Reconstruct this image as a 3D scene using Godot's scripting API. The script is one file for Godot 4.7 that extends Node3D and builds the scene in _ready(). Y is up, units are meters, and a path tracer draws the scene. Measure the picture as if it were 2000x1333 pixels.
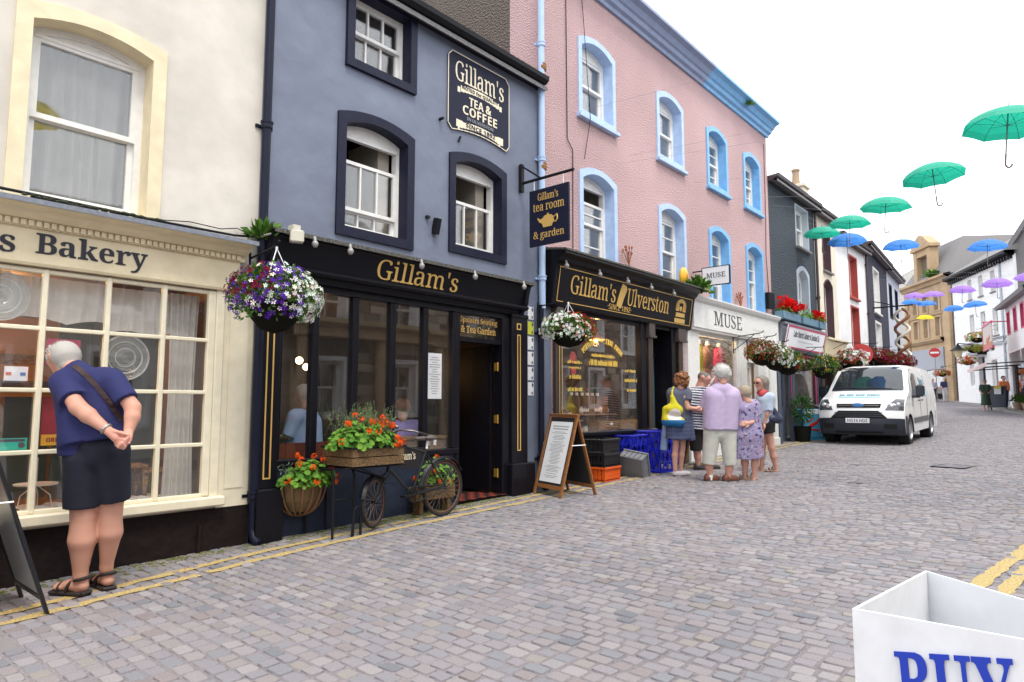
extends Node3D
# A climbing market street paved with stone setts: a cream bakery, a slate-blue tea room, a pink house with
# two shops, and on up the hill, under strings of coloured umbrellas and a white overcast sky.

func _ready() -> void:
	rng.seed = 7
	var cam := Camera3D.new()
	cam.name = "camera"
	cam.fov = VFOV
	cam.far = 600.0
	cam.near = 0.05
	add_child(cam)
	cam.position = Vector3(0, CAM_H, 0)
	cam.rotation_degrees = Vector3(PITCH, YAW, 0)
	cam.current = true
	var env := Environment.new()
	env.background_mode = Environment.BG_SKY
	var sky := Sky.new()
	var sm := ProceduralSkyMaterial.new()
	sm.sky_top_color = lin(0.92, 0.95, 1.0)
	sm.sky_horizon_color = lin(0.95, 0.97, 1.0)
	sm.sky_curve = 0.15
	sm.ground_bottom_color = lin(0.3, 0.3, 0.3)
	sm.ground_horizon_color = lin(0.5, 0.5, 0.5)
	sm.sun_angle_max = 0.0
	sky.sky_material = sm
	env.sky = sky
	env.tonemap_mode = Environment.TONE_MAPPER_LINEAR
	env.tonemap_exposure = 2.35
	env.sdfgi_enabled = true
	env.ssao_enabled = true
	env.ssil_enabled = true
	var we := WorldEnvironment.new()
	we.name = "world"
	we.environment = env
	add_child(we)
	var sun := DirectionalLight3D.new()
	sun.name = "sun"
	sun.light_energy = 0.4
	sun.light_angular_distance = 18.0
	sun.light_color = Color(1.0, 0.98, 0.94)
	sun.shadow_enabled = true
	add_child(sun)
	sun.look_at_from_position(Vector3(0, 10, 0), Vector3(2.0, 0, -5.0))
	materials()
	ground()
	left_row()
	far_side()
	street_things()
	people()

# ---------------------------------------------------------------- helpers
var rng := RandomNumberGenerator.new()
var mats := {}
var texs := {}
var taken := {}
const CAM_H := 1.38
const VFOV := 54.0
const YAW := -49.0
const PITCH := 5.4152
const FACE := -6.2                     # z of the left-hand row of house fronts

func gy(x: float) -> float:            # height of the street, which climbs gently
	return 0.02 * x + 0.003 * maxf(0.0, x - 7.0) + 0.00026 * maxf(0.0, x - 25.0) ** 2

func pix(px: float, py: float, depth: float) -> Vector3:   # a photo pixel at a distance along the lens axis
	var f := 666.5 / tan(deg_to_rad(VFOV / 2.0))
	var d := Vector3((px - 1000.0) / f, -(py - 666.5) / f, -1.0) * depth
	var b := Basis(Vector3.UP, deg_to_rad(YAW)) * Basis(Vector3.RIGHT, deg_to_rad(PITCH))
	return Vector3(0, CAM_H, 0) + b * d

func lin(r: float, g: float, b: float, a := 1.0) -> Color:
	return Color(r, g, b, a).linear_to_srgb()

class Geo:
	var v := PackedVector3Array()
	var n := PackedVector3Array()
	var c := PackedColorArray()
	var u := PackedVector2Array()
	var col := Color.WHITE
	var T := Transform3D.IDENTITY
	var colored := false
	var uvs := false
	func paint(k: Color) -> Geo:
		col = k
		colored = true
		return self
	func at(t: Transform3D) -> Geo:
		T = t
		return self
	func tri(a: Vector3, b: Vector3, d: Vector3, na := Vector3.ZERO, nb := Vector3.ZERO, nd := Vector3.ZERO) -> void:   # counter-clockwise seen from outside
		if na == Vector3.ZERO:
			na = (b - a).cross(d - a).normalized()
			nb = na
			nd = na
		v.append(T * a); v.append(T * d); v.append(T * b)
		n.append((T.basis * na).normalized()); n.append((T.basis * nd).normalized()); n.append((T.basis * nb).normalized())
		c.append(col); c.append(col); c.append(col)
		u.append(Vector2(0, 0)); u.append(Vector2(1, 1)); u.append(Vector2(1, 0))
	func quad(a: Vector3, b: Vector3, d: Vector3, e: Vector3) -> void:
		tri(a, b, d)
		tri(a, d, e)
	func quad_uv(a: Vector3, b: Vector3, d: Vector3, e: Vector3) -> void:   # a = bottom left, uv 0..1
		quad(a, b, d, e)
		uvs = true
		var s := u.size()
		u[s - 6] = Vector2(0, 1); u[s - 5] = Vector2(1, 0); u[s - 4] = Vector2(1, 1)
		u[s - 3] = Vector2(0, 1); u[s - 2] = Vector2(0, 0); u[s - 1] = Vector2(1, 0)
	func squad(a: Vector3, b: Vector3, d: Vector3, e: Vector3, na: Vector3, nb: Vector3, nd: Vector3, ne: Vector3) -> void:
		tri(a, b, d, na, nb, nd)
		tri(a, d, e, na, nd, ne)
	func box(o: Vector3, s: Vector3, b := Basis.IDENTITY, bev := 0.0) -> void:
		var h := s / 2.0
		if bev <= 0.0:
			for ax in 3:
				for sg in [-1.0, 1.0]:
					var w := Vector3.ZERO; w[ax] = sg
					var p := Vector3.ZERO; p[(ax + 1) % 3] = 1.0
					var q := Vector3.ZERO; q[(ax + 2) % 3] = sg
					var cc := o + b * (w * h)
					var P: Vector3 = b * (p * h); var Q: Vector3 = b * (q * h)
					quad(cc - P - Q, cc + P - Q, cc + P + Q, cc - P + Q)
			return
		var i := h - Vector3.ONE * bev
		for ax in 3:
			for sg in [-1.0, 1.0]:
				var w := Vector3.ZERO; w[ax] = sg
				var p := Vector3.ZERO; p[(ax + 1) % 3] = 1.0
				var q := Vector3.ZERO; q[(ax + 2) % 3] = sg
				var cc := o + b * (w * h)
				var P: Vector3 = b * (p * i); var Q: Vector3 = b * (q * i)
				quad(cc - P - Q, cc + P - Q, cc + P + Q, cc - P + Q)
				for k in 2:                       # one chamfer per pair of faces
					var bx := (ax + 1) % 3
					var cx := (ax + 2) % 3
					var s2: float = -1.0 if k == 0 else 1.0
					var e := Vector3.ZERO; e[cx] = i[cx]
					var m1 := Vector3.ZERO; m1[ax] = sg * h[ax]; m1[bx] = s2 * i[bx]
					var m2 := Vector3.ZERO; m2[ax] = sg * i[ax]; m2[bx] = s2 * h[bx]
					var A := o + b * (m1 - e); var B2 := o + b * (m1 + e); var C := o + b * (m2 + e); var D := o + b * (m2 - e)
					if sg * s2 > 0.0:
						quad(A, D, C, B2)
					else:
						quad(A, B2, C, D)
	func bx(x0: float, x1: float, y0: float, y1: float, z0: float, z1: float, bev := 0.0) -> void:
		box(Vector3((x0 + x1) / 2, (y0 + y1) / 2, (z0 + z1) / 2), Vector3(x1 - x0, y1 - y0, z1 - z0), Basis.IDENTITY, bev)
	static func across(d: Vector3) -> Vector3:
		return d.cross(Vector3.UP if absf(d.y) < 0.9 else Vector3.RIGHT).normalized()
	func tube(pts: Array, r, sides := 8, caps := true) -> void:
		var rings := []
		var nn := []
		var side := Vector3.ZERO
		for i in pts.size():
			var d: Vector3 = (pts[mini(i + 1, pts.size() - 1)] - pts[maxi(i - 1, 0)]).normalized()
			if side == Vector3.ZERO:
				side = across(d)
			else:
				side = (side - d * side.dot(d)).normalized()
			var up := d.cross(side)
			var rr: float = r[i] if r is Array else r
			var ring := []
			var rn := []
			for k in sides:
				var a := TAU * k / sides
				var o: Vector3 = side * cos(a) + up * sin(a)
				ring.append(pts[i] + o * rr)
				rn.append(o)
			rings.append(ring)
			nn.append(rn)
		for i in pts.size() - 1:
			for k in sides:
				var j := (k + 1) % sides
				squad(rings[i][k], rings[i][j], rings[i + 1][j], rings[i + 1][k], nn[i][k], nn[i][j], nn[i + 1][j], nn[i + 1][k])
		if caps:
			for k in range(1, sides - 1):
				tri(rings[0][0], rings[0][k + 1], rings[0][k])
				var l: Array = rings[-1]
				tri(l[0], l[k], l[k + 1])
	func lathe(o: Vector3, prof: Array, sides := 16, b := Basis.IDENTITY, a0 := 0.0, a1 := TAU) -> void:   # prof: Vector2(radius, height), bottom to top outside
		for i in prof.size() - 1:
			var p: Vector2 = prof[i]; var q: Vector2 = prof[i + 1]
			var d := q - p
			var nr := Vector2(d.y, -d.x).normalized()
			for k in sides:
				var s := a0 + (a1 - a0) * k / sides; var t := a0 + (a1 - a0) * (k + 1) / sides
				var cs := Vector3(cos(s), 0, -sin(s)); var ct := Vector3(cos(t), 0, -sin(t))
				var ns: Vector3 = b * (cs * nr.x + Vector3.UP * nr.y); var nt: Vector3 = b * (ct * nr.x + Vector3.UP * nr.y)
				var A: Vector3 = o + b * (cs * p.x + Vector3.UP * p.y); var B2: Vector3 = o + b * (ct * p.x + Vector3.UP * p.y)
				var C: Vector3 = o + b * (ct * q.x + Vector3.UP * q.y); var D: Vector3 = o + b * (cs * q.x + Vector3.UP * q.y)
				if p.x > 1e-5:
					tri(A, B2, C, ns, nt, nt)
				if q.x > 1e-5:
					tri(A, C, D, ns, nt, ns)
	func prism(poly: PackedVector2Array, t: Transform3D, depth: float) -> void:   # outline in local xy, from z = 0 to z = depth
		if Geometry2D.is_polygon_clockwise(poly):
			poly = poly.duplicate()
			poly.reverse()
		var ix := Geometry2D.triangulate_polygon(poly)
		var z := Vector3(0, 0, depth)
		for i in range(0, ix.size(), 3):
			var p := []
			for k in 3:
				p.append(Vector3(poly[ix[i + k]].x, poly[ix[i + k]].y, 0))
			if (p[1] - p[0]).cross(p[2] - p[0]).z < 0.0:
				p.reverse()
			tri(t * (p[0] + z), t * (p[1] + z), t * (p[2] + z))
			if depth != 0.0:
				tri(t * p[0], t * p[2], t * p[1])
		if depth != 0.0:
			for i in poly.size():
				var a := Vector3(poly[i].x, poly[i].y, 0)
				var q: Vector2 = poly[(i + 1) % poly.size()]
				var b2 := Vector3(q.x, q.y, 0)
				quad(t * a, t * b2, t * (b2 + z), t * (a + z))
	func ball(o: Vector3, r: Vector3, su := 10, sv := 6, b := Basis.IDENTITY) -> void:
		for i in sv:
			for k in su:
				var q := []
				for w in [[i, k], [i, k + 1], [i + 1, k + 1], [i + 1, k]]:
					var th: float = PI * w[0] / sv - PI / 2
					var ph: float = TAU * w[1] / su
					q.append(Vector3(cos(th) * cos(ph), sin(th), -cos(th) * sin(ph)))
				var nq := []
				for p in q:
					nq.append(b * (p / r).normalized())
				for j in 4:
					q[j] = o + b * (q[j] * r)
				if i > 0:
					tri(q[0], q[1], q[2], nq[0], nq[1], nq[2])
				if i < sv - 1:
					tri(q[0], q[2], q[3], nq[0], nq[2], nq[3])
	func mesh(off := Vector3.ZERO) -> ArrayMesh:
		var a := []
		a.resize(Mesh.ARRAY_MAX)
		if off != Vector3.ZERO:
			for i in v.size():
				v[i] -= off
		a[Mesh.ARRAY_VERTEX] = v
		a[Mesh.ARRAY_NORMAL] = n
		if colored:
			a[Mesh.ARRAY_COLOR] = c
		if uvs:
			a[Mesh.ARRAY_TEX_UV] = u
		var m := ArrayMesh.new()
		if v.size():
			m.add_surface_from_arrays(Mesh.PRIMITIVE_TRIANGLES, a)
		return m

func numbered(called: String) -> String:
	if not taken.has(called):
		taken[called] = 0
		return called
	taken[called] += 1
	return "%s_%03d" % [called, taken[called]]

func tag(o: Node3D, label: String, category: String, group := "", kind := "") -> Node3D:
	if label: o.set_meta("label", label)
	if category: o.set_meta("category", category)
	if group: o.set_meta("group", group)
	if kind: o.set_meta("kind", kind)
	return o

func thing(called: String, label: String, category: String, base := Vector3.ZERO, group := "") -> Node3D:
	var o := Node3D.new()
	o.name = numbered(called)
	add_child(o)
	o.position = base
	return tag(o, label, category, group)

func obj(called: String, g: Geo, m: Material, parent: Node3D = null) -> MeshInstance3D:
	var o := MeshInstance3D.new()
	var off := Vector3.ZERO
	if parent:
		off = parent.global_position
	o.mesh = g.mesh(off)
	o.material_override = m
	if parent:
		o.name = called
		parent.add_child(o, true)
	else:
		o.name = numbered(called)
		add_child(o)
	return o

func struct(called: String, g: Geo, m: Material) -> MeshInstance3D:
	var o := obj(called, g, m)
	o.set_meta("kind", "structure")
	return o

func copy(o: Node3D, at: Vector3, turn := 0.0, label := "") -> Node3D:
	var r: Node3D = o.duplicate()
	var base := String(o.name)
	if base.length() > 4 and base[base.length() - 4] == "_" and base.right(3).is_valid_int():
		base = base.left(base.length() - 4)
	r.name = numbered(base)
	add_child(r)
	r.position = at
	r.rotation.y = turn
	if label: r.set_meta("label", label)
	return r

func noise_tex(key: String, freq: float, lo: float, hi := 1.0, kind := FastNoiseLite.TYPE_SIMPLEX_SMOOTH, oct := 4, size := 512, tint := Color.WHITE) -> Texture2D:
	if texs.has(key):
		return texs[key]
	var f := FastNoiseLite.new()
	f.seed = hash(key) % 1000
	f.noise_type = kind
	f.frequency = freq
	f.fractal_octaves = oct
	var t := NoiseTexture2D.new()
	t.width = size
	t.height = size
	t.seamless = true
	t.noise = f
	var r := Gradient.new()
	r.set_color(0, Color(lo, lo, lo) * tint)
	r.set_color(1, Color(hi, hi, hi))
	t.color_ramp = r
	texs[key] = t
	return t

func bump_tex(key: String, freq: float, strength: float, kind := FastNoiseLite.TYPE_SIMPLEX_SMOOTH, oct := 3, size := 512) -> Texture2D:
	if texs.has(key):
		return texs[key]
	var f := FastNoiseLite.new()
	f.seed = hash(key) % 1000
	f.noise_type = kind
	f.frequency = freq
	f.fractal_octaves = oct
	if kind == FastNoiseLite.TYPE_CELLULAR:
		f.fractal_type = FastNoiseLite.FRACTAL_NONE
		f.cellular_return_type = FastNoiseLite.RETURN_DISTANCE
	var t := NoiseTexture2D.new()
	t.width = size
	t.height = size
	t.seamless = true
	t.as_normal_map = true
	t.bump_strength = strength
	t.noise = f
	texs[key] = t
	return t

# m("name", linear colour, roughness, {tex, ts, bump, bs, metal, alpha, vc, clear})
func m(key: String, c := Color.WHITE, rough := 0.8, o := {}) -> StandardMaterial3D:
	if mats.has(key):
		return mats[key]
	var s := StandardMaterial3D.new()
	s.resource_name = key
	s.albedo_color = c.linear_to_srgb()
	s.roughness = rough
	s.metallic = o.get("metal", 0.0)
	s.metallic_specular = o.get("spec", 0.5)
	if o.has("tex"):
		s.albedo_texture = o.tex
		s.uv1_triplanar = true
		s.uv1_world_triplanar = o.get("world", true)
		s.uv1_scale = Vector3.ONE * o.get("ts", 0.5)
	if o.has("bump"):
		s.normal_enabled = true
		s.normal_texture = o.bump
		s.normal_scale = o.get("bs", 1.0)
		s.uv1_triplanar = true
		s.uv1_world_triplanar = o.get("world", true)
		s.uv1_scale = Vector3.ONE * o.get("ts", 0.5)
	if o.has("detail"):
		s.detail_enabled = true
		s.detail_albedo = o.detail
		s.detail_blend_mode = BaseMaterial3D.BLEND_MODE_MUL
		s.detail_uv_layer = BaseMaterial3D.DETAIL_UV_2
		s.uv2_triplanar = true
		s.uv2_world_triplanar = true
		s.uv2_scale = Vector3.ONE * o.get("ds", 0.1)
	if o.has("alpha"):
		s.transparency = BaseMaterial3D.TRANSPARENCY_ALPHA
		s.albedo_color.a = o.alpha
	if o.has("clear"):
		s.clearcoat_enabled = true
		s.clearcoat = o.clear
		s.clearcoat_roughness = 0.08
	if o.has("glow"):
		s.emission_enabled = true
		s.emission = c.linear_to_srgb()
		s.emission_energy_multiplier = o.glow
	if o.has("back"):
		s.backlight_enabled = true
		s.backlight = o.back
	s.vertex_color_use_as_albedo = o.get("vc", false)
	s.cull_mode = BaseMaterial3D.CULL_DISABLED
	mats[key] = s
	return s

var fonts := {}
func font(kind: String) -> SystemFont:
	if not fonts.has(kind):
		var f := SystemFont.new()
		f.font_names = PackedStringArray(["Droid Serif" if kind.begins_with("serif") else "Droid Sans"])
		if kind.ends_with("bold"):
			f.font_weight = 700
		fonts[kind] = f
	return fonts[kind]

# lettering fitted into a box of width w and height h whose middle is at o; x axis bx, up by
func text(s: String, kind: String, o: Vector3, w: float, h: float, mt: Material, parent: Node3D, called := "lettering", bx := Vector3.RIGHT, by := Vector3.UP, depth := 0.006) -> MeshInstance3D:
	var t := TextMesh.new()
	t.text = s
	t.font = font(kind)
	t.font_size = 48
	t.pixel_size = 0.01
	t.depth = 0.01
	t.curve_step = 1.5
	var bb := t.get_aabb()
	var q := MeshInstance3D.new()
	q.mesh = t
	q.material_override = mt
	q.name = called
	parent.add_child(q, true)
	var sx := w / maxf(bb.size.x, 0.001)
	var sy := h / maxf(bb.size.y, 0.001)
	var b := Basis(bx * sx, by * sy, bx.cross(by).normalized() * (depth / 0.01))
	q.transform = Transform3D(b, o - b * bb.get_center() - parent.global_position)
	return q
# ---------------------------------------------------------------- materials and ground
const C := FastNoiseLite.TYPE_CELLULAR
func materials() -> void:
	var soft := noise_tex("soft", 0.012, 0.90)
	var blot := noise_tex("blot", 0.006, 0.86, 1.0, FastNoiseLite.TYPE_SIMPLEX_SMOOTH, 5)
	var grain := noise_tex("grain", 0.06, 0.80)
	var streak := noise_tex("streak", 0.02, 0.93, 1.0, FastNoiseLite.TYPE_PERLIN, 5)
	var plaster := bump_tex("plaster", 0.02, 3.0)
	var rough := bump_tex("roughcast", 0.06, 14.0, C)
	var fine := bump_tex("fine", 0.08, 4.0)
	m("cream_wall", Color(0.73, 0.68, 0.61), 0.85, {"tex": streak, "ts": 0.35, "bump": plaster, "bs": 0.18, "detail": blot, "ds": 0.12})
	m("cream_trim", Color(0.80, 0.69, 0.47), 0.55, {"tex": soft, "ts": 0.6, "bump": plaster, "bs": 0.25})
	m("cream_paint", Color(0.80, 0.73, 0.56), 0.45, {"tex": streak, "ts": 0.8, "bump": plaster, "bs": 0.2})
	m("plinth_brown", Color(0.019, 0.0125, 0.0125), 0.7, {"spec": 0.25, "tex": grain, "ts": 0.5, "bump": plaster, "bs": 0.8})
	m("blue_wall", Color(0.195, 0.225, 0.31), 0.7, {"tex": soft, "ts": 0.3, "bump": plaster, "bs": 0.3, "detail": blot, "ds": 0.1})
	m("navy", Color(0.014, 0.015, 0.036), 0.5, {"spec": 0.3, "tex": soft, "ts": 0.7, "bump": plaster, "bs": 0.3})
	m("shop_black", Color(0.0075, 0.007, 0.011), 0.36, {"spec": 0.3, "tex": soft, "ts": 0.9, "bump": plaster, "bs": 0.15})
	m("white_paint", Color(0.80, 0.79, 0.77), 0.4, {"tex": streak, "ts": 1.1})
	m("gold", Color(0.72, 0.46, 0.14), 0.35, {"metal": 0.25})
	m("cream_letter", Color(0.72, 0.64, 0.48), 0.5)
	m("black_letter", Color(0.010, 0.010, 0.022), 0.4)
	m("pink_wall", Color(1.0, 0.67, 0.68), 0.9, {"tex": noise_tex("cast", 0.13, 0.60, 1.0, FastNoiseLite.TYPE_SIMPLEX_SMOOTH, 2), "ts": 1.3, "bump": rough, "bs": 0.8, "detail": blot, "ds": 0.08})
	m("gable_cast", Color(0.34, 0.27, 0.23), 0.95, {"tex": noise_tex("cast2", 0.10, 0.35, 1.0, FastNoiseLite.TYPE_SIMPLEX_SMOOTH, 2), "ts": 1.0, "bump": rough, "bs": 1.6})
	m("sky_blue_paint", Color(0.45, 0.60, 0.87), 0.5, {"tex": soft, "ts": 0.8})
	m("strong_blue_paint", Color(0.20, 0.47, 0.82), 0.5, {"tex": soft, "ts": 0.8})
	m("lead", Color(0.22, 0.24, 0.29), 0.5, {"tex": grain, "ts": 0.6, "metal": 0.2})
	m("slate", Color(0.21, 0.20, 0.205), 0.7, {"tex": grain, "ts": 0.5, "bump": fine, "bs": 0.6})
	m("iron", Color(0.012, 0.012, 0.016), 0.5, {"spec": 0.3, "tex": soft, "ts": 1.5})
	m("glass", Color(0.86, 0.92, 0.93), 0.015, {"alpha": 0.003, "spec": 1.0})
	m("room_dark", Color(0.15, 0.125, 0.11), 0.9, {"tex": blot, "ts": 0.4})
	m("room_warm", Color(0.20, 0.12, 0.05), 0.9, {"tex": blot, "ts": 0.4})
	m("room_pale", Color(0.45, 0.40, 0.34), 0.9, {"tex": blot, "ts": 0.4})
	m("curtain", Color(0.70, 0.68, 0.64), 0.9, {"tex": soft, "ts": 1.3, "back": Color(0.25, 0.25, 0.24)})
	m("net_grey", Color(0.27, 0.27, 0.245), 0.9, {"tex": blot, "ts": 1.0})
	m("wood", Color(0.46, 0.18, 0.052), 0.45, {"tex": noise_tex("woody", 0.03, 0.55, 1.0, FastNoiseLite.TYPE_SIMPLEX_SMOOTH, 5), "ts": 1.6, "clear": 0.3})
	m("pale_wood", Color(0.36, 0.22, 0.10), 0.7, {"tex": noise_tex("woody2", 0.03, 0.5, 1.0, FastNoiseLite.TYPE_SIMPLEX_SMOOTH, 5), "ts": 1.8})
	m("paper", Color(0.80, 0.81, 0.84), 0.5)
	m("ink", Color(0.09, 0.09, 0.11), 0.7)
	m("lamp_warm", Color(1.0, 0.75, 0.42), 0.5, {"glow": 3.0})
	m("leaf", Color.WHITE, 0.7, {"vc": true, "spec": 0.3, "back": Color(0.10, 0.16, 0.03)})
	m("petal", Color.WHITE, 0.8, {"vc": true, "spec": 0.2})
	m("tinted", Color.WHITE, 0.7, {"vc": true})
	m("gloss", Color.WHITE, 0.3, {"vc": true})
	m("mortar", Color(0.30, 0.27, 0.288), 0.95, {"tex": noise_tex("mort", 0.07, 0.78), "ts": 1.0, "bump": fine, "bs": 0.8, "detail": blot, "ds": 0.15})
	m("sett", Color.WHITE, 0.72, {"vc": true, "tex": noise_tex("settgrain", 0.05, 0.84), "ts": 3.0, "bump": bump_tex("settbump", 0.05, 3.5), "bs": 0.6})
	m("yellow_paint", Color(0.70, 0.52, 0.21), 0.75, {"tex": noise_tex("worn", 0.05, 0.62), "ts": 1.6})
	m("stone", Color(0.40, 0.345, 0.28), 0.9, {"tex": noise_tex("stonecell", 0.02, 0.45, 1.0, C, 1), "ts": 0.6, "bump": plaster, "bs": 1.5, "detail": blot, "ds": 0.1})
	m("sandstone", Color(0.56, 0.40, 0.24), 0.9, {"tex": blot, "ts": 0.3, "bump": plaster, "bs": 0.6, "detail": soft, "ds": 0.15})
	m("white_wall", Color(0.80, 0.80, 0.80), 0.8, {"tex": streak, "ts": 0.3})

func ribbon(pts: Array, w: float, lift: float, jit: float) -> Geo:   # painted line along points (x, z), wobbling over the stones
	var g := Geo.new()
	var prev := []
	for i in pts.size() - 1:
		var a: Vector2 = pts[i]; var b: Vector2 = pts[i + 1]
		var nseg := int(ceil(a.distance_to(b) / 0.08))
		for k in nseg:
			var p := a.lerp(b, float(k) / nseg)
			var d := (b - a).normalized().orthogonal()
			var l := p + d * (w / 2 + rng.randf_range(-jit, jit)); var r := p - d * (w / 2 + rng.randf_range(-jit, jit))
			var cur := [Vector3(l.x, gy(l.x) + lift, l.y), Vector3(r.x, gy(r.x) + lift, r.y)]
			if prev.size() and rng.randf() > 0.015:
				g.quad(prev[0], prev[1], cur[1], cur[0])
				if g.n[-1].y < 0:
					for q in range(g.n.size() - 6, g.n.size()): g.n[q] = -g.n[q]
			prev = cur
	return g

func sett_mesh(k: int) -> ArrayMesh:      # unit stone: 1 x 1, worn rounded edge, top at y = 0
	var r := RandomNumberGenerator.new()
	r.seed = 100 + k
	var g := Geo.new()
	g.colored = true
	var outer := []
	var inner := []
	for i in 8:
		var sg := Vector2(1 if i in [0, 1, 6, 7] else -1, 1 if i < 4 else -1)
		var q := sg * (Vector2(0.5, 0.40) if i in [0, 3, 4, 7] else Vector2(0.41, 0.5))
		q += Vector2(r.randf_range(-0.055, 0.01), r.randf_range(-0.055, 0.01)) * sg
		outer.append(q)
		inner.append(q * r.randf_range(0.84, 0.92))
	for i in 8:
		var j := (i + 1) % 8
		var o0: Vector2 = outer[i]; var o1: Vector2 = outer[j]; var i0: Vector2 = inner[i]; var i1: Vector2 = inner[j]
		var A := Vector3(o0.x, -0.05, o0.y); var B := Vector3(o1.x, -0.05, o1.y)
		var A1 := Vector3(o0.x, -0.008, o0.y); var B1 := Vector3(o1.x, -0.008, o1.y)
		var I0 := Vector3(i0.x, 0, i0.y); var I1 := Vector3(i1.x, 0, i1.y)
		var na := Vector3(o0.x * 0.9, 1, o0.y * 0.9).normalized(); var nb := Vector3(o1.x * 0.9, 1, o1.y * 0.9).normalized()
		var up := Vector3.UP
		g.quad(B, A, A1, B1)
		g.squad(B1, A1, I0, I1, nb, na, up, up)
		g.tri(I1, I0, Vector3(0, 0.002, 0), up, up, up)
	return g.mesh()

func ground() -> void:
	var g := Geo.new()
	var xs := []
	for i in range(-20, 26): xs.append(i * 2.0)
	for i in 24: xs.append(54.0 + i * 6.0)
	for i in xs.size() - 1:
		var a: float = xs[i]; var b: float = xs[i + 1]
		g.quad(Vector3(a, gy(a) - 0.007, 150), Vector3(b, gy(b) - 0.007, 150), Vector3(b, gy(b) - 0.007, -150), Vector3(a, gy(a) - 0.007, -150))
	var road := struct("road", g, m("mortar"))
	# stone setts in courses across the street
	var variants := []
	for k in 6: variants.append(sett_mesh(k))
	var tints := [Color(0.275, 0.255, 0.278), Color(0.295, 0.272, 0.285), Color(0.255, 0.243, 0.268), Color(0.285, 0.255, 0.265), Color(0.235, 0.235, 0.262), Color(0.325, 0.302, 0.312), Color(0.265, 0.228, 0.235), Color(0.185, 0.19, 0.215), Color(0.29, 0.265, 0.25)]
	var weight := PackedFloat32Array([3, 3, 3, 2.5, 1.5, 1.6, 1.0, 0.35, 0.8])
	var all := []
	var x := -2.0
	var basis_cam := Basis(Vector3.UP, deg_to_rad(YAW)) * Basis(Vector3.RIGHT, deg_to_rad(PITCH))
	var foc := 666.5 / tan(deg_to_rad(VFOV / 2.0))
	while x < 42.0:
		var w := rng.randf_range(0.088, 0.112)
		var z := -6.3 + rng.randf() * 0.1
		var bend := 0.0
		while z < 1.1:
			var l := rng.randf_range(0.11, 0.155)
			if rng.randf() < 0.06: l = 0.09
			var wob := 0.02 * sin(z * 1.3 + x * 0.4)
			var cx := x + w / 2 + wob; var cz := z + l / 2
			var lift := rng.randf_range(-0.005, 0.003)
			if cz < -5.9: lift -= 0.004
			var t := Transform3D(Basis(Vector3.UP, rng.randf_range(-0.05, 0.05)) * Basis(Vector3.BACK, rng.randf_range(-0.02, 0.02) + 0.02) * Basis(Vector3.RIGHT, rng.randf_range(-0.02, 0.02)) * Basis.from_scale(Vector3((w - 0.010) , 1, (l - 0.010))), Vector3(cx, gy(cx) + lift, cz))
			var rel := basis_cam.inverse() * (t.origin - Vector3(0, CAM_H, 0))
			var near := 999.0
			if rel.z < -0.5:
				var px := 1000.0 + foc * rel.x / -rel.z; var py := 666.5 - foc * rel.y / -rel.z
				if px > 0 and px < 2000 and py < 1333 and not (px > 1660 and py > 1110):
					near = rel.length()
			all.append([near, t, rng.rand_weighted(weight), rng.randi() % 6, rng.randf_range(0.86, 1.12)])
			z += l
		x += w
	all.sort_custom(func(p, q): return p[0] < q[0])
	var cols := []
	for t in tints:
		var s: StandardMaterial3D = m("sett").duplicate()
		s.resource_name = "sett_tone"
		s.vertex_color_use_as_albedo = false
		s.albedo_color = t.linear_to_srgb()
		cols.append(s)
	for i in 300:
		var o := MeshInstance3D.new()
		o.name = "sett"
		o.mesh = variants[all[i][3]]
		o.material_override = cols[all[i][2]]
		o.transform = all[i][1]
		road.add_child(o, true)
	var rest := []
	for k in 6: rest.append([])
	for i in range(300, all.size()): rest[all[i][3]].append(all[i])
	for k in 6:
		var mm := MultiMesh.new()
		mm.transform_format = MultiMesh.TRANSFORM_3D
		mm.use_colors = true
		mm.mesh = variants[k]
		mm.instance_count = rest[k].size()
		for i in rest[k].size():
			mm.set_instance_transform(i, rest[k][i][1])
			mm.set_instance_color(i, tints[rest[k][i][2]] * Color(1, 1, 1) * rest[k][i][4])
		var o := MultiMeshInstance3D.new()
		o.name = "setts"
		o.multimesh = mm
		o.material_override = m("sett")
		o.set_meta("kind", "stuff")
		road.add_child(o, true)
	var la := [Vector2(-3, -4.9), Vector2(1.0, -5.42), Vector2(3, -5.72), Vector2(4.5, -5.82), Vector2(8, -5.87), Vector2(16, -5.95), Vector2(24, -6.0)]
	var lb := []
	for p in la: lb.append(p + Vector2(0, 0.235))
	obj("yellow_line", ribbon(la, 0.09, 0.0022, 0.016), m("yellow_paint"), road)
	obj("yellow_line", ribbon(lb, 0.09, 0.0022, 0.016), m("yellow_paint"), road)
	obj("yellow_line", ribbon([Vector2(4.0, -0.99), Vector2(5.87, -0.70), Vector2(7.2, -0.54), Vector2(9.0, -0.42), Vector2(14, -0.3)], 0.10, 0.0025, 0.014), m("yellow_paint"), road)
	obj("yellow_line", ribbon([Vector2(4.0, -0.80), Vector2(5.75, -0.55), Vector2(6.5, -0.48), Vector2(9.0, -0.18), Vector2(14, -0.05)], 0.10, 0.0025, 0.014), m("yellow_paint"), road)
	# moss in the joints along the wall
	var mg := Geo.new()
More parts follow.
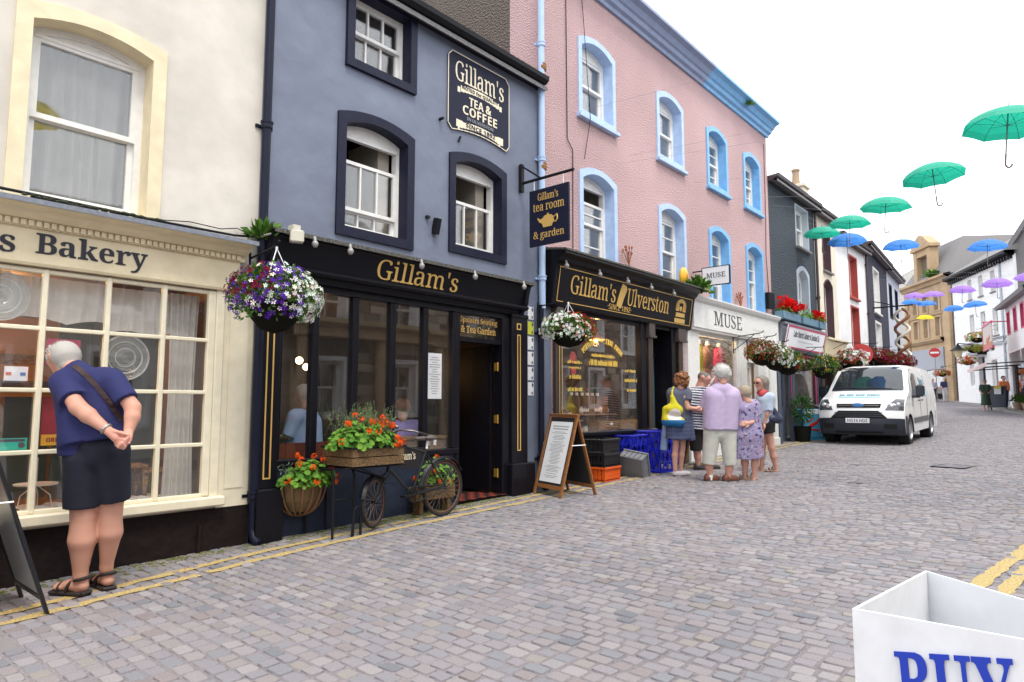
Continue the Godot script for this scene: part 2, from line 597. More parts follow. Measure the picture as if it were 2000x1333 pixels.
	for i in 1500:
		var mx := rng.randf_range(1.2, 8.0)
		var mz := -6.17 + absf(rng.randfn(0.0, 0.13))
		if rng.randf() < 0.25:
			mx = rng.randfn(5.2, 0.45); mz = -5.98 + rng.randfn(0.0, 0.07)
		if mz > -5.6 or mz < -6.18: continue
		mg.paint(Color(0.075, 0.095, 0.018).lerp(Color(0.14, 0.13, 0.03), rng.randf()))
		var r := rng.randf_range(0.006, 0.018)
		mg.ball(Vector3(mx, gy(mx) - 0.006, mz), Vector3(r * 1.6, 0.008, r), 5, 3, Basis(Vector3.UP, rng.randf() * 6.0))
	var mo := obj("moss", mg, m("tinted"))
	tag(mo, "green moss and weeds in the sett joints along the shop walls", "moss", "", "stuff")
	# iron drain covers let into the setts
	var dg := Geo.new()
	var cc := Vector3(14.0, gy(14.0) + 0.004, -1.95)
	var db := Basis(Vector3.UP, -0.15)
	dg.box(cc, Vector3(0.62, 0.006, 0.46), db)
	var cover := thing("drain_cover", "flat rectangular iron access cover set into the grey setts", "drain cover", cc)
	obj("plate", dg, m("cover_iron", Color(0.17, 0.15, 0.18), 0.6, {"tex": texs.grain, "ts": 2.0, "metal": 0.3}), cover)
	var fg := Geo.new()
	for s in [-1.0, 1.0]:
		fg.box(cc + db * Vector3(0.325 * s, 0, 0), Vector3(0.03, 0.012, 0.52), db)
		fg.box(cc + db * Vector3(0, 0, 0.245 * s), Vector3(0.62, 0.012, 0.03), db)
	obj("frame", fg, m("iron"), cover)
	for p in [[10.9, -2.75, 0.10], [13.4, -3.35, 0.12]]:
		var hg := Geo.new()
		hg.lathe(Vector3(p[0], gy(p[0]) - 0.004, p[1]), [Vector2(p[2], 0), Vector2(p[2], 0.010), Vector2(p[2] * 0.9, 0.012), Vector2(0, 0.009)], 16)
		var h := obj("stopcock_cover", hg, m("cover_iron"))
		tag(h, "small round iron stopcock cover let into the open street", "cover", "round covers in the street")
# ---------------------------------------------------------------- building kit: local x along the wall, y up, z out of the wall
var TL := Transform3D(Basis.IDENTITY, Vector3(0, 0, FACE))

func geo(t: Transform3D) -> Geo:
	return Geo.new().at(t)

func arc_y(h: Dictionary, x: float) -> float:
	var q: float = 2.0 * (x - (h.x0 + h.x1) / 2.0) / (h.x1 - h.x0)
	return h.y1 - h.get("rise", 0.0) * q * q

func wall(parent: Node3D, called: String, t: Transform3D, x0: float, x1: float, y0: float, y1: float, holes: Array, mt: Material) -> MeshInstance3D:
	var g := geo(t)
	var xs := [x0, x1]
	var ys := [y0, y1]
	for h in holes:
		for v in [h.x0, h.x1]:
			if v > x0 and v < x1 and not xs.has(v): xs.append(v)
		for v in [h.y0, h.y1]:
			if v > y0 and v < y1 and not ys.has(v): ys.append(v)
	xs.sort(); ys.sort()
	for i in xs.size() - 1:
		for j in ys.size() - 1:
			var c := Vector2((xs[i] + xs[i + 1]) / 2, (ys[j] + ys[j + 1]) / 2)
			var open := false
			for h in holes:
				if c.x > h.x0 and c.x < h.x1 and c.y > h.y0 and c.y < h.y1: open = true
			if not open:
				g.quad(Vector3(xs[i], ys[j], 0), Vector3(xs[i + 1], ys[j], 0), Vector3(xs[i + 1], ys[j + 1], 0), Vector3(xs[i], ys[j + 1], 0))
	for h in holes:
		if h.get("rise", 0.0) > 0.0:
			for k in 10:
				var a: float = lerpf(h.x0, h.x1, k / 10.0); var b: float = lerpf(h.x0, h.x1, (k + 1) / 10.0)
				g.quad(Vector3(a, arc_y(h, a), 0), Vector3(b, arc_y(h, b), 0), Vector3(b, h.y1, 0), Vector3(a, h.y1, 0))
		if not h.get("band", 0.0):
			reveal(g, h, h.get("deep", 0.16), 0.0)
	return obj(called, g, mt, parent)

func reveal(g: Geo, h: Dictionary, deep: float, front: float) -> void:
	var pts := outline(h, 0.0)
	for i in pts.size():
		var a: Vector2 = pts[i]; var b: Vector2 = pts[(i + 1) % pts.size()]
		g.quad(Vector3(a.x, a.y, -deep), Vector3(b.x, b.y, -deep), Vector3(b.x, b.y, front), Vector3(a.x, a.y, front))

func outline(h: Dictionary, grow: float) -> Array:      # anticlockwise, bottom left first
	var p := [Vector2(h.x0 - grow, h.y0 - grow), Vector2(h.x1 + grow, h.y0 - grow)]
	if h.get("rise", 0.0) > 0.0:
		for k in range(10, -1, -1):
			var x: float = lerpf(h.x0, h.x1, k / 10.0)
			p.append(Vector2(lerpf(h.x0 - grow, h.x1 + grow, k / 10.0), arc_y(h, x) + grow))
	else:
		p.append(Vector2(h.x1 + grow, h.y1 + grow)); p.append(Vector2(h.x0 - grow, h.y1 + grow))
	return p

# an opening with a painted surround, a box frame, sashes with bars, and each pane by itself
func sash_window(parent: Node3D, t: Transform3D, h: Dictionary) -> Node3D:
	var g := geo(t)
	var fm: Material = h.get("frame", m("white_paint"))
	var zf: float = -h.get("deep", 0.12)
	var fw: float = h.get("fw", 0.05)
	var ins := outline(h, -fw)
	var out := outline(h, 0.0)
	for i in out.size():
		var j := (i + 1) % out.size()
		var o0: Vector2 = out[i]; var o1: Vector2 = out[j]; var i0: Vector2 = ins[i]; var i1: Vector2 = ins[j]
		g.quad(Vector3(o0.x, o0.y, zf), Vector3(o1.x, o1.y, zf), Vector3(i1.x, i1.y, zf), Vector3(i0.x, i0.y, zf))
		g.quad(Vector3(i0.x, i0.y, zf), Vector3(i1.x, i1.y, zf), Vector3(i1.x, i1.y, zf - 0.09), Vector3(i0.x, i0.y, zf - 0.09))
	var top: float = h.get("head", h.y1 - h.get("rise", 0.0) - fw)
	if top < h.y1 - fw - 0.01:                          # the boarded head under a curved arch
		var n := 10
		for k in n:
			var a: float = lerpf(h.x0 + fw, h.x1 - fw, float(k) / n); var b: float = lerpf(h.x0 + fw, h.x1 - fw, float(k + 1) / n)
			g.quad(Vector3(a, top, zf - 0.012), Vector3(b, top, zf - 0.012), Vector3(b, arc_y(h, b) - fw + 0.01, zf - 0.012), Vector3(a, arc_y(h, a) - fw + 0.01, zf - 0.012))
		g.bx(h.x0 + fw, h.x1 - fw, top - 0.015, top + 0.012, zf - 0.05, zf + 0.008)
	var win := obj("window", g, fm, parent)
	if h.get("band", 0.0):
		var s := geo(t)
		var pr: float = h.get("proud", 0.018)
		var po := outline(h, h.band)
		for i in out.size():
			var j := (i + 1) % out.size()
			var o0: Vector2 = po[i]; var o1: Vector2 = po[j]; var i0: Vector2 = out[i]; var i1: Vector2 = out[j]
			s.quad(Vector3(o0.x, o0.y, pr), Vector3(o1.x, o1.y, pr), Vector3(i1.x, i1.y, pr), Vector3(i0.x, i0.y, pr))
			s.quad(Vector3(o0.x, o0.y, -0.01), Vector3(o1.x, o1.y, -0.01), Vector3(o1.x, o1.y, pr), Vector3(o0.x, o0.y, pr))
		reveal(s, h, -zf + 0.0, pr)
		obj("surround", s, h.band_mat, win)
	if h.has("sill"):
		var s := geo(t)
		s.bx(h.x0 - h.get("band", 0.06) - 0.04, h.x1 + h.get("band", 0.06) + 0.04, h.y0 - h.get("band", 0.0) - 0.07, h.y0 - h.get("band", 0.0), -0.1, 0.09, 0.008)
		obj("sill", s, h.sill, win)
	for sa in h.get("sashes", []):
		pane_grid(win, t, "sash", h.x0 + fw, h.x1 - fw, sa[0], sa[1], sa[2], sa[3], zf - (sa[4] if sa.size() > 4 else 0.02), fm, h.get("bar", 0.022), h.get("rail", 0.045))
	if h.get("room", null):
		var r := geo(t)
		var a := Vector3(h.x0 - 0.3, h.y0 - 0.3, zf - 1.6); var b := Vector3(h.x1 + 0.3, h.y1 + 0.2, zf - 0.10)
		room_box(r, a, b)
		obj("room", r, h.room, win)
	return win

func room_box(r: Geo, a: Vector3, b: Vector3) -> void:    # five inner faces, open to the street (z = b.z)
	r.quad(Vector3(a.x, a.y, a.z), Vector3(b.x, a.y, a.z), Vector3(b.x, b.y, a.z), Vector3(a.x, b.y, a.z))
	r.quad(Vector3(a.x, a.y, b.z), Vector3(a.x, a.y, a.z), Vector3(a.x, b.y, a.z), Vector3(a.x, b.y, b.z))
	r.quad(Vector3(b.x, a.y, a.z), Vector3(b.x, a.y, b.z), Vector3(b.x, b.y, b.z), Vector3(b.x, b.y, a.z))
	r.quad(Vector3(a.x, a.y, b.z), Vector3(b.x, a.y, b.z), Vector3(b.x, a.y, a.z), Vector3(a.x, a.y, a.z))
	r.quad(Vector3(a.x, b.y, a.z), Vector3(b.x, b.y, a.z), Vector3(b.x, b.y, b.z), Vector3(a.x, b.y, b.z))

func pane_grid(parent: Node3D, t: Transform3D, called: String, x0: float, x1: float, y0: float, y1: float, cols: int, rows: int, z: float, fm: Material, bar := 0.022, rail := 0.045) -> void:
	var g := geo(t)
	g.bx(x0, x0 + rail, y0, y1, z - 0.018, z + 0.018)
	g.bx(x1 - rail, x1, y0, y1, z - 0.018, z + 0.018)
	g.bx(x0 + rail, x1 - rail, y0, y0 + rail, z - 0.019, z + 0.019)
	g.bx(x0 + rail, x1 - rail, y1 - rail, y1, z - 0.019, z + 0.019)
	var w := (x1 - x0 - 2 * rail) / cols
	var hh := (y1 - y0 - 2 * rail) / rows
	for c in range(1, cols):
		var x := x0 + rail + w * c
		g.bx(x - bar / 2, x + bar / 2, y0 + rail, y1 - rail, z - 0.014, z + 0.014)
	for r in range(1, rows):
		var y := y0 + rail + hh * r
		for c in cols:
			g.bx(x0 + rail + w * c + (bar / 2 if c else 0.0), x0 + rail + w * (c + 1) - (bar / 2 if c < cols - 1 else 0.0), y - bar / 2, y + bar / 2, z - 0.013, z + 0.013)
	obj(called, g, fm, parent)
	for c in cols:
		for r in rows:
			pane(parent, t, x0 + rail + w * c, x0 + rail + w * (c + 1), y0 + rail + hh * r, y0 + rail + hh * (r + 1), z)

func pane(parent: Node3D, t: Transform3D, x0: float, x1: float, y0: float, y1: float, z: float, mt: Material = null) -> MeshInstance3D:
	var g := geo(t)
	var e := 0.0018
	var a := Vector3(x0, y0, z + rng.randf_range(-e, e)); var b := Vector3(x1, y0, z + rng.randf_range(-e, e))
	var d := Vector3(x1, y1, z + rng.randf_range(-e, e)); var f := Vector3(x0, y1, z + rng.randf_range(-e, e))
	g.quad(a, b, d, f)
	for dz in [0.004, 0.012, 0.016]:                    # the other faces of the sealed double pane
		var bk := Vector3(0, 0, -dz)
		g.quad(b + bk, a + bk, f + bk, d + bk)
	return obj("pane", g, mt if mt else m("glass"), parent)

func sweep_x(g: Geo, prof: Array, x0: float, x1: float) -> void:     # a moulding: profile (z, y) pulled along x, with ends
	for i in prof.size() - 1:
		var p: Vector2 = prof[i]; var q: Vector2 = prof[i + 1]
		g.quad(Vector3(x0, p.y, p.x), Vector3(x1, p.y, p.x), Vector3(x1, q.y, q.x), Vector3(x0, q.y, q.x))
	var poly := PackedVector2Array()
	for p in prof: poly.append(p)
	var ix := Geometry2D.triangulate_polygon(poly)
	for i in range(0, ix.size(), 3):
		for x in [x0, x1]:
			g.tri(Vector3(x, poly[ix[i]].y, poly[ix[i]].x), Vector3(x, poly[ix[i + 1]].y, poly[ix[i + 1]].x), Vector3(x, poly[ix[i + 2]].y, poly[ix[i + 2]].x), Vector3.RIGHT if x == x1 else Vector3.LEFT, Vector3.RIGHT if x == x1 else Vector3.LEFT, Vector3.RIGHT if x == x1 else Vector3.LEFT)

func shell(parent: Node3D, t: Transform3D, x0: float, x1: float, y0: float, eave: float, deep: float, rise: float, wm: Material, roof_m: Material, over := 0.25) -> void:
	# side walls and back wall with gables, and a pitched slate roof
	var g := geo(t)
	for s in [[x0, -1.0], [x1, 1.0]]:
		var poly := [Vector3(s[0], y0, 0), Vector3(s[0], y0, -deep), Vector3(s[0], eave, -deep), Vector3(s[0], eave + rise, -deep / 2), Vector3(s[0], eave, 0)]
		for k in range(1, 4):
			if s[1] > 0: g.tri(poly[0], poly[k], poly[k + 1])
			else: g.tri(poly[0], poly[k + 1], poly[k])
	g.quad(Vector3(x1, y0, -deep), Vector3(x0, y0, -deep), Vector3(x0, eave, -deep), Vector3(x1, eave, -deep))
	obj("side_walls", g, wm, parent)
	var r := geo(t)
	var sl := rise / (deep / 2)
	for k in 2:
		var za := over if k == 0 else -deep - over
		var ya := eave - over * sl + 0.06
		var a := Vector3(x0, ya, za); var b := Vector3(x1, ya, za); var c := Vector3(x1, eave + rise + 0.06, -deep / 2); var d := Vector3(x0, eave + rise + 0.06, -deep / 2)
		if k == 0:
			r.quad(a, b, c, d)
		else:
			r.quad(b, a, d, c)
		var dn := Vector3(0, 0.06, 0)
		r.quad(a - dn, b - dn, b, a)
		r.quad(a - dn, d - dn, c - dn, b - dn)
	obj("roof", r, roof_m, parent)

func chimney(parent: Node3D, t: Transform3D, x: float, y: float, z: float, w: float, h: float, pots: int, mt: Material) -> void:
	var g := geo(t)
	g.bx(x - w / 2, x + w / 2, y, y + h, z - 0.3, z + 0.3, 0.01)
	g.bx(x - w / 2 - 0.06, x + w / 2 + 0.06, y + h, y + h + 0.1, z - 0.36, z + 0.36, 0.01)
	var c := obj("chimney", g, mt, parent)
	for i in pots:
		var p := geo(t)
		p.lathe(Vector3(x + (i - (pots - 1) / 2.0) * w / maxf(pots, 1), y + h + 0.1, z), [Vector2(0.14, 0), Vector2(0.12, 0.3), Vector2(0.11, 0.5), Vector2(0.14, 0.52), Vector2(0.14, 0.58), Vector2(0.09, 0.58), Vector2(0.09, 0.3)], 12)
		obj("chimney_pot", p, m("terracotta", Color(0.42, 0.30, 0.20), 0.9, {"tex": texs.blot, "ts": 1.0}), c)

func gold_frame(parent: Node3D, t: Transform3D, x0: float, x1: float, y0: float, y1: float, z: float, w := 0.014) -> void:
	var g := geo(t)
	g.bx(x0, x0 + w, y0, y1, z, z + 0.006)
	g.bx(x1 - w, x1, y0, y1, z, z + 0.006)
	g.bx(x0 + w, x1 - w, y0, y0 + w, z, z + 0.006)
	g.bx(x0 + w, x1 - w, y1 - w, y1, z, z + 0.006)
	obj("gilt_line", g, m("gold"), parent)

func wall_text(s: String, kind: String, t: Transform3D, x0: float, x1: float, y0: float, y1: float, z: float, mt: Material, parent: Node3D, tilt := 0.0, called := "lettering") -> MeshInstance3D:
	var o := t * Vector3((x0 + x1) / 2, (y0 + y1) / 2, z)
	return text(s, kind, o, x1 - x0, y1 - y0, mt, parent, called, t.basis.x, t.basis.y.rotated(t.basis.x, -tilt))

func drainpipe(called: String, label: String, x: float, y0: float, y1: float, mt: Material, z := 0.06, r := 0.04, foot := true) -> Node3D:
	var o := thing(called, label, "drainpipe", Vector3(x, y0, FACE + z))
	var g := geo(TL)
	g.tube([Vector3(x, y0 + (0.1 if foot else 0.0), z), Vector3(x, y1, z)], r, 12)
	if foot: g.tube([Vector3(x, y0 + 0.13, z), Vector3(x, y0 + 0.06, z + 0.03), Vector3(x, y0 + 0.01, z + 0.11)], r, 10)
	obj("pipe", g, mt, o)
	var y := y0 + 0.42
	while y < y1:
		var c := geo(TL)
		c.lathe(Vector3(x, y, z), [Vector2(r, 0), Vector2(r + 0.014, 0.005), Vector2(r + 0.014, 0.05), Vector2(r + 0.02, 0.055), Vector2(r + 0.02, 0.075), Vector2(r, 0.08)], 12)
		c.bx(x - 0.09, x + 0.09, y + 0.015, y + 0.045, 0.002, 0.022)
		obj("collar", c, mt, o)
		y += 1.83
	return o

func wavy_cloth(g: Geo, x0: float, x1: float, y0: float, y1: float, z: float, amp: float, waves: float, hem := 0.0, gather := 0.0) -> void:
	var n := int(waves * 8)
	var rows := 6
	var pt := func(i: int, j: int) -> Vector3:
		var f := float(i) / n; var v := float(j) / rows
		var xm := (x0 + x1) / 2
		var x := lerpf(x0, x1, f)
		x = xm + (x - xm) * (1.0 - gather * sin(v * PI))
		var y := lerpf(y0 + hem * absf(sin(f * waves * 0.8)), y1, v)
		return Vector3(x, y, z + amp * sin(f * waves * TAU + 0.6 * sin(v * 3.0 + f * 9.0)) * (1.0 - 0.3 * v))
	for i in n:
		for j in rows:
			g.quad(pt.call(i, j), pt.call(i + 1, j), pt.call(i + 1, j + 1), pt.call(i, j + 1))

func glow(l: Node3D, c: Color, e: float, size: float, at: Vector3) -> void:      # the light of a lamp that is on
	var om := OmniLight3D.new()
	om.name = "glow"
	om.light_color = c
	om.light_energy = e
	om.light_size = size
	om.omni_range = 8.0
	om.omni_attenuation = 2.0
	om.shadow_enabled = true
	l.add_child(om)
	om.position = at
# ---------------------------------------------------------------- the cream bakery
func bakery() -> void:
	var b := thing("bakery_building", "cream rendered house with a small-paned bakery shop window", "building", Vector3(0.5, 0, FACE))
	var up := {"x0": 1.32, "x1": 2.22, "y0": 3.02, "y1": 4.53, "rise": 0.09, "band": 0.115, "band_mat": m("cream_trim"), "proud": 0.025, "deep": 0.17, "fw": 0.055, "head": 4.40, "bar": 0.02,
		"sashes": [[3.71, 4.40, 1, 1, 0.02], [3.06, 3.75, 1, 1, 0.06]], "room": m("room_dark")}
	var up2 := up.duplicate()
	up2.x0 = -1.5; up2.x1 = -0.6
	var shop := {"x0": -2.2, "x1": 2.84, "y0": 0.54, "y1": 2.44, "deep": 0.05}
	wall(b, "wall", TL, -2.6, 3.27, 0.42, 7.2, [up, up2, shop], m("cream_wall"))
	shell(b, TL, -2.6, 3.27, -0.2, 7.2, 8.0, 2.4, m("cream_wall"), m("slate"))
	var w := sash_window(b, TL, up)
	var cg := geo(TL)
	wavy_cloth(cg, 1.36, 2.2, 3.05, 4.45, -0.42, 0.035, 5.0)
	obj("curtain", cg, m("net_grey"), w)
	sash_window(b, TL, up2)
	# plinth
	var pg := geo(TL)
	pg.bx(-2.6, 3.27, -0.3, 0.43, -0.1, 0.012)
	pg.tube([Vector3(2.80, 0.04, 0.03), Vector3(2.81, 0.30, 0.03)], 0.02, 8)
	obj("plinth", pg, m("plinth_brown"), b)
	# pilaster at the party wall, peeling at the foot
	var pil := geo(TL)
	pil.bx(2.95, 3.255, 0.42, 2.47, -0.02, 0.012)
	pil.bx(3.02, 3.20, 0.60, 2.36, 0.012, 0.022)
	obj("pilaster", pil, m("cream_paint"), b)
	# fascia, dentils, cornice, lead
	var f := geo(TL)
	sweep_x(f, [Vector2(-0.02, 2.45), Vector2(0.075, 2.45), Vector2(0.085, 2.47), Vector2(0.085, 2.735), Vector2(-0.02, 2.735)], -2.6, 3.06)
	obj("fascia", f, m("cream_trim"), b)
	var cor := geo(TL)
	sweep_x(cor, [Vector2(-0.02, 2.736), Vector2(0.105, 2.736), Vector2(0.105, 2.79), Vector2(0.15, 2.795), Vector2(0.19, 2.82), Vector2(0.21, 2.85), Vector2(0.25, 2.86), Vector2(0.29, 2.875), Vector2(0.29, 2.90), Vector2(-0.02, 2.93)], -2.6, 3.10)
	var cornice := obj("cornice", cor, m("cream_trim"), b)
	var x := 3.04
	while x > 0.6:
		var d := geo(TL)
		d.bx(x - 0.034, x, 2.745, 2.788, 0.105, 0.128)
		obj("dentil", d, m("cream_trim"), cornice)
		x -= 0.05
	var le := geo(TL)
	sweep_x(le, [Vector2(-0.01, 2.931), Vector2(0.295, 2.903), Vector2(0.302, 2.875), Vector2(0.308, 2.875), Vector2(0.306, 2.915), Vector2(-0.01, 2.96)], -2.6, 3.13)
	obj("lead_flashing", le, m("lead"), b)
	var cab := geo(TL)
	cab.tube([Vector3(0.9, 3.0, 0.1), Vector3(1.4, 2.99, 0.12), Vector3(2.0, 2.985, 0.1), Vector3(2.4, 2.99, 0.06), Vector3(2.7, 3.0, 0.03), Vector3(3.0, 2.99, 0.08), Vector3(3.2, 3.02, 0.06)], 0.012, 6)
	cab.tube([Vector3(2.3, 2.99, 0.1), Vector3(2.6, 3.05, 0.02), Vector3(2.85, 3.02, 0.1), Vector3(3.05, 3.08, 0.02), Vector3(3.2, 3.0, 0.1)], 0.005, 5)
	obj("cable", cab, m("iron"), b)
	var moss := Geo.new().at(TL)
	for i in 160:
		moss.paint(Color(0.03, 0.035, 0.012))
		moss.ball(Vector3(rng.randf_range(1.3, 2.3), 2.965, rng.randf_range(0.02, 0.2)), Vector3(0.03, 0.014, 0.02) * rng.randf_range(0.5, 1.2), 5, 3)
	obj("roof_moss", moss, m("tinted"), b).set_meta("kind", "stuff")
	wall_text("Bakery", "serifbold", TL, 1.42, 2.23, 2.495, 2.715, 0.088, m("black_letter"), b)
	wall_text("s", "serifbold", TL, 1.19, 1.29, 2.525, 2.655, 0.088, m("black_letter"), b)
	# shop window: frame, bars and each pane
	var xs := [-1.72, -1.26, -0.80, -0.34, 0.12, 0.585, 1.05, 1.515, 1.965, 2.41, 2.835]
	var ys := [0.56, 1.015, 1.49, 1.97, 2.42]
	var wf := geo(TL)
	for i in xs.size():
		var hw := 0.02 if i > 0 and i < xs.size() - 1 else 0.035
		wf.bx(xs[i] - hw, xs[i] + hw, 0.55, 2.44, -0.015, 0.042, 0.008)
	for y in ys:
		wf.bx(-1.72, 2.835, y - 0.017, y + 0.017, -0.014, 0.034, 0.006)
	wf.bx(2.87, 2.95, 0.50, 2.46, -0.02, 0.05, 0.008)
	wf.bx(-2.2, -1.75, 0.54, 2.46, -0.02, 0.05)
	var sw := obj("shop_window", wf, m("cream_paint"), b)
	var sg := geo(TL)
	sg.bx(-2.2, 3.0, 0.46, 0.545, -0.05, 0.11, 0.012)
	obj("sill", sg, m("cream_paint"), sw)
	for i in xs.size() - 1:
		for j in ys.size() - 1:
			pane(sw, TL, xs[i] + 0.02, xs[i + 1] - 0.02, ys[j] + 0.017, ys[j + 1] - 0.017, 0.0)
	# the shop inside
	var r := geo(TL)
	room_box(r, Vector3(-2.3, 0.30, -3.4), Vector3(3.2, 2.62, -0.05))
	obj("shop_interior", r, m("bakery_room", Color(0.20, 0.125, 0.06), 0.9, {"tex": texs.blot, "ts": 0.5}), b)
	var dk := geo(TL)
	dk.bx(-2.2, 2.86, 0.42, 0.52, -0.7, -0.06)
	obj("display_ledge", dk, m("pale_wood"), b)
	var gr := geo(TL)
	gr.bx(1.95, 2.9, 0.5, 2.5, -1.25, -1.2)
	gr.bx(2.15, 2.75, 0.5, 1.55, -1.2, -0.95)
	gr.bx(1.62, 1.98, 0.5, 2.5, -1.5, -1.45)
	obj("partition", gr, m("bakery_green", Color(0.06, 0.085, 0.075), 0.7), b)
	# curtains
	var lace := geo(TL)
	wavy_cloth(lace, -1.6, 2.02, 2.03, 2.40, -0.14, 0.014, 30.0, 0.045)
	wavy_cloth(lace, 2.0, 2.56, 1.99, 2.39, -0.16, 0.014, 6.0, 0.03)
	var lo := obj("lace_valance", lace, m("curtain"))
	tag(lo, "gathered white lace valance across the top of the bakery window", "curtain")
	var cu := geo(TL)
	wavy_cloth(cu, 2.53, 2.80, 0.56, 2.40, -0.16, 0.022, 5.0, 0.0, 0.12)
	tag(obj("long_curtain", cu, m("curtain")), "long gathered white curtain at the edge of the bakery window", "curtain")
	# ceiling lights that are on
	for p in [Vector3(0.55, 2.60, -0.9), Vector3(1.05, 2.60, -1.5), Vector3(1.65, 2.60, -1.8), Vector3(0.2, 2.60, -2.2)]:
		var l := thing("ceiling_downlight", "round warm downlight glowing in the bakery ceiling", "light", TL * p, "downlights in the bakery ceiling")
		var lg := geo(TL)
		lg.lathe(p, [Vector2(0.0, -0.012), Vector2(0.06, -0.012), Vector2(0.06, 0.0)], 14)
		obj("lens", lg, m("lamp_warm"), l)
		var rim := geo(TL)
		rim.lathe(p, [Vector2(0.062, -0.016), Vector2(0.08, -0.016), Vector2(0.08, 0.0)], 14)
		obj("rim", rim, m("white_paint"), l)
		glow(l, Color(1.0, 0.72, 0.42), 0.35, 0.06, Vector3(0, -0.05, 0))
	# hanging lamp shade
	var pl := thing("pendant_lamp", "grey bell-shaped pendant lamp hanging in the bakery window", "lamp", TL * Vector3(2.02, 1.5, -0.5))
	var sh := geo(TL)
	sh.lathe(Vector3(2.02, 1.5, -0.5), [Vector2(0.15, 0), Vector2(0.135, 0.04), Vector2(0.10, 0.13), Vector2(0.05, 0.19), Vector2(0.02, 0.2)], 20)
	obj("lamp_shade", sh, m("shade_grey", Color(0.34, 0.31, 0.26), 0.5), pl)
	var cd := geo(TL)
	cd.tube([Vector3(2.02, 1.69, -0.5), Vector3(2.02, 2.62, -0.5)], 0.006, 6)
	obj("cord", cd, m("iron"), pl)
	# round pressed-glass plaques hung in the window
	for p in [[2.10, 1.78, "hung behind the middle panes beside the pendant lamp"], [1.20, 2.21, "hung at the top beside the lace valance"]]:
		var q := thing("glass_roundel", "large round ringed glass plaque " + p[2], "window ornament", TL * Vector3(p[0], p[1] - 0.19, -0.06))
		var rg := geo(TL)
		var o := Vector3(p[0] + 0.05, p[1], -0.075)
		var bs := Basis(Vector3.RIGHT, PI / 2)
		var prof := []
		for k in 15:
			prof.append(Vector2(0.195 - k * 0.0139, 0.004 + 0.009 * absf(sin(k * 1.25))))
		rg.lathe(o, prof, 28, bs)
		obj("disc", rg, m("ring_glass", Color(0.55, 0.6, 0.6), 0.08, {"alpha": 0.35}), q)
		var kg := geo(TL)
		for k in 3: kg.lathe(o, [Vector2(0.19 - k * 0.055, 0.004), Vector2(0.194 - k * 0.055, 0.012), Vector2(0.186 - k * 0.055, 0.012), Vector2(0.182 - k * 0.055, 0.004)], 28, bs)
		kg.tube([o + Vector3(0, 0.19, 0), o + Vector3(0.02, 0.30, 0)], 0.004, 5)
		obj("rings", kg, m("ring_edge", Color(0.5, 0.52, 0.52), 0.15), q)
	# posters and stickers on the glass
	poster("order_poster", "dark red poster with a white disc and a yellow ORDER strip in bakery window", 1.56, 1.86, 1.06, 1.44, -0.03, m("poster_red", Color(0.30, 0.022, 0.03), 0.5), [["disc", 1.71, 1.315, 0.062, m("paper")], ["glyph", 1.71, 1.31], ["strip", 1.565, 1.855, 1.06, 1.145, m("poster_yellow", Color(0.78, 0.42, 0.03), 0.5)], ["text", "ORDER", "sansbold", 1.60, 1.74, 1.085, 1.12, m("poster_red")]])
	poster("card_notice", "white card-payment notice with small coloured badges in bakery window", 1.30, 1.45, 1.545, 1.67, -0.02, m("paper"), [["strip", 1.31, 1.345, 1.60, 1.625, m("badge_red", Color(0.6, 0.1, 0.05), 0.5)], ["strip", 1.40, 1.435, 1.60, 1.625, m("badge_blue", Color(0.05, 0.2, 0.5), 0.5)], ["strip", 1.30, 1.45, 1.545, 1.56, m("ink")]])
	poster("hygiene_sticker", "turquoise rating sticker low in the bakery window beside the black board", 1.10, 1.475, 1.035, 1.125, -0.02, m("sticker_teal", Color(0.04, 0.48, 0.36), 0.5), [["strip", 1.115, 1.46, 1.098, 1.118, m("ink")], ["disc", 1.44, 1.07, 0.022, m("ink")]])
	poster("red_leaflet", "magenta and white folded leaflet standing behind the man's head", 1.62, 1.86, 1.70, 1.92, -0.25, m("leaflet", Color(0.55, 0.03, 0.14), 0.5), [["strip", 1.68, 1.83, 1.71, 1.84, m("paper")]])
	poster("bread_shelf_picture", "amber panel on the wall inside the bakery", 1.2, 2.2, 1.45, 2.2, -1.4, m("amber", Color(0.42, 0.19, 0.02), 0.6), [["strip", 1.25, 2.15, 1.75, 1.85, m("pale_wood")], ["strip", 1.25, 2.15, 1.5, 1.6, m("room_dark")]])
	# cake stand, cloth and wooden stools on the ledge
	var cs := thing("cake_stand", "white wire cake stand on the bakery window ledge", "cake stand", TL * Vector3(1.62, 0.52, -0.3))
	var cg2 := geo(TL)
	cg2.lathe(Vector3(1.62, 0.74, -0.3), [Vector2(0, -0.006), Vector2(0.15, -0.006), Vector2(0.155, 0.006), Vector2(0, 0.006)], 20)
	obj("plate", cg2, m("white_paint"), cs)
	var ck := geo(TL)
	ck.tube([Vector3(1.62, 0.52, -0.3), Vector3(1.62, 0.95, -0.3)], 0.007, 6)
	for k in 4:
		var a := TAU * k / 4 + 0.4
		ck.tube([Vector3(1.62, 0.74, -0.3), Vector3(1.62 + 0.1 * cos(a), 0.65, -0.3 + 0.1 * sin(a)), Vector3(1.62 + 0.12 * cos(a), 0.525, -0.3 + 0.12 * sin(a))], 0.005, 5)
	obj("stem", ck, m("white_paint"), cs)
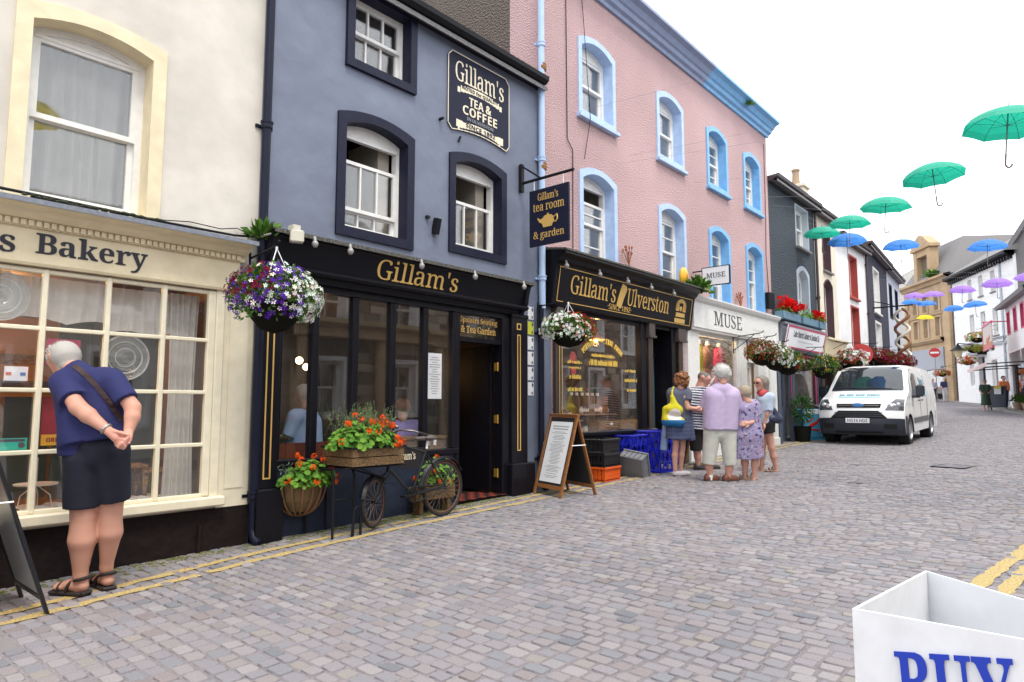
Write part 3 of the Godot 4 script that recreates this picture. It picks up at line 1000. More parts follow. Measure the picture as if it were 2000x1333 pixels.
	for p in [[2.3, 0.33, 0.0], [2.55, 0.28, 0.35]]:
		var st := thing("wooden_stand", "small pale wooden display stool on the bakery window ledge", "display stand", TL * Vector3(p[0], 0.52, -0.35), "wooden stools in the bakery window")
		var sg2 := geo(TL)
		sg2.bx(p[0] - 0.14, p[0] + 0.14, 0.52 + p[1] - 0.03, 0.52 + p[1], -0.46, -0.22, 0.004)
		obj("top", sg2, m("crate_wood", Color(0.46, 0.25, 0.09), 0.6, {"tex": texs.woody2, "ts": 2.0}), st)
		for sx in [-1, 1]:
			for sz in [-1, 1]:
				var lg := geo(TL)
				lg.tube([Vector3(p[0] + sx * 0.11, 0.52 + p[1] - 0.03, -0.34 + sz * 0.09), Vector3(p[0] + sx * 0.13, 0.525, -0.34 + sz * 0.10)], 0.016, 6)
				obj("leg", lg, m("crate_wood"), st)
	var cl := geo(TL)
	var pt := func(i, j): return Vector3(1.5 + i * 0.055, 0.535 + 0.035 * absf(sin(i * 0.9 + j * 0.7)) + 0.012 * sin(j * 2.1), -0.42 + j * 0.05)
	for i in 24:
		for j in 6:
			cl.quad(pt.call(i, j + 1), pt.call(i + 1, j + 1), pt.call(i + 1, j), pt.call(i, j))
	tag(obj("rumpled_cloth", cl, m("curtain")), "rumpled white cloth laid along the bakery window ledge", "cloth")

func poster(called: String, label: String, x0: float, x1: float, y0: float, y1: float, z: float, mt: Material, marks: Array, t := TL) -> Node3D:
	var o := thing(called, label, "notice", t * Vector3((x0 + x1) / 2, y0, z))
	var g := geo(t)
	g.bx(x0, x1, y0, y1, z - 0.003, z)
	obj("sheet", g, mt, o)
	for k in marks:
		var h := geo(t)
		if k[0] == "disc":
			h.lathe(Vector3(k[1], k[2], z + 0.001), [Vector2(k[3], 0.001), Vector2(0, 0.001)], 20, Basis(Vector3.RIGHT, PI / 2))
			for i in h.n.size(): h.n[i] = t.basis.z
			obj("printed_disc", h, k[4], o)
		elif k[0] == "strip":
			h.quad(Vector3(k[1], k[3], z + 0.002), Vector3(k[2], k[3], z + 0.002), Vector3(k[2], k[4], z + 0.002), Vector3(k[1], k[4], z + 0.002))
			obj("printed_band", h, k[5], o)
		elif k[0] == "glyph":
			h.prism(PackedVector2Array([Vector2(-0.035, -0.045), Vector2(-0.012, -0.03), Vector2(0.012, -0.03), Vector2(0.035, -0.045), Vector2(0.018, 0.01), Vector2(0.02, 0.035), Vector2(0, 0.05), Vector2(-0.02, 0.035), Vector2(-0.018, 0.01)]), Transform3D(Basis.IDENTITY, Vector3(k[1], k[2], z + 0.003)), 0.001)
			obj("printed_figure", h, mt, o)
		elif k[0] == "text":
			wall_text(k[1], k[2], t, k[3], k[4], k[5], k[6], z + 0.003, k[7], o)
		elif k[0] == "lines":        # rows of small print
			var y: float = k[4]
			while y > k[3]:
				var w := (float(k[2]) - float(k[1])) * rng.randf_range(0.4, 0.95) / 2
				var xm := (float(k[1]) + float(k[2])) / 2
				h.quad(Vector3(xm - w, y, z + 0.002), Vector3(xm + w, y, z + 0.002), Vector3(xm + w, y + k[5] * 0.35, z + 0.002), Vector3(xm - w, y + k[5] * 0.35, z + 0.002))
				y -= k[5]
			obj("small_print", h, m("ink") if k.size() < 7 else k[6], o)
	return o
# ---------------------------------------------------------------- the slate-blue tea room
func tearoom() -> void:
	var b := thing("tearoom_building", "slate-blue rendered tea room with a black shopfront and navy window surrounds", "building", Vector3(5.4, 0.1, FACE))
	var wa := {"x0": 4.27, "x1": 5.16, "y0": 3.36, "y1": 4.64, "rise": 0.10, "band": 0.11, "band_mat": m("navy"), "proud": 0.03, "deep": 0.14, "fw": 0.045, "head": 4.46, "rail": 0.04,
		"sashes": [[3.60, 4.19, 3, 1, 0.02], [3.40, 3.62, 3, 1, 0.06]], "room": m("room_dark")}
	var wb := {"x0": 5.98, "x1": 6.88, "y0": 3.46, "y1": 4.66, "rise": 0.10, "band": 0.11, "band_mat": m("navy"), "proud": 0.03, "deep": 0.14, "fw": 0.045, "head": 4.48, "rail": 0.04,
		"sashes": [[3.50, 4.12, 3, 1, 0.02]], "room": m("room_dark")}
	var wt := {"x0": 4.34, "x1": 5.17, "y0": 5.32, "y1": 6.16, "band": 0.10, "band_mat": m("navy"), "proud": 0.05, "deep": 0.12, "fw": 0.04, "rail": 0.04,
		"sashes": [[5.73, 6.12, 3, 1, 0.02], [5.36, 5.77, 3, 1, 0.06]], "room": m("room_dark")}
	var shop := {"x0": 3.52, "x1": 6.98, "y0": -0.2, "y1": 2.62, "deep": 0.05}
	wall(b, "wall", TL, 3.27, 7.78, -0.2, 6.24, [wa, wb, wt, shop], m("blue_wall"))
	shell(b, TL, 3.27, 7.78, -0.2, 6.24, 8.0, 2.3, m("blue_wall"), m("slate"), 0.16)
	for w in [wa, wb, wt]: sash_window(b, TL, w)
	for w in [wa, wb]:      # pale shutters and a curtain edge inside the open upper part
		var g := geo(TL)
		g.bx(w.x1 - 0.22, w.x1 - 0.05, w.y0, w.y1, -0.9, -0.28)
		obj("inner_shutter", g, m("room_pale"), b)
	var ns := geo(TL)
	ns.bx(7.785, 8.02, -0.1, 3.45, -0.01, 0.012)
	obj("side_strip", ns, m("blue_wall"), b)
	# gutter along the eave
	var gu := geo(TL)
	sweep_x(gu, [Vector2(0.0, 6.20), Vector2(0.06, 6.20), Vector2(0.12, 6.235), Vector2(0.17, 6.24), Vector2(0.22, 6.28), Vector2(0.23, 6.34), Vector2(0.19, 6.34), Vector2(0.0, 6.32)], 3.27, 7.74)
	obj("gutter", gu, m("iron"), b)
	# painted wall sign
	var sg := geo(TL)
	var oct := PackedVector2Array([Vector2(5.90, 6.08), Vector2(6.96, 6.08), Vector2(7.04, 6.0), Vector2(7.04, 5.08), Vector2(6.98, 5.0)])
	for k in range(1, 10):
		oct.append(Vector2(lerpf(6.98, 5.9, k / 10.0), 5.0 + 0.0 + 0.06 * (1.0 - pow(2.0 * k / 10.0 - 1.0, 2))))
	oct.append(Vector2(5.9, 5.0)); oct.append(Vector2(5.83, 5.07)); oct.append(Vector2(5.83, 6.0))
	sg.prism(oct, Transform3D(Basis.IDENTITY, Vector3(0, 0, 0.001)), 0.02)
	var sp := obj("painted_sign", sg, m("sign_navy", Color(0.012, 0.014, 0.036), 0.55, {"spec": 0.3, "tex": texs.soft, "ts": 0.8}), b)
	sp.set_meta("label", "navy painted wall sign lettered in cream")
	var bd := geo(TL)
	for i in oct.size():
		var p: Vector2 = oct[i]; var q: Vector2 = oct[(i + 1) % oct.size()]
		var ang := (q - p).angle()
		bd.box(Vector3((p.x + q.x) / 2, (p.y + q.y) / 2, 0.022), Vector3(p.distance_to(q) + 0.008, 0.012, 0.006), Basis(Vector3.BACK, ang))
	obj("border", bd, m("cream_letter"), sp)
	var cr := m("cream_letter")
	wall_text("Gillam's", "serif", TL, 5.96, 6.92, 5.70, 5.99, 0.022, cr, sp)
	var rb := geo(TL)
	for k in 12:
		var x0 := 6.06 + k * 0.0633
		var yy := 5.56 + 0.04 * (1.0 - pow((k - 5.5) / 6.0, 2))
		rb.bx(x0, x0 + 0.0633, yy, yy + 0.085, 0.0215, 0.024)
	for s in [0, 1]:
		var q := 6.0 if s == 0 else 6.83
		rb.bx(q, q + 0.05, 5.545, 5.62, 0.0215, 0.023)
	obj("ribbon", rb, cr, sp)
	wall_text("NOTED for QUALITY", "sansbold", TL, 6.08, 6.80, 5.60, 5.665, 0.025, m("sign_navy"), sp)
	wall_text("TEA &", "sansbold", TL, 6.22, 6.66, 5.42, 5.54, 0.022, cr, sp)
	wall_text("COFFEE", "sansbold", TL, 6.10, 6.78, 5.275, 5.40, 0.022, cr, sp)
	wall_text("IN ULVERSTON", "sans", TL, 6.18, 6.70, 5.205, 5.25, 0.022, m("sign_grey", Color(0.3, 0.3, 0.33), 0.6), sp)
	var r2 := geo(TL)
	for k in 12:
		var x0 := 6.10 + k * 0.058
		var yy := 5.065 + 0.035 * (1.0 - pow((k - 5.5) / 6.0, 2))
		r2.bx(x0, x0 + 0.058, yy, yy + 0.08, 0.0215, 0.024)
	for s in [0, 1]:
		var q := 5.98 if s == 0 else 6.79
		r2.bx(q, q + 0.12, 5.055 if s else 5.06, 5.16, 0.0215, 0.023)
		r2.bx(q + 0.03, q + 0.06, 4.995 + 0.03, 5.06, 0.0215, 0.023)
	obj("ribbon", r2, cr, sp)
	wall_text("SINCE 1892", "sansbold", TL, 6.16, 6.74, 5.10, 5.16, 0.025, m("sign_navy"), sp)
	# small things fixed to the wall
	var vt := geo(TL)
	vt.box(Vector3(5.62, 3.62, 0.05), Vector3(0.07, 0.2, 0.08), Basis(Vector3.RIGHT, 0.25))
	vt.tube([Vector3(5.70, 5.06, 0.0), Vector3(5.70, 5.06, 0.07)], 0.02, 8)
	vt.box(Vector3(5.50, 3.72, 0.02), Vector3(0.05, 0.03, 0.04))
	vt.box(Vector3(6.05, 4.90, 0.015), Vector3(0.015, 0.09, 0.03), Basis(Vector3.BACK, -0.4))
	obj("wall_vent", vt, m("iron"), b)
	shopfront_black(b)

func shopfront_black(b: Node3D) -> void:
	var k := m("shop_black")
	var f := geo(TL)
	sweep_x(f, [Vector2(-0.02, 2.64), Vector2(0.10, 2.64), Vector2(0.12, 2.70), Vector2(0.175, 2.71), Vector2(0.20, 2.735), Vector2(0.20, 2.755), Vector2(0.165, 2.775), Vector2(0.235, 3.02), Vector2(0.25, 3.04), Vector2(0.29, 3.05), Vector2(0.29, 3.075), Vector2(-0.02, 3.14)], 3.30, 7.27)
	var fas := obj("fascia", f, k, b)
	fas.set_meta("label", "black fascia board with gilt lettering")
	var t := Transform3D(Basis(Vector3.RIGHT, 0.27), TL * Vector3(0, 2.90, 0.203))
	wall_text("Gillam's", "serif", t, 4.60, 5.86, -0.115, 0.125, 0.0, m("gold"), fas)
	var le := geo(TL)
	sweep_x(le, [Vector2(0.0, 3.142), Vector2(0.296, 3.078), Vector2(0.302, 3.05), Vector2(0.31, 3.05), Vector2(0.31, 3.09), Vector2(0.0, 3.17)], 3.29, 7.30)
	obj("lead_flashing", le, m("lead_mossy", Color(0.20, 0.19, 0.16), 0.8, {"tex": noise_tex("mossy", 0.05, 0.25), "ts": 1.2}), b)
	for x in [3.34, 7.2]:
		var bg := geo(TL)
		bg.prism(PackedVector2Array([Vector2(0, 2.60), Vector2(0.13, 2.66), Vector2(0.22, 2.8), Vector2(0.25, 3.03), Vector2(0, 3.03)]), Transform3D(Basis(Vector3(0, 0, 1), Vector3.UP, Vector3(-1, 0, 0)), Vector3(x + 0.035, 0, 0)), 0.07)
		obj("console", bg, k, b)
	for q in [[3.30, 3.51, 3.355, 3.435, 3.28, 3.56, 0.66], [7.02, 7.36, 7.13, 7.20, 6.96, 7.46, 0.74]]:
		var pg := geo(TL)
		pg.bx(q[0], q[1], 0.55, 2.66, -0.02, 0.10, 0.008)
		pg.bx(q[4], q[5], -0.1, 0.57, -0.02, 0.16, 0.012)
		pg.bx(q[0] - 0.01, q[1] + 0.01, 2.60, 2.65, -0.02, 0.115, 0.006)
		var pil := obj("pilaster", pg, k, b)
		gold_frame(pil, TL, q[2], q[3], q[6], 2.36 if q[0] > 5 else 2.30, 0.10)
		if q[0] > 5: gold_frame(pil, TL, q[2] - 0.01, q[3] + 0.01, 2.43, 2.52, 0.10)
	# stall riser, sill, frame, mullions, panes
	var sr := geo(TL)
	sr.bx(3.50, 6.02, -0.1, 0.76, -0.1, 0.03)
	obj("stall_riser", sr, m("riser_blue", Color(0.028, 0.037, 0.065), 0.55, {"spec": 0.3, "tex": texs.soft, "ts": 0.6, "bump": texs.plaster, "bs": 0.6}), b)
	var fr := geo(TL)
	fr.bx(3.50, 6.04, 0.76, 0.83, -0.06, 0.07, 0.01)
	fr.bx(3.50, 6.98, 2.57, 2.65, -0.06, 0.05)
	for x in [3.52, 3.94, 4.445, 4.97, 5.48, 5.975]:
		fr.bx(x - 0.042, x + 0.042, 0.83, 2.57, -0.05, 0.045, 0.01)
	fr.bx(5.98, 6.06, -0.1, 2.57, -0.10, 0.05, 0.01)
	fr.bx(6.87, 7.02, -0.1, 2.60, -0.10, 0.06, 0.01)
	fr.bx(6.06, 6.87, 2.20, 2.26, -0.10, 0.03)
	var sw := obj("shop_window", fr, k, b)
	var xs := [3.52, 3.94, 4.445, 4.97, 5.48, 5.975]
	for i in 5:
		pane(sw, TL, xs[i] + 0.04, xs[i + 1] - 0.04, 0.83, 2.57, 0.0)
	var tp := pane(sw, TL, 6.06, 6.87, 2.26, 2.57, -0.02)
	wall_text("Upstairs Seating", "serif", TL, 6.09, 6.83, 2.44, 2.535, -0.012, m("gold"), tp)
	wall_text("& Tea Garden", "serif", TL, 6.13, 6.80, 2.325, 2.42, -0.012, m("gold"), tp)
	# door standing open into the shop, hung on brass hinges
	var dg := geo(TL)
	dg.bx(6.80, 6.845, 0.20, 2.19, -0.95, -0.12)
	var door := obj("door", dg, k, b)
	for y in [0.45, 1.18, 1.90]:
		var h := geo(TL)
		h.bx(6.855, 6.868, y - 0.055, y + 0.055, -0.09, -0.02)
		h.tube([Vector3(6.855, y - 0.06, -0.02), Vector3(6.855, y + 0.06, -0.02)], 0.012, 8)
		obj("hinge", h, m("brass", Color(0.72, 0.42, 0.08), 0.3, {"metal": 0.7}), door)
	var ig := geo(TL)                                     # glazed inner leaf on the near side of the lobby
	ig.bx(6.06, 6.10, 0.2, 2.19, -0.85, -0.12)
	ig.bx(6.10, 6.50, 0.2, 0.85, -0.62, -0.58)
	ig.bx(6.42, 6.50, 0.85, 2.19, -0.62, -0.58)
	ig.bx(6.10, 6.42, 2.05, 2.19, -0.62, -0.58)
	obj("inner_door", ig, k, b)
	pane(b, TL, 6.10, 6.42, 0.85, 2.05, -0.60)
	var th := geo(TL)
	th.bx(6.02, 6.98, 0.0, 0.165, -0.9, 0.04)
	obj("threshold", th, m("plinth_brown"), b)
	for i in 9:
		for j in 5:
			var tg := geo(TL)
			tg.bx(6.07 + i * 0.098, 6.07 + i * 0.098 + 0.092, 0.165, 0.172, -0.42 + j * 0.098, -0.42 + j * 0.098 + 0.092)
			obj("floor_tile", tg, m("tile_red", Color(0.25, 0.045, 0.03), 0.4) if (i + j) % 2 == 0 else m("tile_black", Color(0.02, 0.018, 0.018), 0.4), b)
	# stickers on the door glass
	var st := [[6.13, 1.62, "disc", Color(0.25, 0.27, 0.28)], [6.13, 1.32, "disc", Color(0.1, 0.12, 0.12)], [6.12, 1.02, "sq", Color(0.05, 0.1, 0.3)], [6.24, 1.0, "sq", Color(0.1, 0.2, 0.25)], [6.14, 0.80, "sq", Color(0.35, 0.36, 0.36)], [6.27, 0.72, "disc", Color(0.3, 0.3, 0.32)], [6.50, 0.72, "sq", Color(0.03, 0.35, 0.35)], [6.50, 0.55, "sq", Color(0.02, 0.1, 0.4)]]
	for s in st:
		var g := geo(TL)
		if s[2] == "disc":
			g.lathe(Vector3(s[0] + 0.04, s[1] + 0.25, -0.575), [Vector2(0.045, 0.001), Vector2(0, 0.001)], 16, Basis(Vector3.RIGHT, PI / 2))
		else:
			g.bx(s[0], s[0] + 0.09, s[1] + 0.2, s[1] + 0.31, -0.577, -0.574)
		tag(obj("door_sticker", g, m("sticker_%s" % s[3].to_html(), s[3], 0.5)), "small sticker on the glass of the dark tea room door", "sticker", "stickers on the tea room door")
	# bulbs along the fascia and a floodlight
	for x in [3.72, 4.15, 5.15, 6.05, 7.02]:
		var g := geo(TL)
		g.ball(Vector3(x, 3.0, 0.32), Vector3(0.034, 0.04, 0.034), 12, 8)
		var bu := obj("bulb", g, m("bulb_glass", Color(0.27, 0.26, 0.25), 0.1, {"spec": 0.7}), b)
		var h := geo(TL)
		h.tube([Vector3(x, 3.03, 0.32), Vector3(x, 3.07, 0.31), Vector3(x, 3.08, 0.26)], 0.016, 8)
		obj("bulb_holder", h, m("holder_grey", Color(0.3, 0.3, 0.3), 0.5), bu)
	var fl := geo(TL)
	fl.box(Vector3(3.50, 3.03, 0.34), Vector3(0.13, 0.12, 0.09), Basis(Vector3.UP, -0.4), 0.01)
	fl.bx(3.46, 3.54, 3.10, 3.15, 0.24, 0.34)
	fl.tube([Vector3(3.24, 3.02, 0.12), Vector3(3.34, 3.06, 0.24), Vector3(3.46, 3.06, 0.30)], 0.012, 6)
	obj("floodlight", fl, m("flood_cream", Color(0.55, 0.52, 0.44), 0.5), b)
	# the room inside: dark walls, red panelling below, counter and a wall lamp that is lit
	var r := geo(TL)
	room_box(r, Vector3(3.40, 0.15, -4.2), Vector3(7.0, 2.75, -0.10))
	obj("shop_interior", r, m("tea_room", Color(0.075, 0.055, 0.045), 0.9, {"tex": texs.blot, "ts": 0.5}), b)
	var pn := geo(TL)
	for i in 14: pn.bx(3.46 + i * 0.12, 3.46 + i * 0.12 + 0.113, 0.62, 0.97, -0.32, -0.28)
	obj("red_panelling", pn, m("panel_red", Color(0.16, 0.035, 0.015), 0.4), b)
	var ct := geo(TL)
	ct.bx(4.95, 5.98, 0.80, 0.95, -0.5, -0.12)
	ct.bx(4.95, 5.98, 0.95, 0.985, -0.55, -0.10, 0.005)
	obj("window_seat", ct, m("pale_wood"), b)
	for p in [[4.75, 1.95, -1.6], [5.35, 1.92, -2.4]]:
		var l := thing("wall_lamp", "small warm wall lamp glowing inside the tea room", "lamp", TL * Vector3(p[0], p[1], p[2]), "lamps inside the tea room")
		var g := geo(TL)
		g.ball(Vector3(p[0], p[1], p[2]), Vector3(0.05, 0.05, 0.05), 10, 6)
		obj("bulb", g, m("lamp_warm"), l)
		var h := geo(TL)
		h.tube([Vector3(p[0], p[1] + 0.05, p[2]), Vector3(p[0], 2.75, p[2])], 0.006, 6)
		obj("cord", h, m("iron"), l)
		glow(l, Color(1.0, 0.74, 0.45), 0.10, 0.05, Vector3.ZERO)
	poster("menu_sheet", "white printed menu sheet taped inside the tea room window", 5.56, 5.80, 1.45, 2.02, -0.02, m("paper"), [["lines", 5.58, 5.78, 1.50, 1.96, 0.03, m("print_grey", Color(0.35, 0.36, 0.38), 0.7)]])
	# small square plaques in a column beside the drainpipe
	for i in 6:
		var y := 2.62 - i * 0.222
		var pl := thing("wall_plaque", "yellow-green square plaque with dark motif in the column beside the drainpipe" if i == 1 else "white square plaque with small black motifs in the column beside the drainpipe", "plaque", TL * Vector3(7.52, y, 0), "plaques beside the drainpipe")
		var g := geo(TL)
		g.bx(7.475, 7.605, y, y + 0.19, 0.001, 0.012, 0.002)
		obj("plate", g, m("plaque_lime", Color(0.55, 0.58, 0.05), 0.4) if i == 1 else m("paper"), pl)
		var h := geo(TL)
		h.prism(PackedVector2Array([Vector2(0, 0.045), Vector2(-0.02, 0.02), Vector2(-0.016, -0.005), Vector2(0, -0.025), Vector2(0.016, -0.005), Vector2(0.02, 0.02)]), Transform3D(Basis.IDENTITY, Vector3(7.575, y + 0.14, 0.012)), 0.002)
		h.bx(7.54, 7.55, y + 0.015, y + 0.05, 0.012, 0.014)
		h.bx(7.565, 7.585, y + 0.015, y + 0.055, 0.012, 0.014)
		obj("motif", h, m("ink"), pl)
# ---------------------------------------------------------------- the pink house with two shops
func pink_house() -> void:
	var b := thing("pink_building", "tall pink roughcast house with pale blue window surrounds and two shops", "building", Vector3(12.6, 0.25, FACE))
	var sb := m("sky_blue_paint")
	var st := m("strong_blue_paint")
	var cols := [[8.90, 9.84, 1], [11.55, 12.49, 1], [13.81, 14.72, 2], [15.87, 16.78, 2]]
	var holes := []
	for i in 4:
		var c: Array = cols[i]
		var bm: Material = sb if i < 2 else st
		var n: int = c[2]
		holes.append({"x0": c[0], "x1": c[1], "y0": 6.30, "y1": 7.58, "rise": 0.14, "band": 0.10, "band_mat": bm, "deep": 0.17, "fw": 0.06, "sill": bm, "room": m("room_pale"), "proud": 0.03,
			"sashes": [[6.86, 7.36, n, 1 if n == 1 else 2, 0.02], [6.36, 6.90, n, 1 if n == 1 else 2, 0.06]]})
		holes.append({"x0": c[0], "x1": c[1], "y0": 3.66, "y1": 5.27, "rise": 0.14, "band": 0.10, "band_mat": bm, "deep": 0.17, "fw": 0.06, "room": m("room_pale"), "proud": 0.03,
			"sashes": [[4.42, 5.05 if i else 4.82, n, 2, 0.02], [3.70, 4.46, n, 2, 0.06]]})
	var shops := [{"x0": 8.20, "x1": 12.30, "y0": -0.1, "y1": 2.92, "deep": 0.05}, {"x0": 12.95, "x1": 17.0, "y0": -0.1, "y1": 2.95, "deep": 0.05}]
	wall(b, "wall", TL, 7.80, 17.42, -0.1, 8.52, holes + shops, m("pink_wall"))
	for h in holes: sash_window(b, TL, h)
	# its gable, brown pebbledash, stands above the tea room roof
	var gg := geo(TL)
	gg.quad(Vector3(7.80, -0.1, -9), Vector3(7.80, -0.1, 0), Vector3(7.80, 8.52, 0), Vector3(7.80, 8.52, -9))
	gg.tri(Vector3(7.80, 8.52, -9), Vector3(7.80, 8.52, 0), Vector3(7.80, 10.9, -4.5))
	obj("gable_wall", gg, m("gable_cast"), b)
	var qg := geo(TL)
	qg.bx(7.792, 7.84, 5.9, 8.52, -0.62, -0.002)
	obj("pink_return", qg, m("pink_wall"), b)
	var bg := geo(TL)
	bg.quad(Vector3(17.42, -0.1, 0), Vector3(17.42, -0.1, -9), Vector3(17.42, 8.52, -9), Vector3(17.42, 8.52, 0))
	bg.tri(Vector3(17.42, 8.52, 0), Vector3(17.42, 8.52, -9), Vector3(17.42, 10.9, -4.5))
	bg.quad(Vector3(17.42, -0.1, -9), Vector3(7.8, -0.1, -9), Vector3(7.8, 8.52, -9), Vector3(17.42, 8.52, -9))
	obj("side_wall", bg, m("pink_wall"), b)
	var rf := geo(TL)
	rf.quad(Vector3(7.8, 8.80, 0.1), Vector3(17.42, 8.80, 0.1), Vector3(17.42, 10.95, -4.5), Vector3(7.8, 10.95, -4.5))
	rf.quad(Vector3(17.42, 8.6, -9.1), Vector3(7.8, 8.6, -9.1), Vector3(7.8, 10.95, -4.5), Vector3(17.42, 10.95, -4.5))
	obj("roof", rf, m("slate"), b)
	# eaves cornice: grey-blue to the left, strong blue to the right
	var prof := [Vector2(0.0, 8.44), Vector2(0.05, 8.44), Vector2(0.07, 8.50), Vector2(0.13, 8.53), Vector2(0.16, 8.60), Vector2(0.20, 8.62), Vector2(0.26, 8.70), Vector2(0.36, 8.74), Vector2(0.36, 8.80), Vector2(0.0, 8.84)]
	var c1 := geo(TL)
	sweep_x(c1, prof, 7.80, 13.55)
	obj("cornice", c1, m("cornice_grey", Color(0.27, 0.33, 0.50), 0.6, {"tex": texs.soft, "ts": 0.7}), b)
	var c2 := geo(TL)
	sweep_x(c2, prof, 13.553, 17.48)
	obj("cornice", c2, st, b)
	# wires down the wall
	var wg := geo(TL)
	wg.tube([Vector3(8.46, 8.4, 0.02), Vector3(8.47, 5.65, 0.02), Vector3(8.62, 5.5, 0.02), Vector3(8.6, 3.7, 0.02)], 0.008, 5)
	wg.tube([Vector3(8.9, 8.4, 0.02), Vector3(8.92, 7.72, 0.06), Vector3(9.02, 6.15, 0.1), Vector3(8.95, 5.45, 0.02)], 0.006, 5)
	wg.tube([Vector3(17.2, 8.2, 0.02), Vector3(17.15, 6.2, 0.02), Vector3(17.05, 5.2, 0.03), Vector3(17.2, 4.0, 0.02)], 0.008, 5)
	obj("cable", wg, m("iron"), b)
	deli_front(b)
	muse_front(b)
	leaf_tuft("gutter_weed", "green weed rooted in the blue cornice of the pink house", Vector3(15.55, 8.60, FACE + 0.3), 0.16, 60)
	for p in [[10.15, 3.82, "dry rust-brown weed standing above the black delicatessen fascia"], [15.1, 3.62, "dry rust-brown weed standing above the white boutique fascia"]]:
		var dw := Geo.new()
		for i in 14:
			var d := Vector3(rng.randfn(0, 0.09), rng.randf_range(0.2, 0.34), rng.randfn(0, 0.05))
			dw.tube([Vector3(p[0], p[1], FACE + 0.12), Vector3(p[0], p[1], FACE + 0.12) + d], [0.008, 0.004], 4)
			dw.ball(Vector3(p[0], p[1], FACE + 0.12) + d, Vector3(0.016, 0.03, 0.016), 5, 3)
		tag(obj("dry_weed", dw, m("dry_weed", Color(0.32, 0.12, 0.06), 0.9)), p[2], "plant")

func deli_front(b: Node3D) -> void:
	var k := m("shop_black")
	var f := geo(TL)
	sweep_x(f, [Vector2(-0.02, 2.86), Vector2(0.13, 2.86), Vector2(0.15, 2.88), Vector2(0.25, 3.50), Vector2(0.30, 3.52), Vector2(0.33, 3.58), Vector2(0.42, 3.62), Vector2(0.42, 3.66), Vector2(-0.02, 3.72)], 7.86, 12.44)
	var fas := obj("fascia", f, k, b)
	fas.set_meta("label", "black fascia board with gilt lettering and a gilt coach line")
	var t := Transform3D(Basis(Vector3.RIGHT, 0.16), TL * Vector3(0, 3.19, 0.203))
	gold_frame(fas, t, 7.96, 12.34, -0.26, 0.27, 0.0, 0.012)
	wall_text("Gillam's", "serif", t, 8.28, 9.56, -0.11, 0.20, 0.0, m("gold"), fas)
	wall_text("Ulverston", "serif", t, 9.92, 11.42, -0.11, 0.20, 0.0, m("gold"), fas)
	wall_text("·SINCE 1892·", "sans", t, 9.36, 10.10, -0.225, -0.135, 0.0, m("gold"), fas)
	var em := geo(t)
	em.prism(PackedVector2Array([Vector2(-0.11, -0.18), Vector2(0.04, -0.2), Vector2(0.08, -0.02), Vector2(0.13, 0.14), Vector2(0.10, 0.2), Vector2(-0.03, 0.22), Vector2(-0.05, 0.17), Vector2(-0.09, 0.0)]), Transform3D(Basis(Vector3.BACK, -0.12), Vector3(9.74, 0.02, 0.0)), 0.006)
	obj("gilt_emblem", em, m("gold"), fas)
	var e2 := geo(t)
	for q in [[-0.21, 0.21, -0.235, -0.15], [-0.18, 0.18, -0.12, -0.04], [-0.20, -0.08, -0.01, 0.12], [0.08, 0.20, -0.01, 0.12]]:
		e2.bx(11.90 + q[0], 11.90 + q[1], q[2], q[3], 0.0, 0.006)
	for i in 9:
		var a := PI * i / 8.0
		e2.box(Vector3(11.90 + cos(a) * 0.17, 0.07 + sin(a) * 0.12, 0.003), Vector3(0.09, 0.07, 0.006), Basis(Vector3.BACK, a + PI / 2))
	e2.ball(Vector3(11.90, 0.04, 0.0), Vector3(0.06, 0.05, 0.006), 10, 4)
	obj("gilt_crest", e2, m("gold"), fas)
	for x in [8.0, 8.9, 9.75, 10.55, 11.4]:
		var g := geo(TL)
		g.ball(Vector3(x, 3.45, 0.33), Vector3(0.04, 0.046, 0.04), 12, 8)
		var bu := obj("bulb", g, m("bulb_glass"), b)
		var h := geo(TL)
		h.tube([Vector3(x, 3.48, 0.33), Vector3(x, 3.53, 0.32)], 0.018, 8)
		obj("bulb_holder", h, m("holder_grey"), bu)
	var le := geo(TL)
	sweep_x(le, [Vector2(0.0, 3.722), Vector2(0.425, 3.664), Vector2(0.44, 3.66), Vector2(0.44, 3.69), Vector2(0.0, 3.76)], 7.85, 12.46)
	obj("lead_flashing", le, m("lead_mossy"), b)
	# columns, posts and riser
	for q in [[8.02, 8.20, true], [10.62, 10.80, false], [10.82, 11.03, true], [11.78, 11.93, false], [11.95, 12.28, true]]:
		var pg := geo(TL)
		if q[2]:
			pg.tube([Vector3((q[0] + q[1]) / 2, 0.95, 0.06), Vector3((q[0] + q[1]) / 2, 2.62, 0.06)], 0.06, 12)
			pg.bx(q[0], q[1], 0.1, 0.95, -0.05, 0.13, 0.01)
			pg.bx(q[0], q[1], 2.62, 2.88, -0.05, 0.13, 0.01)
			pg.bx(q[0] - 0.015, q[1] + 0.015, 2.60, 2.64, -0.05, 0.15)
		else:
			pg.bx(q[0], q[1], 0.1, 2.88, -0.06, 0.06, 0.008)
		var co := obj("column" if q[2] else "post", pg, m("column_brown", Color(0.06, 0.045, 0.04), 0.35) if q[2] else k, b)
		if q[2] and q[0] < 9.0:
			gold_frame(co, TL, q[0] + 0.05, q[1] - 0.05, 1.05, 2.5, 0.125, 0.012)
	var sr := geo(TL)
	sr.bx(8.02, 11.03, 0.0, 0.88, -0.08, 0.02)
	sr.bx(8.02, 10.70, 0.88, 0.94, -0.10, 0.08, 0.01)
	obj("stall_riser", sr, k, b)
	var fr := geo(TL)
	fr.bx(8.18, 10.64, 2.80, 2.90, -0.06, 0.04)
	fr.bx(11.03, 11.80, 2.80, 2.90, -0.4, 0.04)
	fr.bx(11.03, 11.80, 2.28, 2.36, -0.4, -0.3)
	var sw := obj("shop_window", fr, k, b)
	var big := pane(sw, TL, 8.20, 10.62, 0.94, 2.80, 0.0)
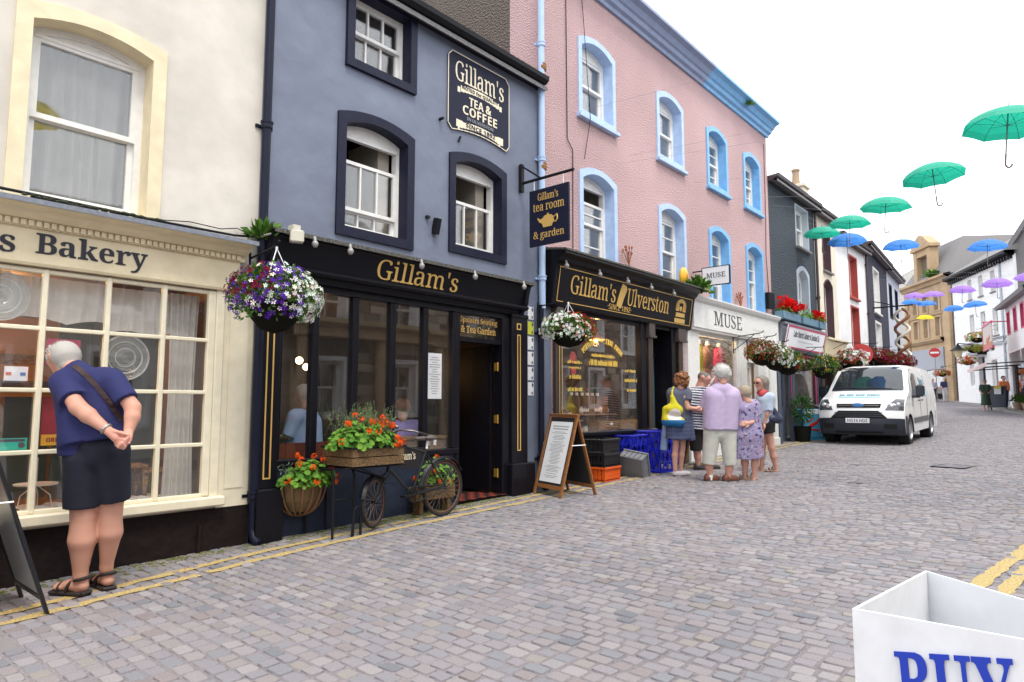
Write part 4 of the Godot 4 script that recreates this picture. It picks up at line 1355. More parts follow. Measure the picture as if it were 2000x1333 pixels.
	# gilded words on the glass
	var word := "PURVEYORS of FINE FOODS"
	for i in word.length():
		if word[i] == " ": continue
		var a := lerpf(2.35, 0.79, i / float(word.length() - 1))
		var o := TL * Vector3(9.45 + cos(a) * 0.82, 1.75 + sin(a) * 0.70, 0.008)
		text(word[i], "serifbold", o, 0.052, 0.085 if word[i] != "o" and word[i] != "f" else 0.06, m("glass_gold", Color(0.80, 0.58, 0.10), 0.4), big, "lettering", Vector3.RIGHT.rotated(Vector3.BACK, a - PI / 2), Vector3.UP.rotated(Vector3.BACK, a - PI / 2), 0.003)
	var sl := geo(TL)
	for q in [[9.12, 9.85, 2.16, 2.22], [9.05, 9.92, 2.02, 2.13], [8.45, 8.85, 2.02, 2.08], [8.48, 8.82, 1.94, 1.98], [8.50, 8.82, 1.78, 1.86], [8.45, 8.85, 1.58, 1.66], [10.15, 10.52, 1.94, 2.0], [10.13, 10.55, 1.77, 1.84], [10.2, 10.52, 1.60, 1.66]]:
		var x: float = q[0]
		while x < q[1] - 0.02:
			sl.bx(x, x + 0.010, q[2] + rng.randf() * 0.012, lerpf(q[2], q[3], rng.randf_range(0.6, 1.0)), 0.004, 0.006)
			x += 0.021 + (0.02 if rng.randf() < 0.15 else 0.0)
	var pr := obj("gilt_small_print", sl, m("glass_gold"), big)
	pr.set_meta("kind", "stuff")
	pane(sw, TL, 11.05, 11.78, 2.36, 2.80, -0.33)
	var dr := geo(TL)
	dr.bx(11.05, 11.12, 0.2, 2.28, -0.40, -0.33)
	dr.bx(11.71, 11.78, 0.2, 2.28, -0.40, -0.33)
	dr.bx(11.12, 11.71, 0.2, 0.9, -0.40, -0.34)
	dr.bx(11.12, 11.71, 2.18, 2.28, -0.40, -0.33)
	dr.bx(11.12, 11.71, 0.9, 0.96, -0.40, -0.33)
	var door := obj("door", dr, m("door_teal", Color(0.02, 0.10, 0.12), 0.4), b)
	pane(door, TL, 11.12, 11.71, 0.96, 2.18, -0.36)
	var rv := geo(TL)
	rv.bx(11.03, 11.045, 0.1, 2.85, -0.5, 0.0)
	rv.bx(11.785, 11.80, 0.1, 2.85, -0.5, 0.0)
	obj("door_recess", rv, k, b)
	poster("door_notice", "white sheet with photographs taped to the delicatessen door", 11.2, 11.5, 1.55, 1.95, -0.33, m("paper"), [["strip", 11.23, 11.33, 1.75, 1.90, m("ink")], ["strip", 11.36, 11.47, 1.75, 1.90, m("print_grey")]])
	poster("door_poster", "pale green poster low on the delicatessen door", 11.2, 11.62, 1.0, 1.38, -0.33, m("poster_green", Color(0.22, 0.40, 0.36), 0.5), [["disc", 11.33, 1.27, 0.05, m("paper")], ["strip", 11.2, 11.62, 1.0, 1.06, m("sticker_teal")]])
	var r := geo(TL)
	room_box(r, Vector3(8.05, 0.3, -3.6), Vector3(12.2, 2.95, -0.12))
	obj("shop_interior", r, m("deli_room", Color(0.17, 0.13, 0.10), 0.9, {"tex": texs.blot, "ts": 0.5}), b)
	# pendant lamps in the window
	for p in [[9.35, 2.55, -0.45], [10.15, 2.55, -0.6]]:
		var l := thing("pendant_lamp", "peach glass pendant lamp lit behind the delicatessen window", "lamp", TL * Vector3(p[0], p[1], p[2]), "pendants in the delicatessen window")
		var g := geo(TL)
		g.lathe(Vector3(p[0], p[1], p[2]), [Vector2(0.17, 0), Vector2(0.15, 0.04), Vector2(0.07, 0.10), Vector2(0.03, 0.13)], 18)
		obj("lamp_shade", g, m("shade_peach", Color(0.62, 0.33, 0.16), 0.4), l)
		var bb := geo(TL)
		bb.ball(Vector3(p[0], p[1] + 0.0, p[2]), Vector3(0.04, 0.05, 0.04), 10, 6)
		obj("bulb", bb, m("lamp_warm"), l)
		var cdg := geo(TL)
		cdg.tube([Vector3(p[0], p[1] + 0.13, p[2]), Vector3(p[0], 2.95, p[2])], 0.006, 5)
		obj("cord", cdg, m("iron"), l)
		glow(l, Color(1.0, 0.76, 0.48), 0.22, 0.06, Vector3(0, -0.07, 0))
	deli_goods(b)

func deli_goods(b: Node3D) -> void:
	var wood := m("crate_wood")
	var sg := geo(TL)
	sg.bx(8.20, 10.62, 0.80, 0.90, -0.9, -0.13)
	for q in [[8.25, 8.75, 1.32, -0.45], [8.65, 9.35, 1.12, -0.5], [9.30, 10.5, 1.22, -0.55], [8.25, 8.7, 1.62, -0.6]]:
		sg.bx(q[0], q[1], q[2] - 0.025, q[2], q[3] - 0.16, q[3] + 0.16)
	for x in [9.32, 9.78, 10.2]:
		sg.bx(x - 0.012, x + 0.012, 0.90, 1.52, -0.72, -0.40)
	obj("display_shelves", sg, wood, b)
	var crate := func(x: float, y: float, z: float, w: float, h: float, label: String):
		var c := thing("wooden_box", label, "box", TL * Vector3(x, y, z))
		var g := geo(TL)
		for s in [0, 1]:
			g.bx(x - w / 2, x + w / 2, y, y + h, z - 0.13 + s * 0.245, z - 0.115 + s * 0.245)
			g.bx(x - w / 2 + s * (w - 0.015), x - w / 2 + 0.015 + s * (w - 0.015), y, y + h, z - 0.115, z + 0.115)
		g.bx(x - w / 2 + 0.015, x + w / 2 - 0.015, y, y + 0.012, z - 0.115, z + 0.115)
		obj("boards", g, wood, c)
	crate.call(8.45, 1.62, -0.6, 0.4, 0.20, "open wooden box of bottles on the upper delicatessen shelf")
	crate.call(8.42, 1.335, -0.40, 0.30, 0.10, "shallow wooden box of dark bottles behind the delicatessen glass")
	var kinds := {
		"wine_bottle": [[Vector2(0.037, 0), Vector2(0.038, 0.17), Vector2(0.030, 0.20), Vector2(0.014, 0.235), Vector2(0.014, 0.30), Vector2(0, 0.30)], "dark wine bottle", "bottle"],
		"glass_jar": [[Vector2(0.042, 0), Vector2(0.046, 0.02), Vector2(0.046, 0.09), Vector2(0.038, 0.105), Vector2(0.040, 0.108), Vector2(0.040, 0.125), Vector2(0, 0.125)], "squat glass jar", "jar"],
		"oil_bottle": [[Vector2(0.03, 0), Vector2(0.03, 0.15), Vector2(0.012, 0.18), Vector2(0.012, 0.22), Vector2(0, 0.22)], "slim green oil bottle", "bottle"]}
	var tones := [Color(0.01, 0.012, 0.01), Color(0.16, 0.02, 0.03), Color(0.03, 0.12, 0.03), Color(0.35, 0.20, 0.03), Color(0.20, 0.03, 0.12), Color(0.06, 0.05, 0.14), Color(0.4, 0.38, 0.3)]
	var names := ["black", "dark red", "green", "amber", "plum", "blue", "pale"]
	var put := func(kind: String, x: float, y: float, z: float, tone: int, where: String):
		var d: Array = kinds[kind]
		var c := thing(kind, "%s %s %s" % [names[tone], d[1].replace("dark ", "").replace("green ", ""), where], d[2], TL * Vector3(x, y, z), "bottles and jars " + where)
		var g := geo(TL)
		g.lathe(Vector3(x, y, z), d[0], 12)
		obj("body", g, m("good_%d" % tone, tones[tone], 0.12), c)
		var h := geo(TL)
		var r: float = d[0][1].x + 0.001
		h.lathe(Vector3(x, y, z), [Vector2(r, 0.035), Vector2(r, 0.085)], 12)
		obj("paper_label", h, m("label_paper", Color(0.6, 0.57, 0.48), 0.7), c)
	for i in 5: put.call("wine_bottle", 8.30 + i * 0.085, 1.634, -0.6, [0, 0, 1, 0, 2][i], "in the upper wooden box of the delicatessen window")
	for i in 5: put.call("wine_bottle", 8.30 + i * 0.085, 1.35, -0.40, [0, 0, 0, 3, 0][i], "in the shallow box of the delicatessen window")
	for i in 7: put.call("glass_jar", 8.70 + i * 0.095, 1.12, -0.5, [1, 6, 2, 3, 4, 6, 1][i], "on the low shelf of the delicatessen window")
	for i in 11: put.call("glass_jar", 9.38 + i * 0.10, 1.22, -0.55, [4, 1, 6, 5, 4, 1, 5, 4, 6, 5, 1][i], "on the long shelf of the delicatessen window")
	for i in 6: put.call("oil_bottle", 9.40 + i * 0.16, 1.50, -0.62, [2, 5, 2, 1, 2, 5][i], "on the glass top shelf of the delicatessen window")
	var gl := geo(TL)
	gl.bx(9.30, 10.5, 1.488, 1.499, -0.75, -0.45)
	obj("glass_shelf", gl, m("glass"), b)
	for i in 7: put.call("glass_jar", 8.42 + i * 0.15, 0.90, -0.28, [6, 3, 3, 6, 3, 5, 6][i], "on the window board of the delicatessen")
	var cr := thing("slatted_wooden_crate", "long slatted wooden crate with a white card on the deli window board", "crate", TL * Vector3(10.0, 0.9, 0.02))
	for y in [0.955, 1.035]:
		for z in [-0.24, -0.05]:
			var g := geo(TL)
			g.bx(9.42, 10.62, y, y + 0.07, z - 0.008, z + 0.008)
			obj("slat", g, wood, cr)
	for x in [9.42, 10.0, 10.61]:
		var g := geo(TL)
		g.bx(x - 0.02, x + 0.02, 0.94, 1.12, -0.23, -0.06)
		obj("post", g, wood, cr)
	var cd := geo(TL)
	cd.bx(9.72, 9.80, 1.03, 1.075, -0.04, -0.038)
	obj("card", cd, m("paper"), cr)
	poster("photo_card", "white card with three grey photographs inside the deli window", 8.30, 8.62, 1.88, 2.10, -0.3, m("paper"), [["strip", 8.34, 8.40, 1.92, 2.04, m("print_grey")], ["strip", 8.44, 8.50, 1.92, 2.06, m("print_grey")], ["strip", 8.54, 8.59, 1.92, 2.03, m("print_grey")]])
	var ll := geo(TL)
	ll.prism(PackedVector2Array([Vector2(-0.10, 0.0), Vector2(0.10, 0.0), Vector2(0.09, 0.12), Vector2(0.04, 0.19), Vector2(-0.04, 0.19), Vector2(-0.09, 0.12)]), Transform3D(Basis.IDENTITY, Vector3(9.0, 2.06, -0.3)), 0.02)
	ll.prism(PackedVector2Array([Vector2(-0.09, -0.02), Vector2(0.09, -0.02), Vector2(0.06, -0.14), Vector2(-0.05, -0.15)]), Transform3D(Basis.IDENTITY, Vector3(9.0, 2.02, -0.3)), 0.02)
	tag(obj("red_shop_ornament", ll, m("ornament_red", Color(0.45, 0.04, 0.05), 0.4)), "red lantern-shaped ornament hanging in the delicatessen window", "ornament")

func muse_front(b: Node3D) -> void:
	var wp := m("white_paint")
	var f := geo(TL)
	sweep_x(f, [Vector2(-0.02, 2.90), Vector2(0.16, 2.90), Vector2(0.16, 2.94), Vector2(0.19, 2.95), Vector2(0.19, 3.46), Vector2(0.24, 3.50), Vector2(0.28, 3.56), Vector2(0.28, 3.59), Vector2(-0.02, 3.64)], 12.50, 17.28)
	var fas := obj("fascia", f, wp, b)
	fas.set_meta("label", "white fascia board lettered MUSE")
	wall_text("MUSE", "serif", TL, 13.45, 14.92, 3.06, 3.36, 0.192, m("grey_letter", Color(0.05, 0.05, 0.06), 0.5), fas)
	var sm := geo(TL)
	for i in 2:
		for j in 9: sm.bx(15.6 + j * 0.085 + i * 0.03, 15.66 + j * 0.085 + i * 0.03, 3.12 - i * 0.09, 3.15 - i * 0.09, 0.19, 0.192)
	obj("small_print", sm, m("print_pale", Color(0.55, 0.55, 0.55), 0.7), fas)
	for q in [[12.44, 12.95], [15.0, 15.45], [16.15, 16.65], [16.9, 17.35]]:
		var pg := geo(TL)
		pg.bx(q[0], q[1], 0.2, 2.90, -0.05, 0.08, 0.01)
		pg.bx(q[0] - 0.02, q[1] + 0.02, 0.1, 0.55, -0.05, 0.11, 0.01)
		obj("pilaster", pg, wp, b)
	var fr := geo(TL)
	fr.bx(12.95, 15.0, 0.2, 0.85, -0.05, 0.03)
	fr.bx(12.95, 15.0, 0.85, 0.92, -0.06, 0.07, 0.01)
	fr.bx(12.95, 15.0, 2.82, 2.90, -0.05, 0.04)
	fr.bx(12.95, 13.01, 0.92, 2.82, -0.05, 0.04)
	fr.bx(14.94, 15.0, 0.92, 2.82, -0.05, 0.04)
	fr.bx(15.45, 16.15, 2.38, 2.46, -0.2, 0.02)
	fr.bx(15.45, 16.15, 2.80, 2.90, -0.2, 0.04)
	fr.bx(16.65, 16.9, 0.2, 2.90, -0.05, 0.04)
	var sw := obj("shop_window", fr, wp, b)
	pane(sw, TL, 13.01, 14.94, 0.92, 2.82, 0.0)
	pane(sw, TL, 15.45, 16.15, 2.46, 2.80, -0.1)
	var dr := geo(TL)
	dr.bx(15.47, 15.58, 0.3, 2.38, -0.16, -0.1)
	dr.bx(16.02, 16.13, 0.3, 2.38, -0.16, -0.1)
	dr.bx(15.58, 16.02, 0.3, 1.0, -0.15, -0.11)
	dr.bx(15.58, 16.02, 2.26, 2.38, -0.16, -0.1)
	var door := obj("door", dr, wp, b)
	pane(door, TL, 15.58, 16.02, 1.0, 2.26, -0.13)
	var r := geo(TL)
	room_box(r, Vector3(12.9, 0.3, -3.0), Vector3(16.5, 2.95, -0.17))
	obj("shop_interior", r, m("muse_room", Color(0.42, 0.38, 0.33), 0.9, {"tex": texs.blot, "ts": 0.5}), b)
	for p in [[13.2, 2.80, -0.5], [13.75, 2.74, -0.5], [14.15, 2.72, -0.55]]:
		var l := thing("ceiling_spotlight", "small bright spotlight in the boutique window ceiling", "light", TL * Vector3(p[0], p[1], p[2]), "spotlights in the boutique window")
		var g := geo(TL)
		g.tube([Vector3(p[0], p[1], p[2]), Vector3(p[0], p[1] + 0.1, p[2] - 0.06)], 0.045, 10)
		g.tube([Vector3(p[0], p[1] + 0.1, p[2] - 0.06), Vector3(p[0], 2.95, p[2] - 0.06)], 0.008, 6)
		obj("housing", g, m("holder_grey"), l)
		var h := geo(TL)
		h.ball(Vector3(p[0], p[1] - 0.005, p[2] + 0.005), Vector3(0.042, 0.03, 0.042), 10, 6)
		obj("lens", h, m("lamp_warm"), l)
		glow(l, Color(1.0, 0.86, 0.66), 0.35, 0.05, Vector3(0, -0.06, 0.02))
	var pf := geo(TL)
	pf.bx(13.0, 14.96, 0.3, 0.62, -0.7, -0.06)
	obj("window_platform", pf, wp, b)
	# dressed shop dummies
	for q in [[13.66, Color(0.55, 0.52, 0.04), "lime yellow", 0.13], [14.10, Color(0.22, 0.10, 0.08), "brown patterned", 0.17], [14.70, Color(0.52, 0.02, 0.12), "magenta red", 0.20]]:
		var d := thing("shop_dummy", "headless shop dummy in a %s dress behind the boutique glass" % q[1 + 1], "mannequin", TL * Vector3(q[0], 0.62, -0.27))
		var g := geo(TL)
		var o := Vector3(q[0], 0.62, -0.27)
		var w: float = q[3]
		var prof := [Vector2(w * 1.15, 0.75), Vector2(w * 1.1, 1.1), Vector2(w * 0.95, 1.35), Vector2(w * 0.78, 1.55), Vector2(w * 0.95, 1.75), Vector2(w * 1.0, 1.9), Vector2(w * 0.75, 2.03), Vector2(0.05, 2.08)]
		g.lathe(o, prof, 16, Basis.from_scale(Vector3(1, 1, 0.7)))
		obj("dress", g, m("dress_%s" % q[1].to_html(), q[1], 0.7, {"tex": texs.grain, "ts": 3.0}), d)
		var n := geo(TL)
		n.lathe(o, [Vector2(0.05, 2.07), Vector2(0.045, 2.16), Vector2(0, 2.18)], 12)
		n.tube([o + Vector3(0, 0.0, 0), o + Vector3(0, 0.8, 0)], 0.02, 8)
		n.lathe(o, [Vector2(0.16, 0), Vector2(0.16, 0.02), Vector2(0, 0.03)], 16)
		obj("stand", n, m("white_paint"), d)
	poster("yellow_notice", "small yellow notice stuck inside the boutique window", 14.66, 14.92, 1.42, 1.66, -0.02, m("notice_yellow", Color(0.75, 0.55, 0.02), 0.5), [["lines", 14.68, 14.90, 1.46, 1.60, 0.05]])
# ---------------------------------------------------------------- the rest of the row up the hill
func plain_house(called: String, label: String, t: Transform3D, x0: float, x1: float, y0: float, eave: float, wm: Material, wins: Array, rise := 1.9, shop_top := 3.4, shop := {}) -> Node3D:
	var b := thing(called, label, "building", t * Vector3((x0 + x1) / 2, y0, 0))
	var holes := wins.duplicate()
	if shop: holes.append(shop)
	wall(b, "wall", t, x0, x1, y0 - 0.3, eave, holes, wm)
	shell(b, t, x0, x1, y0 - 0.3, eave, 8.0, rise, wm, m("slate"))
	for w in wins: sash_window(b, t, w)
	var g := geo(t)
	sweep_x(g, [Vector2(0.0, eave - 0.08), Vector2(0.08, eave - 0.08), Vector2(0.20, eave - 0.02), Vector2(0.28, eave), Vector2(0.30, eave + 0.08), Vector2(0.0, eave + 0.06)], x0, x1)
	obj("gutter", g, m("gutter_brown", Color(0.05, 0.035, 0.04), 0.5), b)
	return b

func shop_front(b: Node3D, t: Transform3D, x0: float, x1: float, y0: float, fy0: float, fy1: float, fm: Material, pm: Material, door_left: bool, interior: Material) -> void:
	var f := geo(t)
	sweep_x(f, [Vector2(-0.02, fy0), Vector2(0.15, fy0), Vector2(0.22, fy1), Vector2(0.30, fy1 + 0.04), Vector2(0.30, fy1 + 0.09), Vector2(-0.02, fy1 + 0.14)], x0, x1)
	obj("fascia", f, fm, b)
	var dx0 := x0 + 0.25 if door_left else x1 - 1.1
	var wx0 := x0 + 1.2 if door_left else x0 + 0.25
	var wx1 := x1 - 0.25 if door_left else x1 - 1.25
	var fr := geo(t)
	for x in [x0, wx0 - 0.1, wx1, x1 - 0.2]:
		fr.bx(x, x + 0.18, y0 - 0.2, fy0, -0.06, 0.08, 0.01)
	fr.bx(wx0, wx1, y0 - 0.2, y0 + 0.7, -0.05, 0.03)
	fr.bx(wx0, wx1, y0 + 0.7, y0 + 0.77, -0.06, 0.08)
	fr.bx(wx0, wx1, fy0 - 0.1, fy0, -0.05, 0.04)
	var sw := obj("shop_window", fr, pm, b)
	pane(sw, t, wx0 + 0.05, wx1, y0 + 0.77, fy0 - 0.1, 0.0)
	var d := geo(t)
	d.bx(dx0, dx0 + 0.85, y0 - 0.1, y0 + 0.9, -0.18, -0.13)
	d.bx(dx0, dx0 + 0.12, y0 + 0.9, fy0 - 0.4, -0.18, -0.13)
	d.bx(dx0 + 0.73, dx0 + 0.85, y0 + 0.9, fy0 - 0.4, -0.18, -0.13)
	d.bx(dx0, dx0 + 0.85, fy0 - 0.4, fy0 - 0.3, -0.18, -0.13)
	var door := obj("door", d, pm, b)
	pane(door, t, dx0 + 0.12, dx0 + 0.73, y0 + 0.9, fy0 - 0.4, -0.15)
	var r := geo(t)
	room_box(r, Vector3(x0 + 0.1, y0, -2.6), Vector3(x1 - 0.1, fy0 + 0.05, -0.2))
	obj("shop_interior", r, interior, b)

func rest_of_row() -> void:
	var dark := m("room_dark")
	var gy0 := gy(19.0)
	var rc := {"tex": noise_tex("cast3", 0.09, 0.55, 1.0, FastNoiseLite.TYPE_SIMPLEX_SMOOTH, 2), "ts": 0.9, "bump": texs.roughcast, "bs": 1.4}
	var grey := m("slate_grey_wall", Color(0.10, 0.125, 0.16), 0.9, rc)
	var pale := m("pale_surround", Color(0.42, 0.46, 0.52), 0.6)
	var w1 := {"x0": 19.55, "x1": 20.6, "y0": 5.95, "y1": 7.1, "band": 0.05, "band_mat": pale, "deep": 0.15, "room": dark, "sill": m("slate"), "sashes": [[6.5, 7.04, 2, 1], [6.0, 6.54, 2, 1, 0.06]]}
	var w2 := {"x0": 19.55, "x1": 20.42, "y0": 3.8, "y1": 5.25, "rise": 0.2, "band": 0.12, "band_mat": pale, "deep": 0.18, "room": dark, "sashes": [[4.4, 4.98, 2, 1], [3.85, 4.44, 2, 1, 0.06]]}
	var t := TL
	var b := plain_house("roughcast_house", "dark grey roughcast house above a seafood shop with red window-box flowers", t, 17.44, 21.2, gy0, 7.35, grey, [w1, w2], 1.9, 3.4, {"x0": 17.6, "x1": 20.9, "y0": 0.1, "y1": 2.80, "deep": 0.05})
	var white := m("white_paint")
	shop_front(b, t, 17.46, 20.95, gy0, 2.80, 3.42, m("grey_fascia", Color(0.30, 0.32, 0.36), 0.6), m("shop_grey", Color(0.07, 0.09, 0.13), 0.5), true, m("room_pale"))
	var pf := geo(t)
	for q in [[18.55, 18.61, 1.2, 2.72], [20.62, 20.68, 1.2, 2.72]]: pf.bx(q[0], q[1], q[2], q[3], 0.03, 0.05)
	pf.bx(18.55, 20.68, 2.70, 2.75, 0.03, 0.05)
	obj("pink_trim", pf, m("trim_pink", Color(0.50, 0.05, 0.13), 0.5), b)
	var sb := thing("seafood_sign", "tilted white sign board with red border above the seafood shop", "sign", t * Vector3(18.8, 2.85, 0.3))
	var st := Transform3D(Basis(Vector3.RIGHT, 0.22), t * Vector3(0, 3.13, 0.33))
	var sg := geo(st)
	sg.bx(17.48, 20.6, -0.29, 0.30, -0.03, 0.0, 0.005)
	obj("board", sg, m("paper"), sb)
	var eg := geo(st)
	eg.bx(17.48, 20.6, 0.25, 0.30, 0.001, 0.008)
	eg.bx(17.48, 20.6, -0.29, -0.25, 0.001, 0.008)
	eg.bx(20.55, 20.6, -0.25, 0.25, 0.001, 0.008)
	eg.bx(17.48, 17.53, -0.25, 0.25, 0.001, 0.008)
	obj("border", eg, m("trim_pink"), sb)
	wall_text("Lake District Lobster & Seafood Co.", "serif", st, 17.95, 20.1, 0.02, 0.19, 0.003, m("ink"), sb)
	var sp := geo(st)
	for j in 16: sp.bx(18.35 + j * 0.08, 18.41 + j * 0.08, -0.10, -0.06, 0.0, 0.003)
	obj("small_print", sp, m("print_pale"), sb)
	# cream house
	var cr := m("cream_house", Color(0.74, 0.66, 0.54), 0.8, {"tex": texs.streak, "ts": 0.3})
	var brown := m("brown_reveal", Color(0.07, 0.035, 0.045), 0.6)
	var c1 := {"x0": 22.05, "x1": 22.8, "y0": 5.62, "y1": 6.95, "deep": 0.2, "band": 0.04, "band_mat": brown, "room": dark, "sill": m("slate"), "sashes": [[6.2, 6.9, 1, 1], [5.67, 6.24, 1, 1, 0.06]]}
	var c2 := {"x0": 22.0, "x1": 22.85, "y0": 3.5, "y1": 5.3, "rise": 0.2, "deep": 0.2, "band": 0.04, "band_mat": brown, "room": dark, "sashes": [[4.4, 5.05, 1, 1], [3.55, 4.44, 1, 1, 0.06]]}
	var g1 := gy(22.3)
	var cb := plain_house("cream_narrow_house", "narrow cream house with brown window reveals and a clay chimney", t, 21.2, 23.42, g1, 7.3, cr, [c1, c2], 1.9, 3.3, {"x0": 21.3, "x1": 23.3, "y0": 0.1, "y1": 2.8, "deep": 0.05})
	chimney(cb, t, 22.6, 7.5, -0.9, 0.5, 1.0, 1, cr)
	shop_front(cb, t, 21.22, 23.4, g1, 2.85, 3.3, m("cream_trim"), m("shop_brown", Color(0.04, 0.02, 0.015), 0.4), true, dark)
	# white house with red reveals
	var red := m("red_reveal", Color(0.36, 0.05, 0.04), 0.6)
	var r1 := {"x0": 25.0, "x1": 25.95, "y0": 5.15, "y1": 6.55, "deep": 0.2, "band": 0.06, "band_mat": red, "room": dark, "sill": red, "sashes": [[5.85, 6.5, 1, 1], [5.2, 5.89, 1, 1, 0.06]]}
	var r2 := {"x0": 25.0, "x1": 25.95, "y0": 3.3, "y1": 4.75, "deep": 0.2, "band": 0.06, "band_mat": red, "room": dark, "sill": red, "sashes": [[4.0, 4.7, 1, 1], [3.35, 4.04, 1, 1, 0.06]]}
	var g2 := gy(25.3)
	var wb := plain_house("white_red_house", "white rendered house with red window reveals over a dark shopfront", t, 23.42, 27.25, g2, 7.0, m("white_wall"), [r1, r2], 1.8, 3.0, {"x0": 23.6, "x1": 27.1, "y0": 0.2, "y1": 2.6, "deep": 0.05})
	shop_front(wb, t, 23.45, 27.2, g2, 2.55, 3.0, m("shop_black"), m("shop_black"), false, dark)
	# navy house and pale grey house, where the row turns a little
	var dirv := Vector3(9.8, 0, -0.75).normalized()
	var t2 := Transform3D(Basis(dirv, Vector3.UP, dirv.cross(Vector3.UP)), Vector3(27.25, 0, -6.22))
	var nv := m("navy_wall", Color(0.07, 0.075, 0.125), 0.85, rc)
	var n1 := {"x0": 1.9, "x1": 3.2, "y0": 5.1, "y1": 6.75, "band": 0.08, "band_mat": white, "deep": 0.12, "room": dark, "sill": white, "sashes": [[5.9, 6.68, 1, 1], [5.15, 5.94, 1, 1, 0.06]]}
	var n2 := {"x0": 1.9, "x1": 3.2, "y0": 3.0, "y1": 4.6, "band": 0.08, "band_mat": white, "deep": 0.12, "room": dark, "sashes": [[3.8, 4.54, 1, 1], [3.05, 3.84, 1, 1, 0.06]]}
	var g3 := gy(30.0)
	var nb := plain_house("navy_house", "navy roughcast house with white windows behind a hanging bottle-shaped sign", t2, 0.02, 5.6, g3, 7.4, nv, [n1, n2], 1.9, 3.0, {"x0": 0.2, "x1": 5.4, "y0": 0.4, "y1": 2.5, "deep": 0.05})
	shop_front(nb, t2, 0.05, 5.55, g3, 2.5, 2.95, m("grey_fascia"), m("shop_black"), false, dark)
	var pg := m("pale_grey_wall", Color(0.50, 0.54, 0.62), 0.8, {"tex": texs.streak, "ts": 0.3})
	var nvy := m("navy")
	var p1 := {"x0": 6.2, "x1": 6.95, "y0": 5.3, "y1": 6.7, "deep": 0.2, "band": 0.08, "band_mat": nvy, "frame": nvy, "room": dark, "sashes": [[5.35, 6.65, 1, 2]]}
	var p2 := {"x0": 8.1, "x1": 8.9, "y0": 5.3, "y1": 6.7, "deep": 0.2, "band": 0.08, "band_mat": nvy, "frame": nvy, "room": dark, "sashes": [[5.35, 6.65, 1, 2]]}
	var p3 := {"x0": 8.1, "x1": 8.9, "y0": 2.6, "y1": 4.6, "deep": 0.2, "band": 0.08, "band_mat": nvy, "frame": nvy, "room": dark, "sashes": [[2.65, 4.55, 1, 2]]}
	var lb := plain_house("pale_grey_house", "pale grey rendered house with navy windows ending the left row", t2, 5.62, 9.9, gy(35.0), 7.35, pg, [p1, p2, p3], 1.9)
	var sf := geo(t2)
	sweep_x(sf, [Vector2(-0.02, 2.1), Vector2(0.15, 2.1), Vector2(0.25, 2.4), Vector2(0.32, 2.45), Vector2(-0.02, 2.55)], 5.64, 7.9)
	obj("fascia", sf, m("shop_black"), lb)
	# downpipes between the houses
	for p in [[21.18, "brown drainpipe between the grey roughcast and cream narrow houses"], [27.2, "dark drainpipe between the white and navy houses"]]:
		drainpipe("drainpipe", p[1], p[0], gy(p[0]), 7.2, m("gutter_brown"))

func left_row() -> void:
	bakery()
	tearoom()
	pink_house()
	rest_of_row()
	drainpipe("drainpipe", "dark blue-black drainpipe between the bakery and tea room", 3.29, 0.06, 8.2, m("pipe_navy", Color(0.010, 0.012, 0.028), 0.45, {"spec": 0.3}), 0.07, 0.042)
	drainpipe("drainpipe", "black lower drainpipe beside the column of plaques", 7.72, 0.15, 2.85, m("pipe_navy"), 0.06, 0.045)
	var bp := drainpipe("drainpipe", "pale blue upper drainpipe where the pink house meets the tea room", 7.74, 2.80, 9.0, m("pipe_blue", Color(0.42, 0.56, 0.80), 0.5, {"tex": texs.blot, "ts": 0.8}), 0.07, 0.05, false)
	for y in [4.92, 6.5]:
		var g := geo(TL)
		g.lathe(Vector3(7.76, y, 0.07), [Vector2(0.052, 0), Vector2(0.066, 0.01), Vector2(0.07, 0.06), Vector2(0.06, 0.08), Vector2(0.066, 0.1), Vector2(0.052, 0.12)], 12)
		obj("rusty_collar", g, m("rust", Color(0.30, 0.14, 0.05), 0.9, {"tex": texs.grain, "ts": 4.0}), bp)
# ---------------------------------------------------------------- plants
func leaf(g: Geo, o: Vector3, d: Vector3, l: float, w: float) -> void:     # a folded diamond leaf
	var s := Geo.across(d).rotated(d.normalized(), rng.randf() * TAU)
	var up := d.normalized().cross(s)
	var tip := o + d.normalized() * l
	var mid := o + d.normalized() * l * 0.45 - up * l * 0.08
	g.tri(o, mid + s * w / 2, tip)
	g.tri(o, tip, mid - s * w / 2)

func green() -> Color:
	return Color(0.055, 0.14, 0.018).lerp(Color(0.11, 0.21, 0.03), rng.randf()).lerp(Color(0.03, 0.08, 0.015), rng.randf() * 0.5)

func flower(g: Geo, o: Vector3, n: Vector3, r: float, c: Color, heart := Color(0, 0, 0, 0)) -> void:     # five petals on a shallow cup
	var s := Geo.across(n).rotated(n, rng.randf() * TAU)
	var q := n.cross(s)
	g.paint(c * Color(rng.randf_range(0.8, 1.1), rng.randf_range(0.8, 1.1), rng.randf_range(0.85, 1.1)))
	for k in 5:
		var a := TAU * k / 5
		var e := s * cos(a) + q * sin(a)
		var f := s * cos(a + 0.75) + q * sin(a + 0.75)
		var h := s * cos(a + 0.375) + q * sin(a + 0.375)
		g.tri(o, o + e * r * 0.8 + n * r * 0.3, o + h * r + n * r * 0.2)
		g.tri(o, o + h * r + n * r * 0.2, o + f * r * 0.8 + n * r * 0.3)
	if heart.a > 0.0:
		g.paint(heart)
		g.ball(o + n * r * 0.15, Vector3.ONE * r * 0.18, 5, 3)

